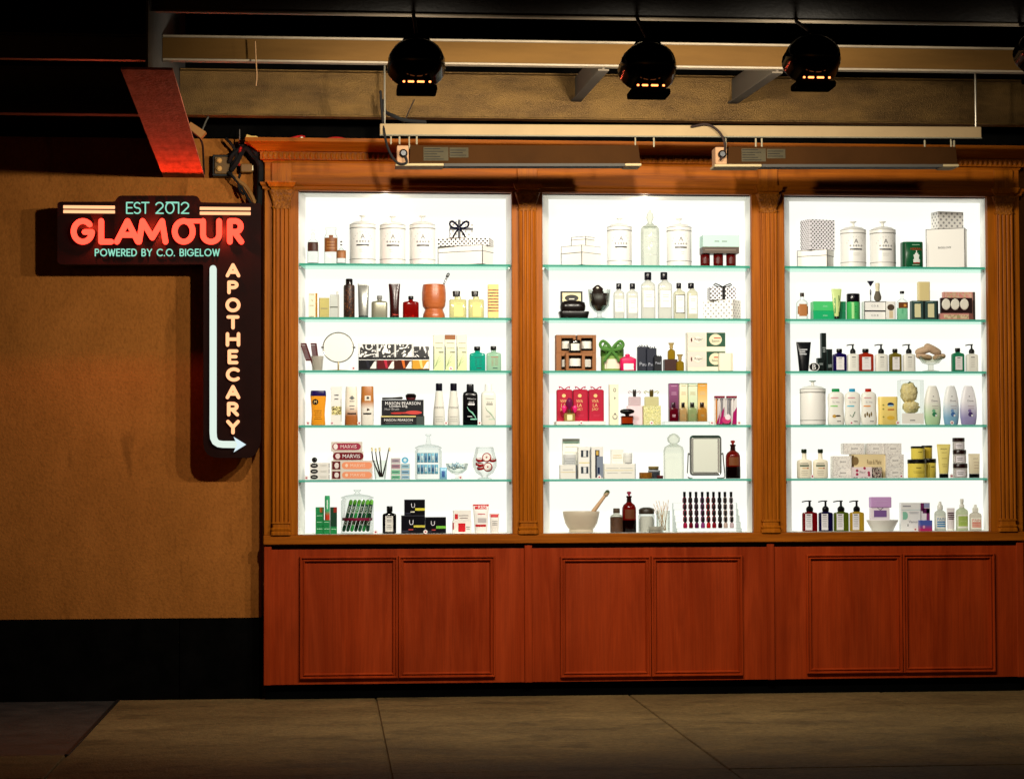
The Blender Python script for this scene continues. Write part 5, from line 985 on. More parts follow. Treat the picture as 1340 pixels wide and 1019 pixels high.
for k, (a, b, yt, on, Y, lb) in enumerate(((873.5, 883.5, 448.5, blk_, .17, 'gold glass perfume bottle with flared stopper on the brown block'), (884.5, 895, 463.5, None, .13, 'gold glass perfume bottle with flared stopper beside the brown block'))):
    t = T('perfume_bottle', lb, 'perfume bottle', a, b, yt, 2, D=.045, Y=Y, on=on, group='gold perfume bottles'); t.loft('bottle', m('#b99a2e', .12, 'l'), [(0, .8, .8, 4), (.03, .95, .95, 4), (.25, .98, .98, 4), (.5, .95, .95, 3), (.58, .6, .6, 3), (.62, .35, .35, 2)], 20); t.loft('stopper', m('#d8c08a', .15, 'l'), [(.62, .3, .3, 2), (.7, .5, .5, 2), (.8, .45, .45, 2), (.88, .55, .55, 2), (.98, .85, .85, 2), (1, .7, .7, 2)], 18)
ob = None
for k in range(2):
    t = T('soap_box', ('cream and dark green soap box, lower of two', 'cream and dark green soap box, upper of two')[k], 'box', 898.5, 947.5, (460, 435.5)[k], 2, D=.09, Y=.20, on=ob, group='cream and green soap boxes'); t.box('carton', m('#f0e8d4')); t.lab('pink_half', m('#efd9d0'), .01, .48, .22, .98); t.lab('green_half', m('#2f5c46'), .5, 1, .24, .985)
    v = [(.06, .62), (.27, .86), (.46, .62), (.27, .38)]; obj('diamond', [((x-.5)*t.W, -t.D/2-.0012, z*t.H) for x, z in v], [(0, 1, 2, 3)], m('#cfd8c4'), t.root); v = [(.09, .62), (.27, .82), (.43, .62), (.27, .42)]; obj('diamond', [((x-.5)*t.W, -t.D/2-.0016, z*t.H) for x, z in v], [(0, 1, 2, 3)], m('#f0e6dc'), t.root)
    t.disc('oval_label', m('#e6dfc2'), .74, .62, .17, .3); t.disc('figure', m('#5a2c20'), .1, .6, .02, .12, .002, n=8); t.lines(m('#c8553c'), .7, .88, (.7,), .06); t.txt('Savon', m('#4a5a44'), .74, .55, w=.2, off=.003); t.txt('Roger', m('#3a4a3a'), .29, .62, w=.22, off=.003); ob = t
t = T('soap_bar', 'plain ivory soap block standing before the green soap boxes', 'soap', 940.5, 958.5, 462, 2, D=.05, Y=.12); t.box('block', m('#f1ecd8'), b=.004); t.lab('edge', m('#d6d2bc'), .82, .9, .02, .98)
# fourth shelf
tray = carton(T('white_tray', 'low white tray under three fuchsia gift bags', 'tray', 726.5, 790.5, 551.5, 3, D=.16), m('#eeeae4'))
fu = m('#b3103c', .45); gold = m('#e6c98c', .4)
for k, (a, b, lb) in enumerate(((728, 749, 'fuchsia gift bag with gold lettering, behind the perfume'), (749.2, 769.3, 'fuchsia gift bag with gold lettering, middle of three'), (769.5, 790, 'fuchsia gift bag with gold lettering, beside the cream carton'))):
    t = T('gift_bag', lb, 'bag', a, b, 509.5, 3, D=.06, Y=.20, on=tray, group='fuchsia gift bags'); t.loft('bag', fu, [(0, .98, 1, 9), (.95, .98, 1, 9), (.985, .9, .8, 7), (1, .7, .5, 5)], 28); t.disc('crest', gold, .44, .80, .12, .055)
    for w_, z in (('VIVA', .635), ('LA', .505), ('JUICY', .37)): t.txt(w_, gold, .42, z, w=.42 if w_ != 'LA' else .3, h=.1)
    t.lines(m('#c8405c'), .3, .7, (.2, .16), .012)
    for s in (-1, 1): t.tube('ribbon_tie', m('#c22c56', .3), [(.5, 0, .99), (.5+s*.18, -.1, 1.06), (.5+s*.34, -.1, 1.09), (.5+s*.3, -.1, 1.04)], .004, 6)
t = T('perfume_bottle', 'gold perfume bottle with pink bow and round stopper before the bags', 'perfume bottle', 738, 752, 520.5, 3, D=.05, Y=.125, on=tray); t.box('bottle', m('#d9c87a', .15, 'l'), 0, 1, 0, .34, b=.004); t.lab('crest', m('#f0e6b8'), .25, .75, .05, .28); t.loft('neck', m('#6a5030', .3, 'm'), [(.34, .4, .5, 2), (.5, .36, .45, 2)], 14); t.loft('stopper', m('#a83a80', .1, 'l'), [(.5, .2, .25, 2), (.58, .2, .25, 2), (.66, .52, .6, 2), (.8, .62, .7, 2), (.92, .5, .55, 2), (1, .2, .2, 2)], 18)
for s in (-1, 1): t.loft('bow_loop', m('#dc2a78', .3), [(.36, .1, .2, 2), (.48, .42, .4, 2.2), (.6, .5, .4, 2.2), (.68, .2, .2, 2)], 14, s*.5, -.3)
t = carton(T('carton', 'tall cream carton with small grey emblems', 'carton', 797, 808.5, 503, 3, D=.055, yb=None), m('#f0ecd0')); t.disc('emblem', m('#8a8a84'), .58, .86, .18, .05); t.disc('emblem', m('#efead0'), .58, .86, .1, .028, .002); t.disc('emblem', m('#9a9a90'), .58, .66, .16, .04, n=3); t.disc('emblem', m('#a4a498'), .6, .2, .3, .07); t.disc('emblem', m('#efead0'), .6, .215, .2, .05, .002); t.disc('emblem', m('#6a6a68'), .6, .27, .1, .025, .003)
pkc = carton(T('carton', 'pale pink perfume carton under a pink bottle', 'carton', 820.5, 840, 531, 3, D=.06, Y=.22), m('#ecd6dc'))
yc = T('carton', 'yellow flowered perfume carton under a yellow bottle', 'carton', 841.3, 864, 531, 3, D=.06, Y=.20); yc.box('body', print_mat(['#e8e29a', '#6f7a2c', '#f2efc0', '#b8b65a'], 75, (.45, .51, .6), 2.0))
for on, a, b, c, dk, lb in ((pkc, 822.5, 838, '#efdcdf', '#3a3230', 'square pale pink perfume bottle with a winged stopper'), (yc, 843.5, 861.5, '#efe9bc', '#5a4c20', 'square pale yellow perfume bottle with a winged stopper')):
    t = T('perfume_bottle', lb, 'perfume bottle', a, b, 509.5, 3, D=.045, Y=on.Y, on=on); t.box('bottle', m(c, .15, 'l'), 0, 1, 0, .55, b=.003); t.loft('neck', m(dk, .2), [(.55, .2, .3, 3), (.6, .28, .4, 3), (.92, .3, .4, 3), (1, .2, .3, 3)], 14); t.lab('shine', m('#d8d8d4', .2), .44, .54, .7, .9, -.0) if False else None
    t.lines(m('#b0a0a0'), .25, .75, (.3,), .03)
    for s in (-1, 1): t.tube('wing', m(c, .15, 'l'), [(.5+s*.2, 0, .82), (.5+s*.42, 0, .9), (.5+s*.54, 0, .84), (.5+s*.44, 0, .76)], .004, 6)
t = T('perfume_bottle', 'low orange perfume with a wide black disc stopper', 'perfume bottle', 811, 830.5, 535, 3, D=.06, Y=.11); t.box('bottle', m('#c8501e', .12, 'l'), .1, .86, 0, .52, b=.006); t.box('base', m('#1a0c0a', .2), .09, .87, -.001, .1, -.51, .51, surf=False); t.box('edge', m('#2a120c', .2), .09, .87, .48, .56, -.51, .51, surf=False); t.loft('stopper', m('#141012', .12), [(.56, .24, .3, 2), (.66, .3, .4, 2), (.74, .85, .6, 2), (.84, 1, .62, 2), (.93, .9, .55, 2), (1, .5, .35, 2)], 26)
rs = T('clear_riser', 'clear acrylic riser under the four tall perfume cartons', 'riser', 868, 930, 551.5, 3, D=.14, Y=.18); rs.box('slab', GLASS)
for k, (a, b, yt, c, c2, pb, pc, lb) in enumerate(((875, 887.3, 501.7, '#6a2a54', '#8c4a7a', '#8c1230', '#3a1a2c', 'purple'), (888.5, 899, 501.5, '#efe2b0', '#f2ead0', '#eccf9c', '#15130f', 'cream'), (899.4, 912, 501.5, '#cfe0bc', '#dfead0', '#c9d8a8', '#12120f', 'pale green'), (912.4, 924.7, 501.3, '#f2cf90', '#e8a23c', '#e8b85c', '#2a1810', 'orange'))):
    t = T('carton', 'tall slim %s perfume carton on the clear riser' % lb, 'carton', a, b, yt, 3, D=.05, Y=.22, on=rs, group='tall perfume cartons'); t.box('body', grad_mat(c, c2, .12, .24)); t.lines(m('#c79ab8' if k == 0 else '#cfc4a0'), .2, .8, (.93, .76, .71), .022)
    if k == 2:
        t.lab('band', m('#8aa48a'), 0, 1, .92, .94); t.lab('edge', m('#8aa48a'), 0, .05, 0, 1)
    q = T('perfume_bottle', 'slim %s perfume bottle before its matching carton' % lb, 'perfume bottle', a+.6, b-.4, 526.5, 3, D=.04, Y=.15, on=rs, group='slim perfume bottles'); q.loft('bottle', m(pb, .12, 'l'), [(0, .94, .94, 6), (.03, 1, 1, 6), (.62, 1, 1, 6), (.68, .9, .9, 5), (.72, .45, .5, 3), (.76, .42, .5, 2)], 20); q.loft('cap', m(pc, .2), [(.74, .44, .6, 3), (.98, .46, .62, 3), (1, .42, .56, 3)], 14); q.surf = lambda x, z, D=q.D: -D/2; q.lines(m('#e8c8d0' if k == 0 else '#a8a078'), .3, .7, (.34, .26), .03)
t = T('gloss_display', 'white card display of magenta lip gloss tubes', 'display', 935, 964.5, 518, 3, D=.05, Y=.15); t.box('card', m('#e9e6e4'), 0, 1, 0, .92, .2, .5); mg = m('#a8186c', .3)
for a, b in ((.0, .44), (.53, .98)): t.box('top_bar', m('#8a2040', .4), a, b, .93, 1, -.4, .45, surf=False)
for x, c in ((.08, '#c88a4a'), (.2, '#e8e2e0'), (.32, '#8a8a90'), (.42, '#e0dede'), (.58, '#9a9aa0'), (.68, '#6f7078'), (.8, '#e6e4e4'), (.93, '#dcdada')): t.tube('gloss_tube', m(c, .15), [(x, -.1, .06), (x, -.1, .90)], .0055, 8)
for k, ps in enumerate((((.06, .04), (.16, .04), (.25, .55), (.2, .38)), ((.18, .03), (.34, .03), (.42, .62), (.3, .45)), ((.76, .03), (.95, .03), (.98, .62), (.80, .42)))): obj('petal_print', [((x-.5)*t.W, -.36*t.D-.001*k, z*t.H) for x, z in ps], [(0, 1, 2, 3)], mg, t.root)
obj('petal_print', [((.5+.2*math.cos(i*.349)-.5)*t.W, -.42*t.D, (.17+.13*math.sin(i*.349))*t.H) for i in range(18)], [tuple(range(18))], m('#c9407c'), t.root); obj('petal_print', [((.56+.13*math.cos(i*.349)-.5)*t.W, -.44*t.D, (.27+.1*math.sin(i*.349))*t.H) for i in range(18)], [tuple(range(18))], m('#e9dfe4'), t.root)
# fifth shelf
GY1 = '#d9dad6'; sil = m('#6a7076', .3, 'm')
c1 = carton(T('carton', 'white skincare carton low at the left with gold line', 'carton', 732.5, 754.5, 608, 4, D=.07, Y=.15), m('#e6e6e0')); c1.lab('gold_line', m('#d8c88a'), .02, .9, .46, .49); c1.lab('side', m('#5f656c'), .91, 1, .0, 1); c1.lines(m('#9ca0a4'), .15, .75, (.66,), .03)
t = carton(T('carton', 'white skincare carton standing tall behind the low one', 'carton', 736, 758, 574, 4, D=.05, Y=.26), m('#efeee6')); t.lines(m('#c6c4b0'), .1, .9, (.9, .8, .66), .012)
t = lowjar(T('jar', 'silver lidded white cream jar on the low carton', 'jar', 737, 753.5, 594.5, 4, D=.07, Y=.15, on=c1), m('#c9cdce', .2), m('#d4d6d6', .2), .62); t.lines(m('#7c8288'), .05, .9, (.15, .35, .6), .03)
t = carton(T('carton', 'white carton with two dark square windows', 'carton', 756, 771.5, 584.5, 4, D=.07, Y=.14), m('#eaeae6')); 
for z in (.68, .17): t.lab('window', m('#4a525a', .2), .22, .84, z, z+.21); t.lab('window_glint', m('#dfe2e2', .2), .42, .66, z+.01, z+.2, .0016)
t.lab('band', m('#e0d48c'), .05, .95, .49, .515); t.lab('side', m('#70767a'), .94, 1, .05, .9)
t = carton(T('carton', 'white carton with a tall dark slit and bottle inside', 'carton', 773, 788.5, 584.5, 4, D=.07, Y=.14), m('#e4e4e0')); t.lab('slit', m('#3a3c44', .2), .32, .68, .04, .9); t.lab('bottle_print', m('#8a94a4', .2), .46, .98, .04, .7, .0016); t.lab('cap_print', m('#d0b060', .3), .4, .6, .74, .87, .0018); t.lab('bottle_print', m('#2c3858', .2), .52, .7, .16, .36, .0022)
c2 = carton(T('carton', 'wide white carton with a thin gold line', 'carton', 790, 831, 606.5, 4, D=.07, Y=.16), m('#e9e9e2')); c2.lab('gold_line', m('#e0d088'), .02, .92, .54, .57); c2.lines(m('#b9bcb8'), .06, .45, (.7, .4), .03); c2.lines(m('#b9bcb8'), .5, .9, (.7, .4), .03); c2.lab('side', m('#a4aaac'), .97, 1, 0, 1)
t = carton(T('carton', 'small white carton on the left of the wide white carton', 'carton', 799.5, 815, 588, 4, D=.05, Y=.17, on=c2), m('#eeede6')); t.lines(m('#d8c890'), .1, .9, (.42, .58), .04)
t = lowjar(T('jar', 'white cream jar on the right of the wide white carton', 'jar', 815.5, 827.5, 592.5, 4, D=.06, Y=.15, on=c2), m('#e6e8e4', .2), m('#dcdedc', .2), .6); t.lab('shade', m('#7c8288'), .04, .96, .0, .06)
t = T('tin', 'round gold balm tin lying flat', 'tin', 836.5, 853.5, 618, 4, D=.085, Y=.14); t.loft('tin', m('#b07a34', .25, 'm'), [(0, .97, .97, 2), (.05, 1, 1, 2), (.45, 1, 1, 2), (.48, .96, .96, 2), (.52, .96, .96, 2), (.55, 1, 1, 2), (.95, 1, 1, 2), (1, .96, .96, 2)], 26)
j1 = lowjar(T('jar', 'dark slate jar under a mossy green tin', 'jar', 848, 864, 615, 4, D=.08, Y=.20), m('#3c4048', .3), m('#9aa0a8', .3), .8)
t = lowjar(T('tin', 'small mossy green tin on the dark slate jar', 'tin', 848.5, 862, 610, 4, D=.065, Y=.20, on=j1), m('#4a4430', .4), m('#8a7a4c', .4), .5)
t = lowjar(T('jar', 'tiny dark red pot in front of the slate jar', 'jar', 859.5, 868, 622, 4, D=.04, Y=.12), m('#4c1418', .2), m('#6a2228', .3), .6)
t = T('glass_bottle', 'tall faint frosted glass bottle with rounded stopper', 'bottle', 868.5, 894.5, 567, 4, D=.10, Y=.19); t.loft('bottle', m('#f6f7f0', .1, 'g'), [(0, .96, .96, 3), (.02, 1, 1, 3), (.62, 1, 1, 3), (.7, .9, .9, 2.5), (.75, .5, .5, 2), (.78, .3, .3, 2)], 26); t.loft('stopper', m('#f6f7f0', .1, 'g'), [(.78, .4, .4, 2), (.82, .6, .6, 2), (.9, .66, .66, 2), (.97, .4, .4, 2), (1, .1, .1, 2)], 18); t.lab('shade', m('#c8c8c0'), -.02, .02, .1, .45) if False else None
t = T('table_mirror', 'rectangular chrome vanity mirror on a bent wire stand', 'mirror', 898.5, 947.5, 569.5, 4, D=.10, Y=.18); W, H = t.W, t.H; chrome = m('#8f9290', .12, 'm')
fx0, fx1, fz0, fz1 = -.42*W, .43*W, .07*H, 1.0*H
def rrect(x0, x1, z0, z1, r, y, n=4):
    o = []
    for cx, cz, a0 in ((x1-r, z1-r, 0), (x0+r, z1-r, 90), (x0+r, z0+r, 180), (x1-r, z0+r, 270)):
        for i in range(n+1): a = RAD(a0+90*i/n); o.append((cx+r*math.cos(a), y, cz+r*math.sin(a)))
    return o
obj('frame', *tubevf(rrect(fx0+.007, fx1-.007, fz0+.007, fz1-.007, .018, 0), .0075, 8, True), chrome, t.root, True); obj('inner_frame', *tubevf(rrect(fx0+.020, fx1-.022, fz0+.020, fz1-.018, .008, -.002), .006, 8, True), m('#c9cbc8', .12, 'm'), t.root, True)
obj('mirror_glass', *boxvf(fx0+.012, fx1-.012, -.003, .006, fz0+.012, fz1-.012), m('#dfe4da', .3), t.root)  # pale matte colour stands in for a bright reflection in the mirror
for s in (-1, 1): obj('stand_wire', *tubevf(curve_pts([(s*.43*W, 0, .56*H), (s*.46*W, -.006, .58*H), (s*.475*W, -.01, .4*H), (s*.495*W, -.02, .14*H), (s*.48*W, -.03, .03*H), (s*.43*W, -.02, .012*H), (s*.34*W, .03, .012*H)], 5), .0042, 7), chrome, t.root, True)
amber = m('#5e1206', .1, 'l'); amberd = m('#200606', .15, 'l')
t = stoppered(T('bottle', 'amber apothecary bottle with red stopper beside the chrome mirror', 'bottle', 949.5, 968.5, 576, 4, D=.085), m('#8a1a0a', .1, 'l'), m('#b83a2c', .2, 'l'), m('#7a4a28'), amberd, (.34, .56)); t.loft('neck_sleeve', m('#2c0e08', .2), [(.73, .36, .36, 2), (.84, .32, .32, 2), (.855, .4, .4, 2), (.89, .4, .4, 2)], 16)
# floor of the middle window
t = T('stone_mortar', 'large off-white ceramic mortar bowl', 'mortar', 736.5, 784.5, 668.7, 5, D=.21, Y=.18); cer = m('#c3b9a6', .35); t.loft('bowl', cer, [(0, .62, .62, 2), (.03, .65, .65, 2), (.12, .66, .66, 2), (.16, .64, .64, 2), (.22, .72, .72, 2), (.45, .87, .87, 2), (.75, .96, .96, 2), (.97, 1, 1, 2), (1, .98, .98, 2), (1, .92, .92, 2), (.8, .88, .88, 2), (.5, .76, .76, 2), (.3, .5, .5, 2)], 40)
t = T('pestle', 'wooden pestle leaning out of the ceramic mortar', 'pestle', 768, 797, 641.5, 5, yb=685, D=.04, Y=.18); wd = surf_mat('pale_wood', (.42, .24, .12), (.58, .38, .21), (30, 30, 8), .5, .1); t.tube('shaft', wd, [(.05, 0, 0), (.3, 0, .38), (.85, 0, .87)], [.018, .015, .0105], 12); t.tube('knob', m('#b8a286', .5), [(.85, 0, .87), (.93, 0, .945)], .0165, 12)
t = T('jar', 'small corked jar filled with brown granules', 'jar', 798.5, 815, 664.8, 5, D=.075, Y=.15); t.loft('jar', m('#e8e8e0', .1, 'g'), [(0, .96, .96, 2), (.02, 1, 1, 2), (.66, 1, 1, 2), (.72, .8, .8, 2), (.75, .5, .5, 2), (.82, .5, .5, 2)], 24); t.loft('granules', print_mat(['#2c1a10', '#5a3a22', '#3a2416'], 160, (.45, .56)), [(.004, .94, .94, 2), (.02, 1.01, 1.01, 2), (.62, 1.01, 1.01, 2), (.65, .8, .8, 2)], 24); t.loft('cork', m('#57493a', .6), [(.80, .5, .5, 2), (.82, .54, .54, 2), (.98, .52, .52, 2), (1, .48, .48, 2)], 16)
t = stoppered(T('bottle', 'amber apothecary bottle with pink stopper on the window floor', 'bottle', 814, 832.3, 642.7, 5, D=.085), m('#8a140c', .1, 'l'), m('#c8506c', .2, 'l'), m('#6a3c22'), amberd, (.33, .56)); t.loft('neck_sleeve', m('#2a0c0a', .2), [(.73, .36, .36, 2), (.84, .32, .32, 2), (.855, .4, .4, 2), (.89, .4, .4, 2)], 16)
t = T('jar', 'clear glass jar of cotton with a dark knobbed lid', 'jar', 835.5, 856.5, 663.5, 5, D=.095, Y=.19); t.loft('jar', m('#f0f2f0', .1, 'g'), [(0, .94, .94, 2), (.02, 1, 1, 2), (.68, 1, 1, 2), (.73, .88, .88, 2)], 26); t.loft('cotton', m('#d6d6d0', .8), [(.02, .88, .88, 2), (.5, .9, .9, 2), (.64, .7, .7, 2)], 20); t.loft('lid', m('#3a3026', .4), [(.73, .9, .9, 2), (.74, .96, .96, 2), (.9, .96, .96, 2), (.96, .8, .8, 2), (1, .4, .4, 2)], 24)
t = lowjar(T('tin', 'low round grey tin in front of the cotton jar', 'tin', 849, 867.5, 688.5, 5, D=.09, Y=.11), m('#a9aba0', .3, 'm'), m('#c6c8bc', .3, 'm'), .5)
cup = T('swab_glass', 'slim clear glass of cotton swabs', 'glass', 858.5, 877, 668, 5, D=.08, Y=.18); cup.loft('glass', GLASS, [(0, .9, .9, 2), (.02, .94, .94, 2), (1, .96, .96, 2), (.98, .92, .92, 2), (.06, .88, .88, 2)], 24)
rg = random.Random(5)
for k in range(16):
    bx_, by_ = rg.uniform(-.028, .028), rg.uniform(-.022, .022); p0 = Vector((cup.x+bx_*.8, .18+by_, cup.z+.012)); p1 = U(856+k*1.25+rg.uniform(-1, 1), rg.uniform(656, 668), .18+by_*.6)
    o = empty('cotton_swab', p0, 'pale wooden cotton swab in the slim glass', 'cotton swab', 'cotton swabs in the glass'); obj('stick', *tubevf([(0, 0, 0), p1-p0], .0016, 5), m('#d2b494', .6), o, True); d = (p1-p0).normalized(); obj('tip', *tubevf([p1-p0-d*.002, p1-p0+d*.012], .0034, 6), m('#ece4d8', .8), o, True)
# stepped nail polish display
xs = [895.6, 903.2, 910.8, 918.8, 926.2, 933.6, 941.4, 948.6, 956.6]; pc = ['#c8245c', '#8e1430', '#7a1a5c', '#b0549c', '#e03038', '#a81430', '#3c0d14', '#e6cfc4', '#ead6dc']; nm = ['magenta', 'crimson', 'plum', 'orchid', 'scarlet', 'ruby', 'oxblood', 'nude', 'pale pink']
rows = [(643.2, .28), (651.4, .24), (659.6, .20), (668, .16), (676.3, .12)]
rsr = empty('acrylic_steps', (U(925, 690, .2).x, .2, SZ[5]), 'clear stepped acrylic stand under the nail polish bottles', 'stand'); wa = (U(968, 690, .2).x-U(884, 690, .2).x)/2; zt_ = []
for k, (yt, Y) in enumerate(rows):
    hh = U(925, yt+14.3, Y).z-SZ[5]-.001; zt_.append(max(hh, .003))
    obj('step', *boxvf(-wa, wa, Y-.2-.0195, Y-.2+.0195, max(hh, .003)-.0025, max(hh, .003)), m('#fbfcfb', .1, 'g'), rsr)
    for sx in (-1, 1): obj('side', *boxvf(sx*wa-.0015, sx*wa+.0015, Y-.2-.0195, Y-.2+.0195, .0005, max(hh, .004)-.0026), m('#f6f8f6', .1, 'g'), rsr)
proto = {}
for r, (yt, Y) in enumerate(rows):
    for c, x in enumerate(xs):
        p = U(x+.25*r, yt, Y); z = SZ[5]+zt_[r]+.0004; h = p.z-z
        lb = '%s nail polish with black cap, %s row of the stepped stand' % (nm[c], ('back', 'second', 'middle', 'fourth', 'front')[r])
        o = empty('nail_polish', (p.x, Y, z), lb, 'nail polish', 'nail polish bottles on the stepped stand')
        if c not in proto:
            w = .0148
            proto[c] = (loftvf([(0, w*.7, w*.7, 2), (.003, w*.92, w*.92, 2), (h*.2, w, w, 2), (h*.42, w*.88, w*.88, 2), (h*.5, w*.5, w*.5, 2), (h*.54, w*.4, w*.4, 2)], 14), loftvf([(h*.52, w*.60, w*.60, 2), (h*.97, w*.66, w*.66, 2), (h, w*.56, w*.56, 2)], 12), [None, None])
        bv, cv, me = proto[c]
        if me[0] is None:
            b_ = obj('bottle', *bv, m(pc[c], .12, 'l'), o, True); c_ = obj('cap', *cv, BK, o, True); me[0], me[1] = b_.data, c_.data
        else:
            for n_, d_ in (('bottle', me[0]), ('cap', me[1])):
                q = bpy.data.objects.new(n_, d_); COL.objects.link(q); q.parent = o
for px, py, s, lb in ((760.5, 554.5, 3, 'round price tag with pink dot on the white tray'), (852.5, 553.5, 3, 'round price tag with pink dot by the flowered carton'), (931.5, 552.5, 3, 'round price tag with pink dot, left of the gloss display'), (967, 552.5, 3, 'round price tag with pink dot, right of the gloss display'), (784, 625.5, 4, 'round price tag with pink dot by the dark slit carton')): pricetag(px, py, s, lb)

# ================= third window, top shelf
hb = hatbox(T('hat_box', 'white box with black edges under the black dotted cube', 'box', 1044, 1090.5, 328.5, 0, Y=.19), .71, 34, .66)
hatbox(T('dotted_box', 'tall black and white dotted cube box on an edged white box', 'box', 1048.5, 1091, 289, 0, Y=.19, on=hb), .17, 18, nolid=True, mat=dots_mat('#e6e4ea', '#101016', .0195, .0058), edge=None, front='left')
canister(1100, 1132.7, 290, 0, 'first white canister in the right window, beside the dotted cube')
canister(1138.6, 1171.5, 290, 0, 'second white canister in the right window, beside the green tin')
t = T('green_tin', 'dark green tin with red lettering and a white pagoda picture', 'tin', 1179.5, 1206.3, 317.5, 0, D=.12); t.loft('tin', m('#16603c', .3), [(0, .97, .97, 4), (.02, 1, 1, 4), (.95, 1, 1, 4), (.96, .98, .98, 4)], 28); sf = t.surf; t.loft('lid', m('#1c6a44', .3), [(.96, 1, 1, 4), (1, .98, .98, 4)], 28); t.surf = sf; t.txt('HERBAL', m('#b83a24'), .62, .72, w=.56, h=.1); t.lines(m('#9ac0a4'), .4, .78, (.88, .1), .03)
for k, (w_, z0, z1) in enumerate(((.32, .2, .32), (.24, .32, .42), (.28, .42, .5), (.16, .5, .56), (.05, .56, .66))): t.lab('picture', m('#e4ebe4'), .62-w_/2, .62+w_/2, z0, z1, .0012)
t.lab('picture', m('#a03428'), .46, .78, .15, .2, .0014); t.lab('edge', m('#0e4a2c'), .0+.03, .12, .02, .94)
bx3 = hatbox(T('gift_box', 'large square white box with black edges and small grey name', 'box', 1211.5, 1266, 301, 0, Y=.19), .80, 24, nolid=True); bx3.surf = lambda x, z: -bx3.D/2*1.03; bx3.txt('BIGELOW', m('#77777a'), .48, .52, w=.34)
hatbox(T('gift_box', 'grey dotted white box on the large white box', 'box', 1220, 1259, 278.3, 0, Y=.19, on=bx3), .10, 12, nolid=True, mat=dots_mat('#ecebe6', '#8f8f8f', .030, .0076), edge=None, front='left')
# second shelf
t = T('bottle', 'clear bottle with copper label and small dark cap', 'bottle', 1042.5, 1056.8, 383.3, 1, D=.06); t.loft('body', GLASS, [(0, .95, .95, 5), (.02, 1, 1, 5), (.62, 1, 1, 5), (.7, .8, .8, 4), (.75, .4, .45, 2), (.85, .34, .4, 2)], 22); t.lab('label', m('#b07a48'), .0+.02, .98, .2, .5); t.lab('label', m('#b07a48'), .14, .86, .13, .58, .0010); t.loft('cap', m('#3a2c20', .4), [(.86, .36, .42, 3), (1, .36, .42, 3)], 12, surf=False)
ob = None
for k in range(2): ob = carton(T('carton', ('bright green carton, lower of two', 'bright green carton, upper of two')[k], 'carton', 1062.5, 1105, (407.3, 395)[k], 1, D=.09, Y=.2, on=ob, group='bright green cartons'), m(('#1fae74', '#52c47a')[k], .3)); ob.lab('side', m('#1a8a60'), .62, 1, .03, .97); ob.txt('aloe', m('#a8e0c0'), .36, .5, w=.14)
t = T('tube', 'pale green tapered tube standing on a round black cap', 'tube', 1088, 1101.3, 378, 1, D=.045, Y=.11); t.loft('tube', m('#c9dc98', .3), [(.09, .4, .8, 2), (.12, .46, .9, 2), (.5, .72, .7, 2.4), (.95, .98, .2, 4), (1, 1, .16, 4)], 22); t.lab('stripe', m('#2c8a4c'), .25, .36, .2, .7); t.lab('stripe', m('#1c5a34'), .66, .76, .2, .78); t.loft('cap', BK, [(0, .3, .55, 2), (.02, .42, .8, 2), (.09, .44, .85, 2), (.1, .4, .8, 2)], 16, surf=False)
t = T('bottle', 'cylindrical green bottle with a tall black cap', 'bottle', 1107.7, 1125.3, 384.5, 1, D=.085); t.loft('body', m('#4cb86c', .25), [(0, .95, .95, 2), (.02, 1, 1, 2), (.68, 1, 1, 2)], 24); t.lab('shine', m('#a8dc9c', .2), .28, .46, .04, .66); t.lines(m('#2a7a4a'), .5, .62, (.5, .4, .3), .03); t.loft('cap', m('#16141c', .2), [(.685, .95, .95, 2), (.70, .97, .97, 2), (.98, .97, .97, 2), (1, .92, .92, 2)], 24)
ob = None
for k in range(2):
    t = T('shaving_carton', ('white carton with black edges, lower of two', 'white carton with black edges, upper of two')[k], 'carton', 1129.3, 1158, (407.5, 394.8)[k], 1, D=.075, Y=.2, on=ob, group='white black edged cartons'); t.box('body', m('#efefec'))
    for q in ((0, .03, 0, 1), (.955, 1, 0, 1), (0, 1, 0, .06), (0, 1, .93, 1)): t.lab('edge', m('#1c1a28'), *q)
    t.txt('C.O. B', m('#7c7c84'), .48, .52, w=.32); ob = t
t = T('razor', 'dark and silver safety razor standing on the edged cartons', 'razor', 1135, 1143.5, 367.8, 1, D=.03, Y=.2, on=ob); t.loft('stand', GLASS, [(0, .7, .7, 2), (.04, .7, .7, 2)], 14, surf=False); t.tube('handle', m('#b9b9bc', .2, 'm'), [(.5, 0, .04), (.5, 0, .8)], .0042, 8); t.tube('grip', m('#4a4a54', .3), [(.5, 0, .34), (.5, 0, .56)], .0055, 8); t.loft('head', m('#2c2a3c', .25), [(.76, .2, .4, 2), (.86, .5, .7, 3), (.97, 1, .9, 4), (1, .96, .85, 4)], 16, surf=False)
t = T('shaving_brush', 'shaving brush with grey bristles standing bristles down on the cartons', 'brush', 1143.5, 1153.3, 370.5, 1, D=.045, Y=.2, on=ob); t.loft('bristles', m('#6f675a', .8), [(.02, .5, .5, 2), (.1, .9, .9, 2), (.25, 1, 1, 2), (.45, .7, .7, 2), (.55, .55, .55, 2)], 18); t.loft('handle', m('#d8d0b4', .3), [(.55, .6, .6, 2), (.62, .5, .5, 2), (.75, .55, .55, 2), (.95, .6, .6, 2), (1, .5, .5, 2)], 16)
t = T('carton', 'white carton printed with a shaving brush picture', 'carton', 1158.7, 1170.3, 395, 1, D=.06); t.box('body', m('#ecebe6')); t.disc('brush_picture', m('#574a3c'), .48, .68, .4, .17); t.lab('handle_picture', m('#d8c8a8'), .3, .72, .1, .5); t.lab('edge', m('#8a8a88'), .94, 1, 0, 1)
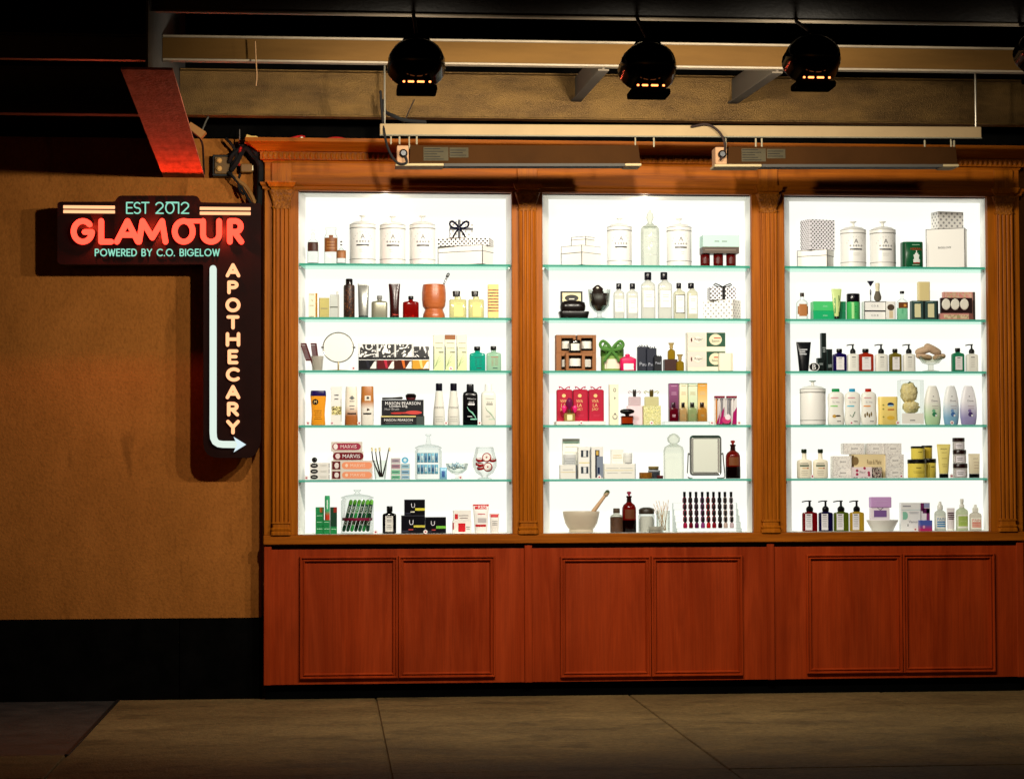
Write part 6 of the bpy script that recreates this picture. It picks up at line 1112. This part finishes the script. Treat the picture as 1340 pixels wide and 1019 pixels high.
t = T('bottle', 'slim bottle with mint lower half, copper label and tiny black cap', 'bottle', 1174, 1187, 381, 1, D=.055); t.loft('body', m('#a4e6c0', .2, 'l'), [(0, .95, .95, 5), (.02, 1, 1, 5), (.42, 1, 1, 5)], 20); t.lab('mark', m('#6ab890'), .36, .52, .22, .38); t.loft('shoulder', GLASS, [(.42, 1, 1, 5), (.62, 1, 1, 5), (.68, .8, .8, 4), (.74, .3, .4, 2), (.9, .26, .34, 2)], 20); t.surf = lambda x, z, D=t.D: -D/2; t.lab('label', m('#7a4a20'), .02, .98, .41, .61); t.lab('label_glint', m('#d8a050'), .55, .8, .46, .54, .0016); t.loft('cap', BK, [(.91, .42, .5, 2.5), (1, .42, .5, 2.5)], 12, surf=False)
sb = []
for k, (a, b) in enumerate(((1192, 1208.7), (1209.2, 1226.3))):
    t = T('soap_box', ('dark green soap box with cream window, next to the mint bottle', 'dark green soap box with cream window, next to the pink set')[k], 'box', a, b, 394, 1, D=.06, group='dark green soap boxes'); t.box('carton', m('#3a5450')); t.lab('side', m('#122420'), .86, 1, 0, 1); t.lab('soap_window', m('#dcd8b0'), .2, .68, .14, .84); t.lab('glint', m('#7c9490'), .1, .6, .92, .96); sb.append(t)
t = T('soap_bar', 'tall cream soap bar standing on the dark green soap boxes', 'soap', 1201, 1216, 369, 1, D=.045, on=sb[0]); t.box('bar', m('#e6d8a8'), b=.004); t.lab('face', m('#ded09c'), .12, .88, .06, .94)
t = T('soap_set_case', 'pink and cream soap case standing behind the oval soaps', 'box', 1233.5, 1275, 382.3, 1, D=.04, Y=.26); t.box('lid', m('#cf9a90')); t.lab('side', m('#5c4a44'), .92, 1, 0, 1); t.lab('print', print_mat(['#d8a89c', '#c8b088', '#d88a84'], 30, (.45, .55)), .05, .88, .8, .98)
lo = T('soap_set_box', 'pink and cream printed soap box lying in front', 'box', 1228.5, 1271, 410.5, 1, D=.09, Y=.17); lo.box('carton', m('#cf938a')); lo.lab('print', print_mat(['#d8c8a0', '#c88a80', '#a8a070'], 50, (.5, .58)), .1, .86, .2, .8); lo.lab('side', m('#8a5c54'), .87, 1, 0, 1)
tr = T('soap_tray', 'dark tray standing up with hollows for oval soaps', 'tray', 1230.5, 1271.5, 390, 1, D=.03, Y=.19, on=lo); tr.box('tray', m('#2c1214'))
for k, x in enumerate((1238.2, 1250, 1262)):
    t = T('oval_soap', ('white oval soap in the dark tray, first of three', 'white oval soap in the dark tray, middle of three', 'white oval soap in the dark tray, last of three')[k], 'soap', x-5.6, x+5.6, 390.8, 1, yb=405.5, D=.03, Y=.168, group='oval soaps'); obj('soap', *xf(loftvf([(-.008, t.W*.4, t.H*.4, 2), (-.004, t.W*.49, t.H*.49, 2), (.003, t.W*.5, t.H*.5, 2), (.008, t.W*.42, t.H*.42, 2)], 24), (0, 0, t.H/2), rx=RAD(90)), m('#e9e6da', .4), t.root, True)
# third shelf
t = squeeze(T('tube', 'large black squeeze tube, wide at the top, with white lettering', 'tube', 1042, 1061.3, 447.5, 2, D=.06, Y=.19), m('#15181c', .3), None, 0, 1, .62)
for k, w_ in enumerate(('BIGELOW', 'FACE', 'WASH')): t.lab('lettering', m('#b9bcc0'), .2, .2+(.52, .36, .46)[k], .72-k*.075, .765-k*.075)
for a, b, yt, Y, lb, z in ((1069, 1077, 468.5, .15, 'short black box beside the round B badge', .6), (1074, 1080.3, 436, .21, 'tallest slim black box', .62), (1081, 1088.2, 457, .16, 'medium slim black box beside the purple bottle', .3)):
    t = carton(T('black_box', lb, 'box', a, b, yt, 2, D=.045, Y=Y, group='slim black boxes'), m('#14201f', .35)); t.lines(m('#9aa4a4'), .2, .9, (z, z-.05, z-.1), .025); t.lab('edge', m('#2c4a46'), .05, .12, .05, .97)
t = T('round_badge', 'round white badge with a black letter B', 'badge', 1058.3, 1072.3, 474.5, 2, D=.02, Y=.10); obj('disc', *xf(loftvf([(-.003, t.W/2, t.H/2, 2), (.003, t.W/2, t.H/2, 2)], 28), (0, 0, t.H/2), rx=RAD(90)), m('#e9ebea'), t.root); obj('black_disc', *xf(loftvf([(.0031, t.W*.44, t.H*.44, 2), (.0038, t.W*.44, t.H*.44, 2)], 28), (0, 0, t.H/2), rx=RAD(90)), m('#101214'), t.root); t.surf = lambda x, z: -.0042; t.txt('B', m('#eceeed'), .5, .5, h=.62)
for k, (a, b, c, lb, yt) in enumerate(((1089.8, 1107.2, '#2c1c6c', 'purple', 456.5), (1123, 1142.6, '#c4442a', 'orange red', 456.5), (1163.5, 1179.2, '#948438', 'olive gold', 456.5), (1245.5, 1261.2, '#3c9a74', 'green', 455.5))):
    t = flask(T('flask', '%s flat lotion bottle with white label and round black cap' % lb, 'flask', a, b, yt, 2, D=.055, group='flat coloured lotion bottles'), m(c, .15, 'l'), BK, (.28, .70), .84, .77, 6, m('#e8e6e6'), (.2, .78), (.08, .64)); t.lines(INK, .36, .62, (.58,), .035); t.lines(LINK, .34, .64, (.5, .44, .38, .28, .22), .015)
for a, b, lb in ((1108.5, 1123.5, 'between purple and orange bottles'), (1145, 1161, 'between orange and olive bottles'), (1181.5, 1197, 'between the olive bottle and the loofah'), (1264, 1279, 'right of the green bottle')):
    t = pump(T('pump_bottle', 'white lotion bottle with black pump, '+lb, 'pump bottle', a, b, 450.3, 2, D=.055, group='white pump bottles'), m('#e6e6de', .3), None, BK, .64, sx=-1); t.lines(m('#6a6a6c'), .34, .66, (.52,), .03); t.lines(LINK, .32, .68, (.42, .36, .3, .24, .18), .014)
bw2 = T('glass_bowl', 'clear footed bowl under the wooden massagers', 'bowl', 1200, 1236, 466, 2, D=.14); bw2.loft('bowl', m('#f2f2ec', .2, 'g'), [(0, .62, .62, 2), (.05, .62, .62, 2), (.12, .2, .2, 2), (.45, .2, .2, 2), (.55, .6, .6, 2), (1, 1, 1, 2), (.95, .94, .94, 2), (.62, .5, .5, 2)], 28)
for k, (p, q, r, lb) in enumerate((((1202, 460.5), (1215, 456.5), 5.2, 'beige pumice roll at the left of the bowl'), ((1214, 454), (1227, 461), 5.6, 'beige pumice roll lying across the top of the bowl'), ((1202, 465.5), (1216, 468), 4.2, 'beige pumice roll low at the left in the bowl'), ((1224, 468), (1234, 466), 4.0, 'beige pumice roll low at the right in the bowl'))):
    A, B = U(*p, .17-.01*(k % 2)), U(*q, .16); o = empty('pumice_roll', A, lb, 'pumice', 'pumice rolls in the bowl'); pm = surf_mat('pumice', (.42, .27, .16), (.62, .45, .30), (30, 30, 30), .8, .6, 120) if k == 0 else pm
    obj('roll', *tubevf([(0, 0, 0), (B-A)*.5, B-A], [r/196*.92, r/196, r/196*.92], 12), pm, o, True)
# fourth shelf
canister(1047, 1080, 498, 3, 'plain white canister without emblem in the right window', emblem=False)
for k, (a, b, cx0, cx1, cap, c2, lb) in enumerate(((1083, 1104.5, .26, .72, '#1e9a5c', '#8fd07c', 'green'), (1105, 1126, .30, .66, '#3aa2c8', '#6cc4dc', 'blue'), (1126.5, 1147, .28, .66, '#b8301c', '#e09a50', 'red'))):
    t = T('bottle', 'white curvy body wash bottle with a %s cap' % lb, 'bottle', a, b, 508.5, 3, D=.06, group='white body wash bottles'); t.loft('body', m('#ebebe4', .3), [(0, .9, .9, 3), (.02, .95, .95, 3), (.15, 1, 1, 3), (.45, .9, .92, 3), (.75, .98, .95, 3), (.85, .9, .9, 3), (.9, .6, .7, 3), (.92, .4, .5, 2)], 24); sf = t.surf; t.loft('cap', m(cap, .3), [(.91, (cx1-cx0), .6, 3), (.99, (cx1-cx0), .6, 3), (1, (cx1-cx0)*.9, .5, 3)], 16, (cx0+cx1)/2-.5); t.surf = sf
    t.lines(m('#d0587c'), .15, .6, (.745,), .016); t.txt('St. Ives', m('#a4a4ac'), .45, .63, w=.42); t.lab('band', m(c2), .12, .55, .5, .535)
    if k == 0: t.disc('picture', m('#c8a24c'), .34, .24, .12, .045); t.disc('picture', m('#4a3a24'), .56, .25, .16, .025)
    elif k == 1: t.tube('picture', m('#4a7a64'), [(.28, -.52, .27), (.42, -.53, .21), (.58, -.52, .36)], .0022, 5)
    else: [t.disc('picture', m('#7c6a3c'), .2+.13*q, .26+.04*(q % 2), .05, .06) for q in range(4)]
    t.lines(INK, .5, .75, (.1,), .02)
t = T('lotion_pack', 'pale yellow lotion bottle with a blue and white oval emblem', 'bottle', 1149, 1174, 519, 3, D=.06); t.loft('body', m('#efd987', .35), [(0, .92, .9, 5), (.02, 1, 1, 5), (.5, .95, 1, 5), (.95, 1, 1, 5), (1, .96, .9, 5)], 26); t.disc('emblem', m('#1c3c6c'), .6, .72, .17, .07); t.lab('emblem', m('#b8dcec'), .46, .74, .66, .70, .002); t.lab('band', m('#c88a4c'), .45, .78, .51, .57); t.disc('picture', m('#e0bc4c'), .6, .25, .2, .07); [t.disc('mark', m('#a8a058'), .22, z, .05, .03) for z in (.7, .56, .28)]
cb_ = T('clear_box', 'clear plastic box holding a yellow sea sponge', 'box', 1176.5, 1206.5, 497.5, 3, D=.10, Y=.19); cb_.box('shell', GLASS); cb_.surf = lambda x, z: -.05; cb_.lab('base_label', m('#f0efe8'), .03, .97, .02, .26); cb_.lines(INK, .38, .6, (.1,), .02)
spm = surf_mat('sponge', (.78, .62, .24), (.95, .84, .5), (60, 60, 60), .9, 1.0, 90)
for lb, cx, cy, rx, rz_ in (('yellow sea sponge, upper lump inside the clear box', 1189.5, 513.5, 11.5, 14), ('yellow sea sponge, lower lump inside the clear box', 1192, 532.5, 11.5, 8.5)):
    p = U(cx, cy, .19); rg = random.Random(int(cx)); v, f = loftvf([(-1+2*i/11, max(.05, math.sqrt(max(0, 1-(-1+2*i/11)**2))), max(.05, math.sqrt(max(0, 1-(-1+2*i/11)**2))), 2) for i in range(12)], 22)
    v = [(x*rx/196*q, y*.038*q, z*rz_/196*q) for (x, y, z), q in zip(v, [1+rg.uniform(-.16, .14) for _ in v])]
    tag(obj('sea_sponge', v, f, spm, None, True, p, sharp=80), lb, 'sponge', 'sponges in the clear box')
for k, (a, b, c, d, lb) in enumerate(((1209, 1231, '#b8dcae', '#eeeee6', 'green'), (1234, 1254.5, '#7fb2d4', '#e9edee', 'blue'), (1256, 1278, '#9a94c4', '#e8e8ee', 'lilac'))):
    t = T('bottle', 'white to %s shaded oval body wash bottle' % lb, 'bottle', a, b, 505, 3, D=.06, group='oval body wash bottles'); t.loft('body', grad_mat(c, d, .05, .16), [(0, .78, .8, 2.6), (.03, .86, .88, 2.6), (.2, .97, 1, 2.6), (.4, 1, 1, 2.6), (.65, .92, .92, 2.6), (.85, .72, .75, 2.6), (.96, .55, .6, 2.4), (1, .45, .5, 2.4)], 26); t.txt('Dove', m('#8a8a94'), .56, .62, w=.36); t.disc('bird', m('#8a8a90'), .5, .73, .05, .014, n=5); t.lines(m('#b09aa4'), .4, .78, (.48, .42), .012); t.disc('picture', m(('#3c8a64', '#4a78b4', '#54427c')[k]), .55, .27, .14, .06); t.disc('picture', m('#e6eaec'), .64, .24, .06, .03, .002); t.disc('picture', m(('#7cbc94', '#7ca4d0', '#8a7cb0')[k]), .5, .36, .1, .04)
# fifth shelf
for a, b, c0, c1, lb in ((1043, 1062, .3, .66, 'first cream lotion bottle with dark green cap'), (1064, 1083, .33, .68, 'second cream lotion bottle with dark green cap')):
    t = flask(T('bottle', lb, 'bottle', a, b, 587.5, 4, D=.055, group='cream lotion bottles'), m('#efe9d6', .35), m('#1f2c1c', .3), (c0, c1), .87, .62, 3); t.lab('band', m('#6a7a68'), .14, .76, .40, .46); t.lab('band', m('#d8a458'), .3, .72, .33, .355); t.disc('dot', m('#a83a28'), .68, .345, .05, .024); t.lines(m('#b8b4a4'), .2, .7, (.52, .25, .18, .12), .012); t.lines(m('#8a9084'), .16, .72, (.505,), .016)
flo = print_mat(['#eceae4', '#a8a0a0', '#eceae4'], 62, (.40, .46), 2.2)
def floral(x0, x1, yt, lb, on=None, Y=.17, D=.08):
    t = T('floral_box', lb, 'box', x0, x1, yt, 4, D=D, Y=Y, on=on, group='floral printed soap boxes'); t.box('carton', flo); t.disc('name_panel', m('#f0eee9'), .52, .5, .28, .3); t.txt('Jaune', m('#8c8a8c'), .52, .52, w=.34, off=.003)
    for q in ((0, 1, .0, .015), (0, .012, 0, 1), (.985, 1, 0, 1)): t.lab('edge', m('#b4b0b0'), *q)
    return t
f1 = floral(1088.5, 1112.5, 612.2, 'floral soap box at the lower left of the group'); f2 = floral(1088.5, 1112.5, 596.7, 'floral soap box, second up at the left', f1)
kb = T('open_box', 'open cream gift box with brown script lining', 'box', 1113, 1157, 594.3, 4, D=.08, Y=.19); kb.box('box', m('#e2d2a8')); kb.txt('Rose & Marie', m('#8a7458'), .66, .68, w=.42, h=.2); kb.lab('side', m('#6a5236'), .0, .06, .0, .96); kb.disc('shadow_print', m('#8a7450'), .1, .72, .1, .18)
t = T('soap_box', 'small white soap box with pink flowers in front of the open box', 'box', 1115.5, 1140, 611, 4, D=.05, Y=.10); t.box('carton', m('#ecdfe2')); [t.disc('flower', m('#b02c5c'), x, z, .07, .12) for x, z in ((.2, .68), (.2, .35), (.82, .5), (.84, .28), (.6, .9))]; t.lab('edge', print_mat(['#ecdfe2', '#4a3a40'], 110, (.5, .6)), .0, 1, .0, .1); t.txt('Fleur', m('#8a7a80'), .5, .55, w=.32)
t = T('soap_box', 'small soap box with dark leopard print beside the pink flowered one', 'box', 1140.5, 1153, 611, 4, D=.05, Y=.11); t.box('carton', print_mat(['#1c1414', '#e0d8c8', '#6a1430', '#1c1414'], 60, (.44, .52, .6)))
f3 = floral(1157.5, 1180.5, 611.2, 'floral soap box at the lower right of the group'); f4 = floral(1157.5, 1180.5, 594.4, 'floral soap box, second up at the right', f3)
floral(1102, 1129, 580, 'floral soap box on top at the left', kb, .19); floral(1133, 1154.5, 580, 'floral soap box on top in the middle', kb, .19); floral(1154.8, 1177.5, 580, 'floral soap box on top at the right', f4, .18)
yl = m('#e6d565', .35)
a1 = lowjar(T('tub', 'wide yellow tub with black lid at the lower left', 'tub', 1187.7, 1212, 601, 4, D=.12, Y=.15, group='yellow tubs'), yl, BK, .78); a1.lines(m('#7c7440'), .35, .6, (.55,), .04); a1.lines(m('#b0a450'), .2, .8, (.35, .28), .02)
a2 = lowjar(T('tub', 'wide yellow tub with black lid at the lower right', 'tub', 1207, 1225, 600, 4, D=.09, Y=.22, group='yellow tubs'), yl, BK, .78); a2.lines(m('#7c7440'), .5, .8, (.58,), .04)
t = lowjar(T('tub', 'smaller yellow tub with black lid stacked at the left', 'tub', 1192, 1210, 583.7, 4, D=.09, Y=.15, on=a1, group='yellow tubs'), yl, BK, .84); t.lines(m('#7c7440'), .4, .7, (.55,), .04)
t = lowjar(T('tub', 'smaller yellow tub with black lid stacked at the right', 'tub', 1206, 1220, 582.7, 4, D=.07, Y=.22, on=a2, group='yellow tubs'), m('#d8c04c', .35), BK, .84)
t = squeeze(T('tube', 'tall pale yellow cream tube on a black cap', 'tube', 1226, 1243.7, 581, 4, D=.055, Y=.15), m('#ecdf8c', .35), BK, .125, 1, .66); t.txt('BIGELOW', m('#5c5434'), .5, .86, w=.5); t.lines(m('#a89c5c'), .3, .7, (.75, .58, .4, .34), .012)
ob = None
for k, (a, b, yt, lb) in enumerate(((1247.2, 1266, 606.3, 'white labelled jar with maroon black lid, bottom of three'), (1247, 1264.3, 588.4, 'white labelled jar with maroon black lid, middle of three'), (1246.6, 1262.2, 572.7, 'white labelled jar with dark lid, top of three'))):
    t = lowjar(T('jar', lb, 'jar', a, b, yt, 4, D=.085, Y=.16, on=ob, group='stack of labelled jars'), m('#d8d2cc', .2, 'l'), m('#28100f', .3), .68); t.lab('label', m('#e8e4ea'), .06, .94, .1, .55); t.lines(INK, .2, .6, (.38, .26), .04); ob = t
t = squeeze(T('tube', 'small cream tube on a black cap beside the jar stack', 'tube', 1267.3, 1282.2, 593.5, 4, D=.05, Y=.14), m('#e2dac0', .35), BK, .17, 1, .9); t.txt('BIGELOW', m('#55503f'), .6, .8, w=.4); t.lines(m('#b09a80'), .4, .85, (.64, .52, .4), .016)
# floor of the third window
for k, (a, b, c, lb) in enumerate(((1050, 1069, '#8c0f1a', 'red'), (1071.3, 1089.3, '#1e1850', 'navy'), (1091, 1110, '#6c7a24', 'olive green'), (1112, 1130, '#c9a83c', 'amber'))):
    t = pump(T('pump_bottle', '%s liquid soap bottle with white label and black pump' % lb, 'pump bottle', a, b, 654.5, 5, D=.06, group='coloured soap pump bottles'), m(c, .12, 'l'), m('#dcdce0'), BK, .62, (.13, .6), (.07, .92)); t.lines(INK, .22, .5, (.53,), .03); t.lines(m('#a4a4a8'), .2, .53, (.46, .4, .34, .28, .22, .16), .018)
bowl = T('white_bowl', 'white flared ceramic bowl holding lavender soaps', 'bowl', 1134, 1175.5, 679.8, 5, D=.17, Y=.18); bowl.loft('bowl', m('#dfe0dc', .25), [(0, .62, .62, 2), (.03, .66, .66, 2), (.95, 1, 1, 2), (1, .98, .98, 2), (.97, .93, .93, 2), (.3, .66, .66, 2)], 36)
t = T('soap_bar', 'purple lavender soap with ribbon standing in the white bowl', 'soap', 1138.5, 1163, 664, 5, yb=685, D=.05, Y=.17); t.box('bar', m('#e9e2ea'), b=.003); t.lab('label', m('#8464a0'), .16, .84, .42, .84); lv = t
for s in (-1, 1): t.tube('ribbon', m('#7c6a84'), [(.5, -.52, .86), (.5+s*.14, -.54, 1.0), (.5+s*.2, -.53, 1.06)], .002, 5)
t = T('soap_bar', 'pale lilac soap lying on top of the lavender soap', 'soap', 1138.3, 1165.2, 650, 5, D=.06, Y=.17, on=lv); t.box('bar', m('#c9a4d4'), b=.004); t.lines(m('#d8bce0'), .15, .85, (.6, .35), .03)
cs = T('clear_box', 'white carton with teal arc and grey print on the window floor', 'carton', 1178, 1203.5, 657.5, 5, D=.05, Y=.19); cs.box('carton', m('#e6e8e8')); cs.lab('arc', m('#8cc4b0'), .08, .26, .40, .68); cs.disc('arc', m('#8cc4b0'), .26, .54, .08, .12); cs.lines(m('#9a9aa4'), .08, .5, (.88,), .04); cs.lines(m('#a8aab4'), .4, .9, (.66, .62), .014); cs.lab('line', m('#a8c8cc'), .02, 1, .74, .755); cs.txt('Venus', m('#8c8c94'), .6, .33, w=.45); cs.disc('drop', m('#2c3040'), .34, .2, .02, .05)
pp = T('purple_pack', 'purple and white razor pack with curved purple band', 'box', 1203.8, 1215.5, 657.3, 5, D=.05, Y=.20); pp.box('pack', m('#e8e4ea')); pp.lab('band', m('#7a2c68'), -.9 if False else 0, .35, .70, .98); pp.lab('band', m('#8c3c7c'), .62, .98, .34, .78); pp.lab('band', m('#6a2460'), .2, 1, .62, .8); pp.lab('window', m('#9aa0c4'), .3, .98, .82, .98)
t = T('purple_pack', 'small blue and magenta box lying in front of the razor pack', 'box', 1203, 1218.8, 680.5, 5, D=.05, Y=.10); t.box('carton', grad_mat('#b02060', '#4a5cb0', .01, .045)); t.disc('print', m('#d8a8c0'), .3, .4, .1, .15)
for k, (a, b, yt, kind, body, lc, lb) in enumerate(((1223, 1237.3, 656, 'c', '#e3e6dc', '#4a8cc0', 'clear bottle with a blue lettered label'), (1251, 1266.3, 652.5, 's', '#d9e0c4', '#a8c06a', 'spray bottle with a pale green label'), (1268.7, 1284, 660, 'c', '#e6e0d4', '#d06a54', 'clear bottle with a coral lettered label'))):
    t = T('bottle', lb, 'bottle', a, b, yt, 5, D=.06, group='french lettered bottles'); t.loft('body', m(body, .2, 'l'), [(0, .94, .94, 3), (.02, 1, 1, 3), (.58, 1, 1, 3), (.64, .92, .92, 3), (.7, .5, .55, 2), (.73, .4, .45, 2)], 22); sf = t.surf
    t.loft('cap', m('#dfe0d8', .25), [(.73, .52, .56, 2), (.86, .5, .54, 2), (.9, .3, .34, 2), (1, .22, .26, 2)] if kind == 'c' else [(.72, .4, .44, 2), (.8, .42, .46, 2), (.84, .24, .3, 2), (.92, .3, .5, 3), (1, .26, .45, 3)], 16); t.surf = sf
    t.lab('label', m('#e9ebe2'), .06, .94, .08, .5); t.txt('PAIN', m(lc), .5, .40, w=.72, h=.09) if kind == 'c' else t.lab('label', m(lc), .1, .9, .14, .46, .0012)
    if kind == 'c':
        for q in range(3): t.lab('letter_row', m(lc), .12, .88, .13+q*.075, .18+q*.075, .0014)
    else: t.txt('SAVON', m('#d4e0b0'), .5, .3, w=.6, off=.002)
t = squeeze(T('tube', 'small white tube with dark maroon block lettering', 'tube', 1239, 1249.3, 664.5, 5, D=.045, Y=.15), m('#e4e0e2'), WH, .1, 1, .85)
for q in range(4): t.lab('letter_row', m('#4c1c2c'), .08, .92, .50+q*.085, .555+q*.085)
for px, py, s, lb in ((1114, 555.5, 3, 'round price tag with pink dot by the blue capped bottle'), (1174.5, 555, 3, 'round price tag with pink dot by the sponge box'), (1245.5, 555, 3, 'round price tag with pink dot on the blue body wash'), (1062.8, 625, 4, 'round price tag with pink dot between the cream lotions'), (1179, 624.5, 4, 'round price tag with pink dot by the floral boxes'), (1245, 624, 4, 'round price tag with pink dot by the jar stack'), (1197.5, 689, 5, 'round price tag with pink dot on the white carton')): pricetag(px, py, s, lb)
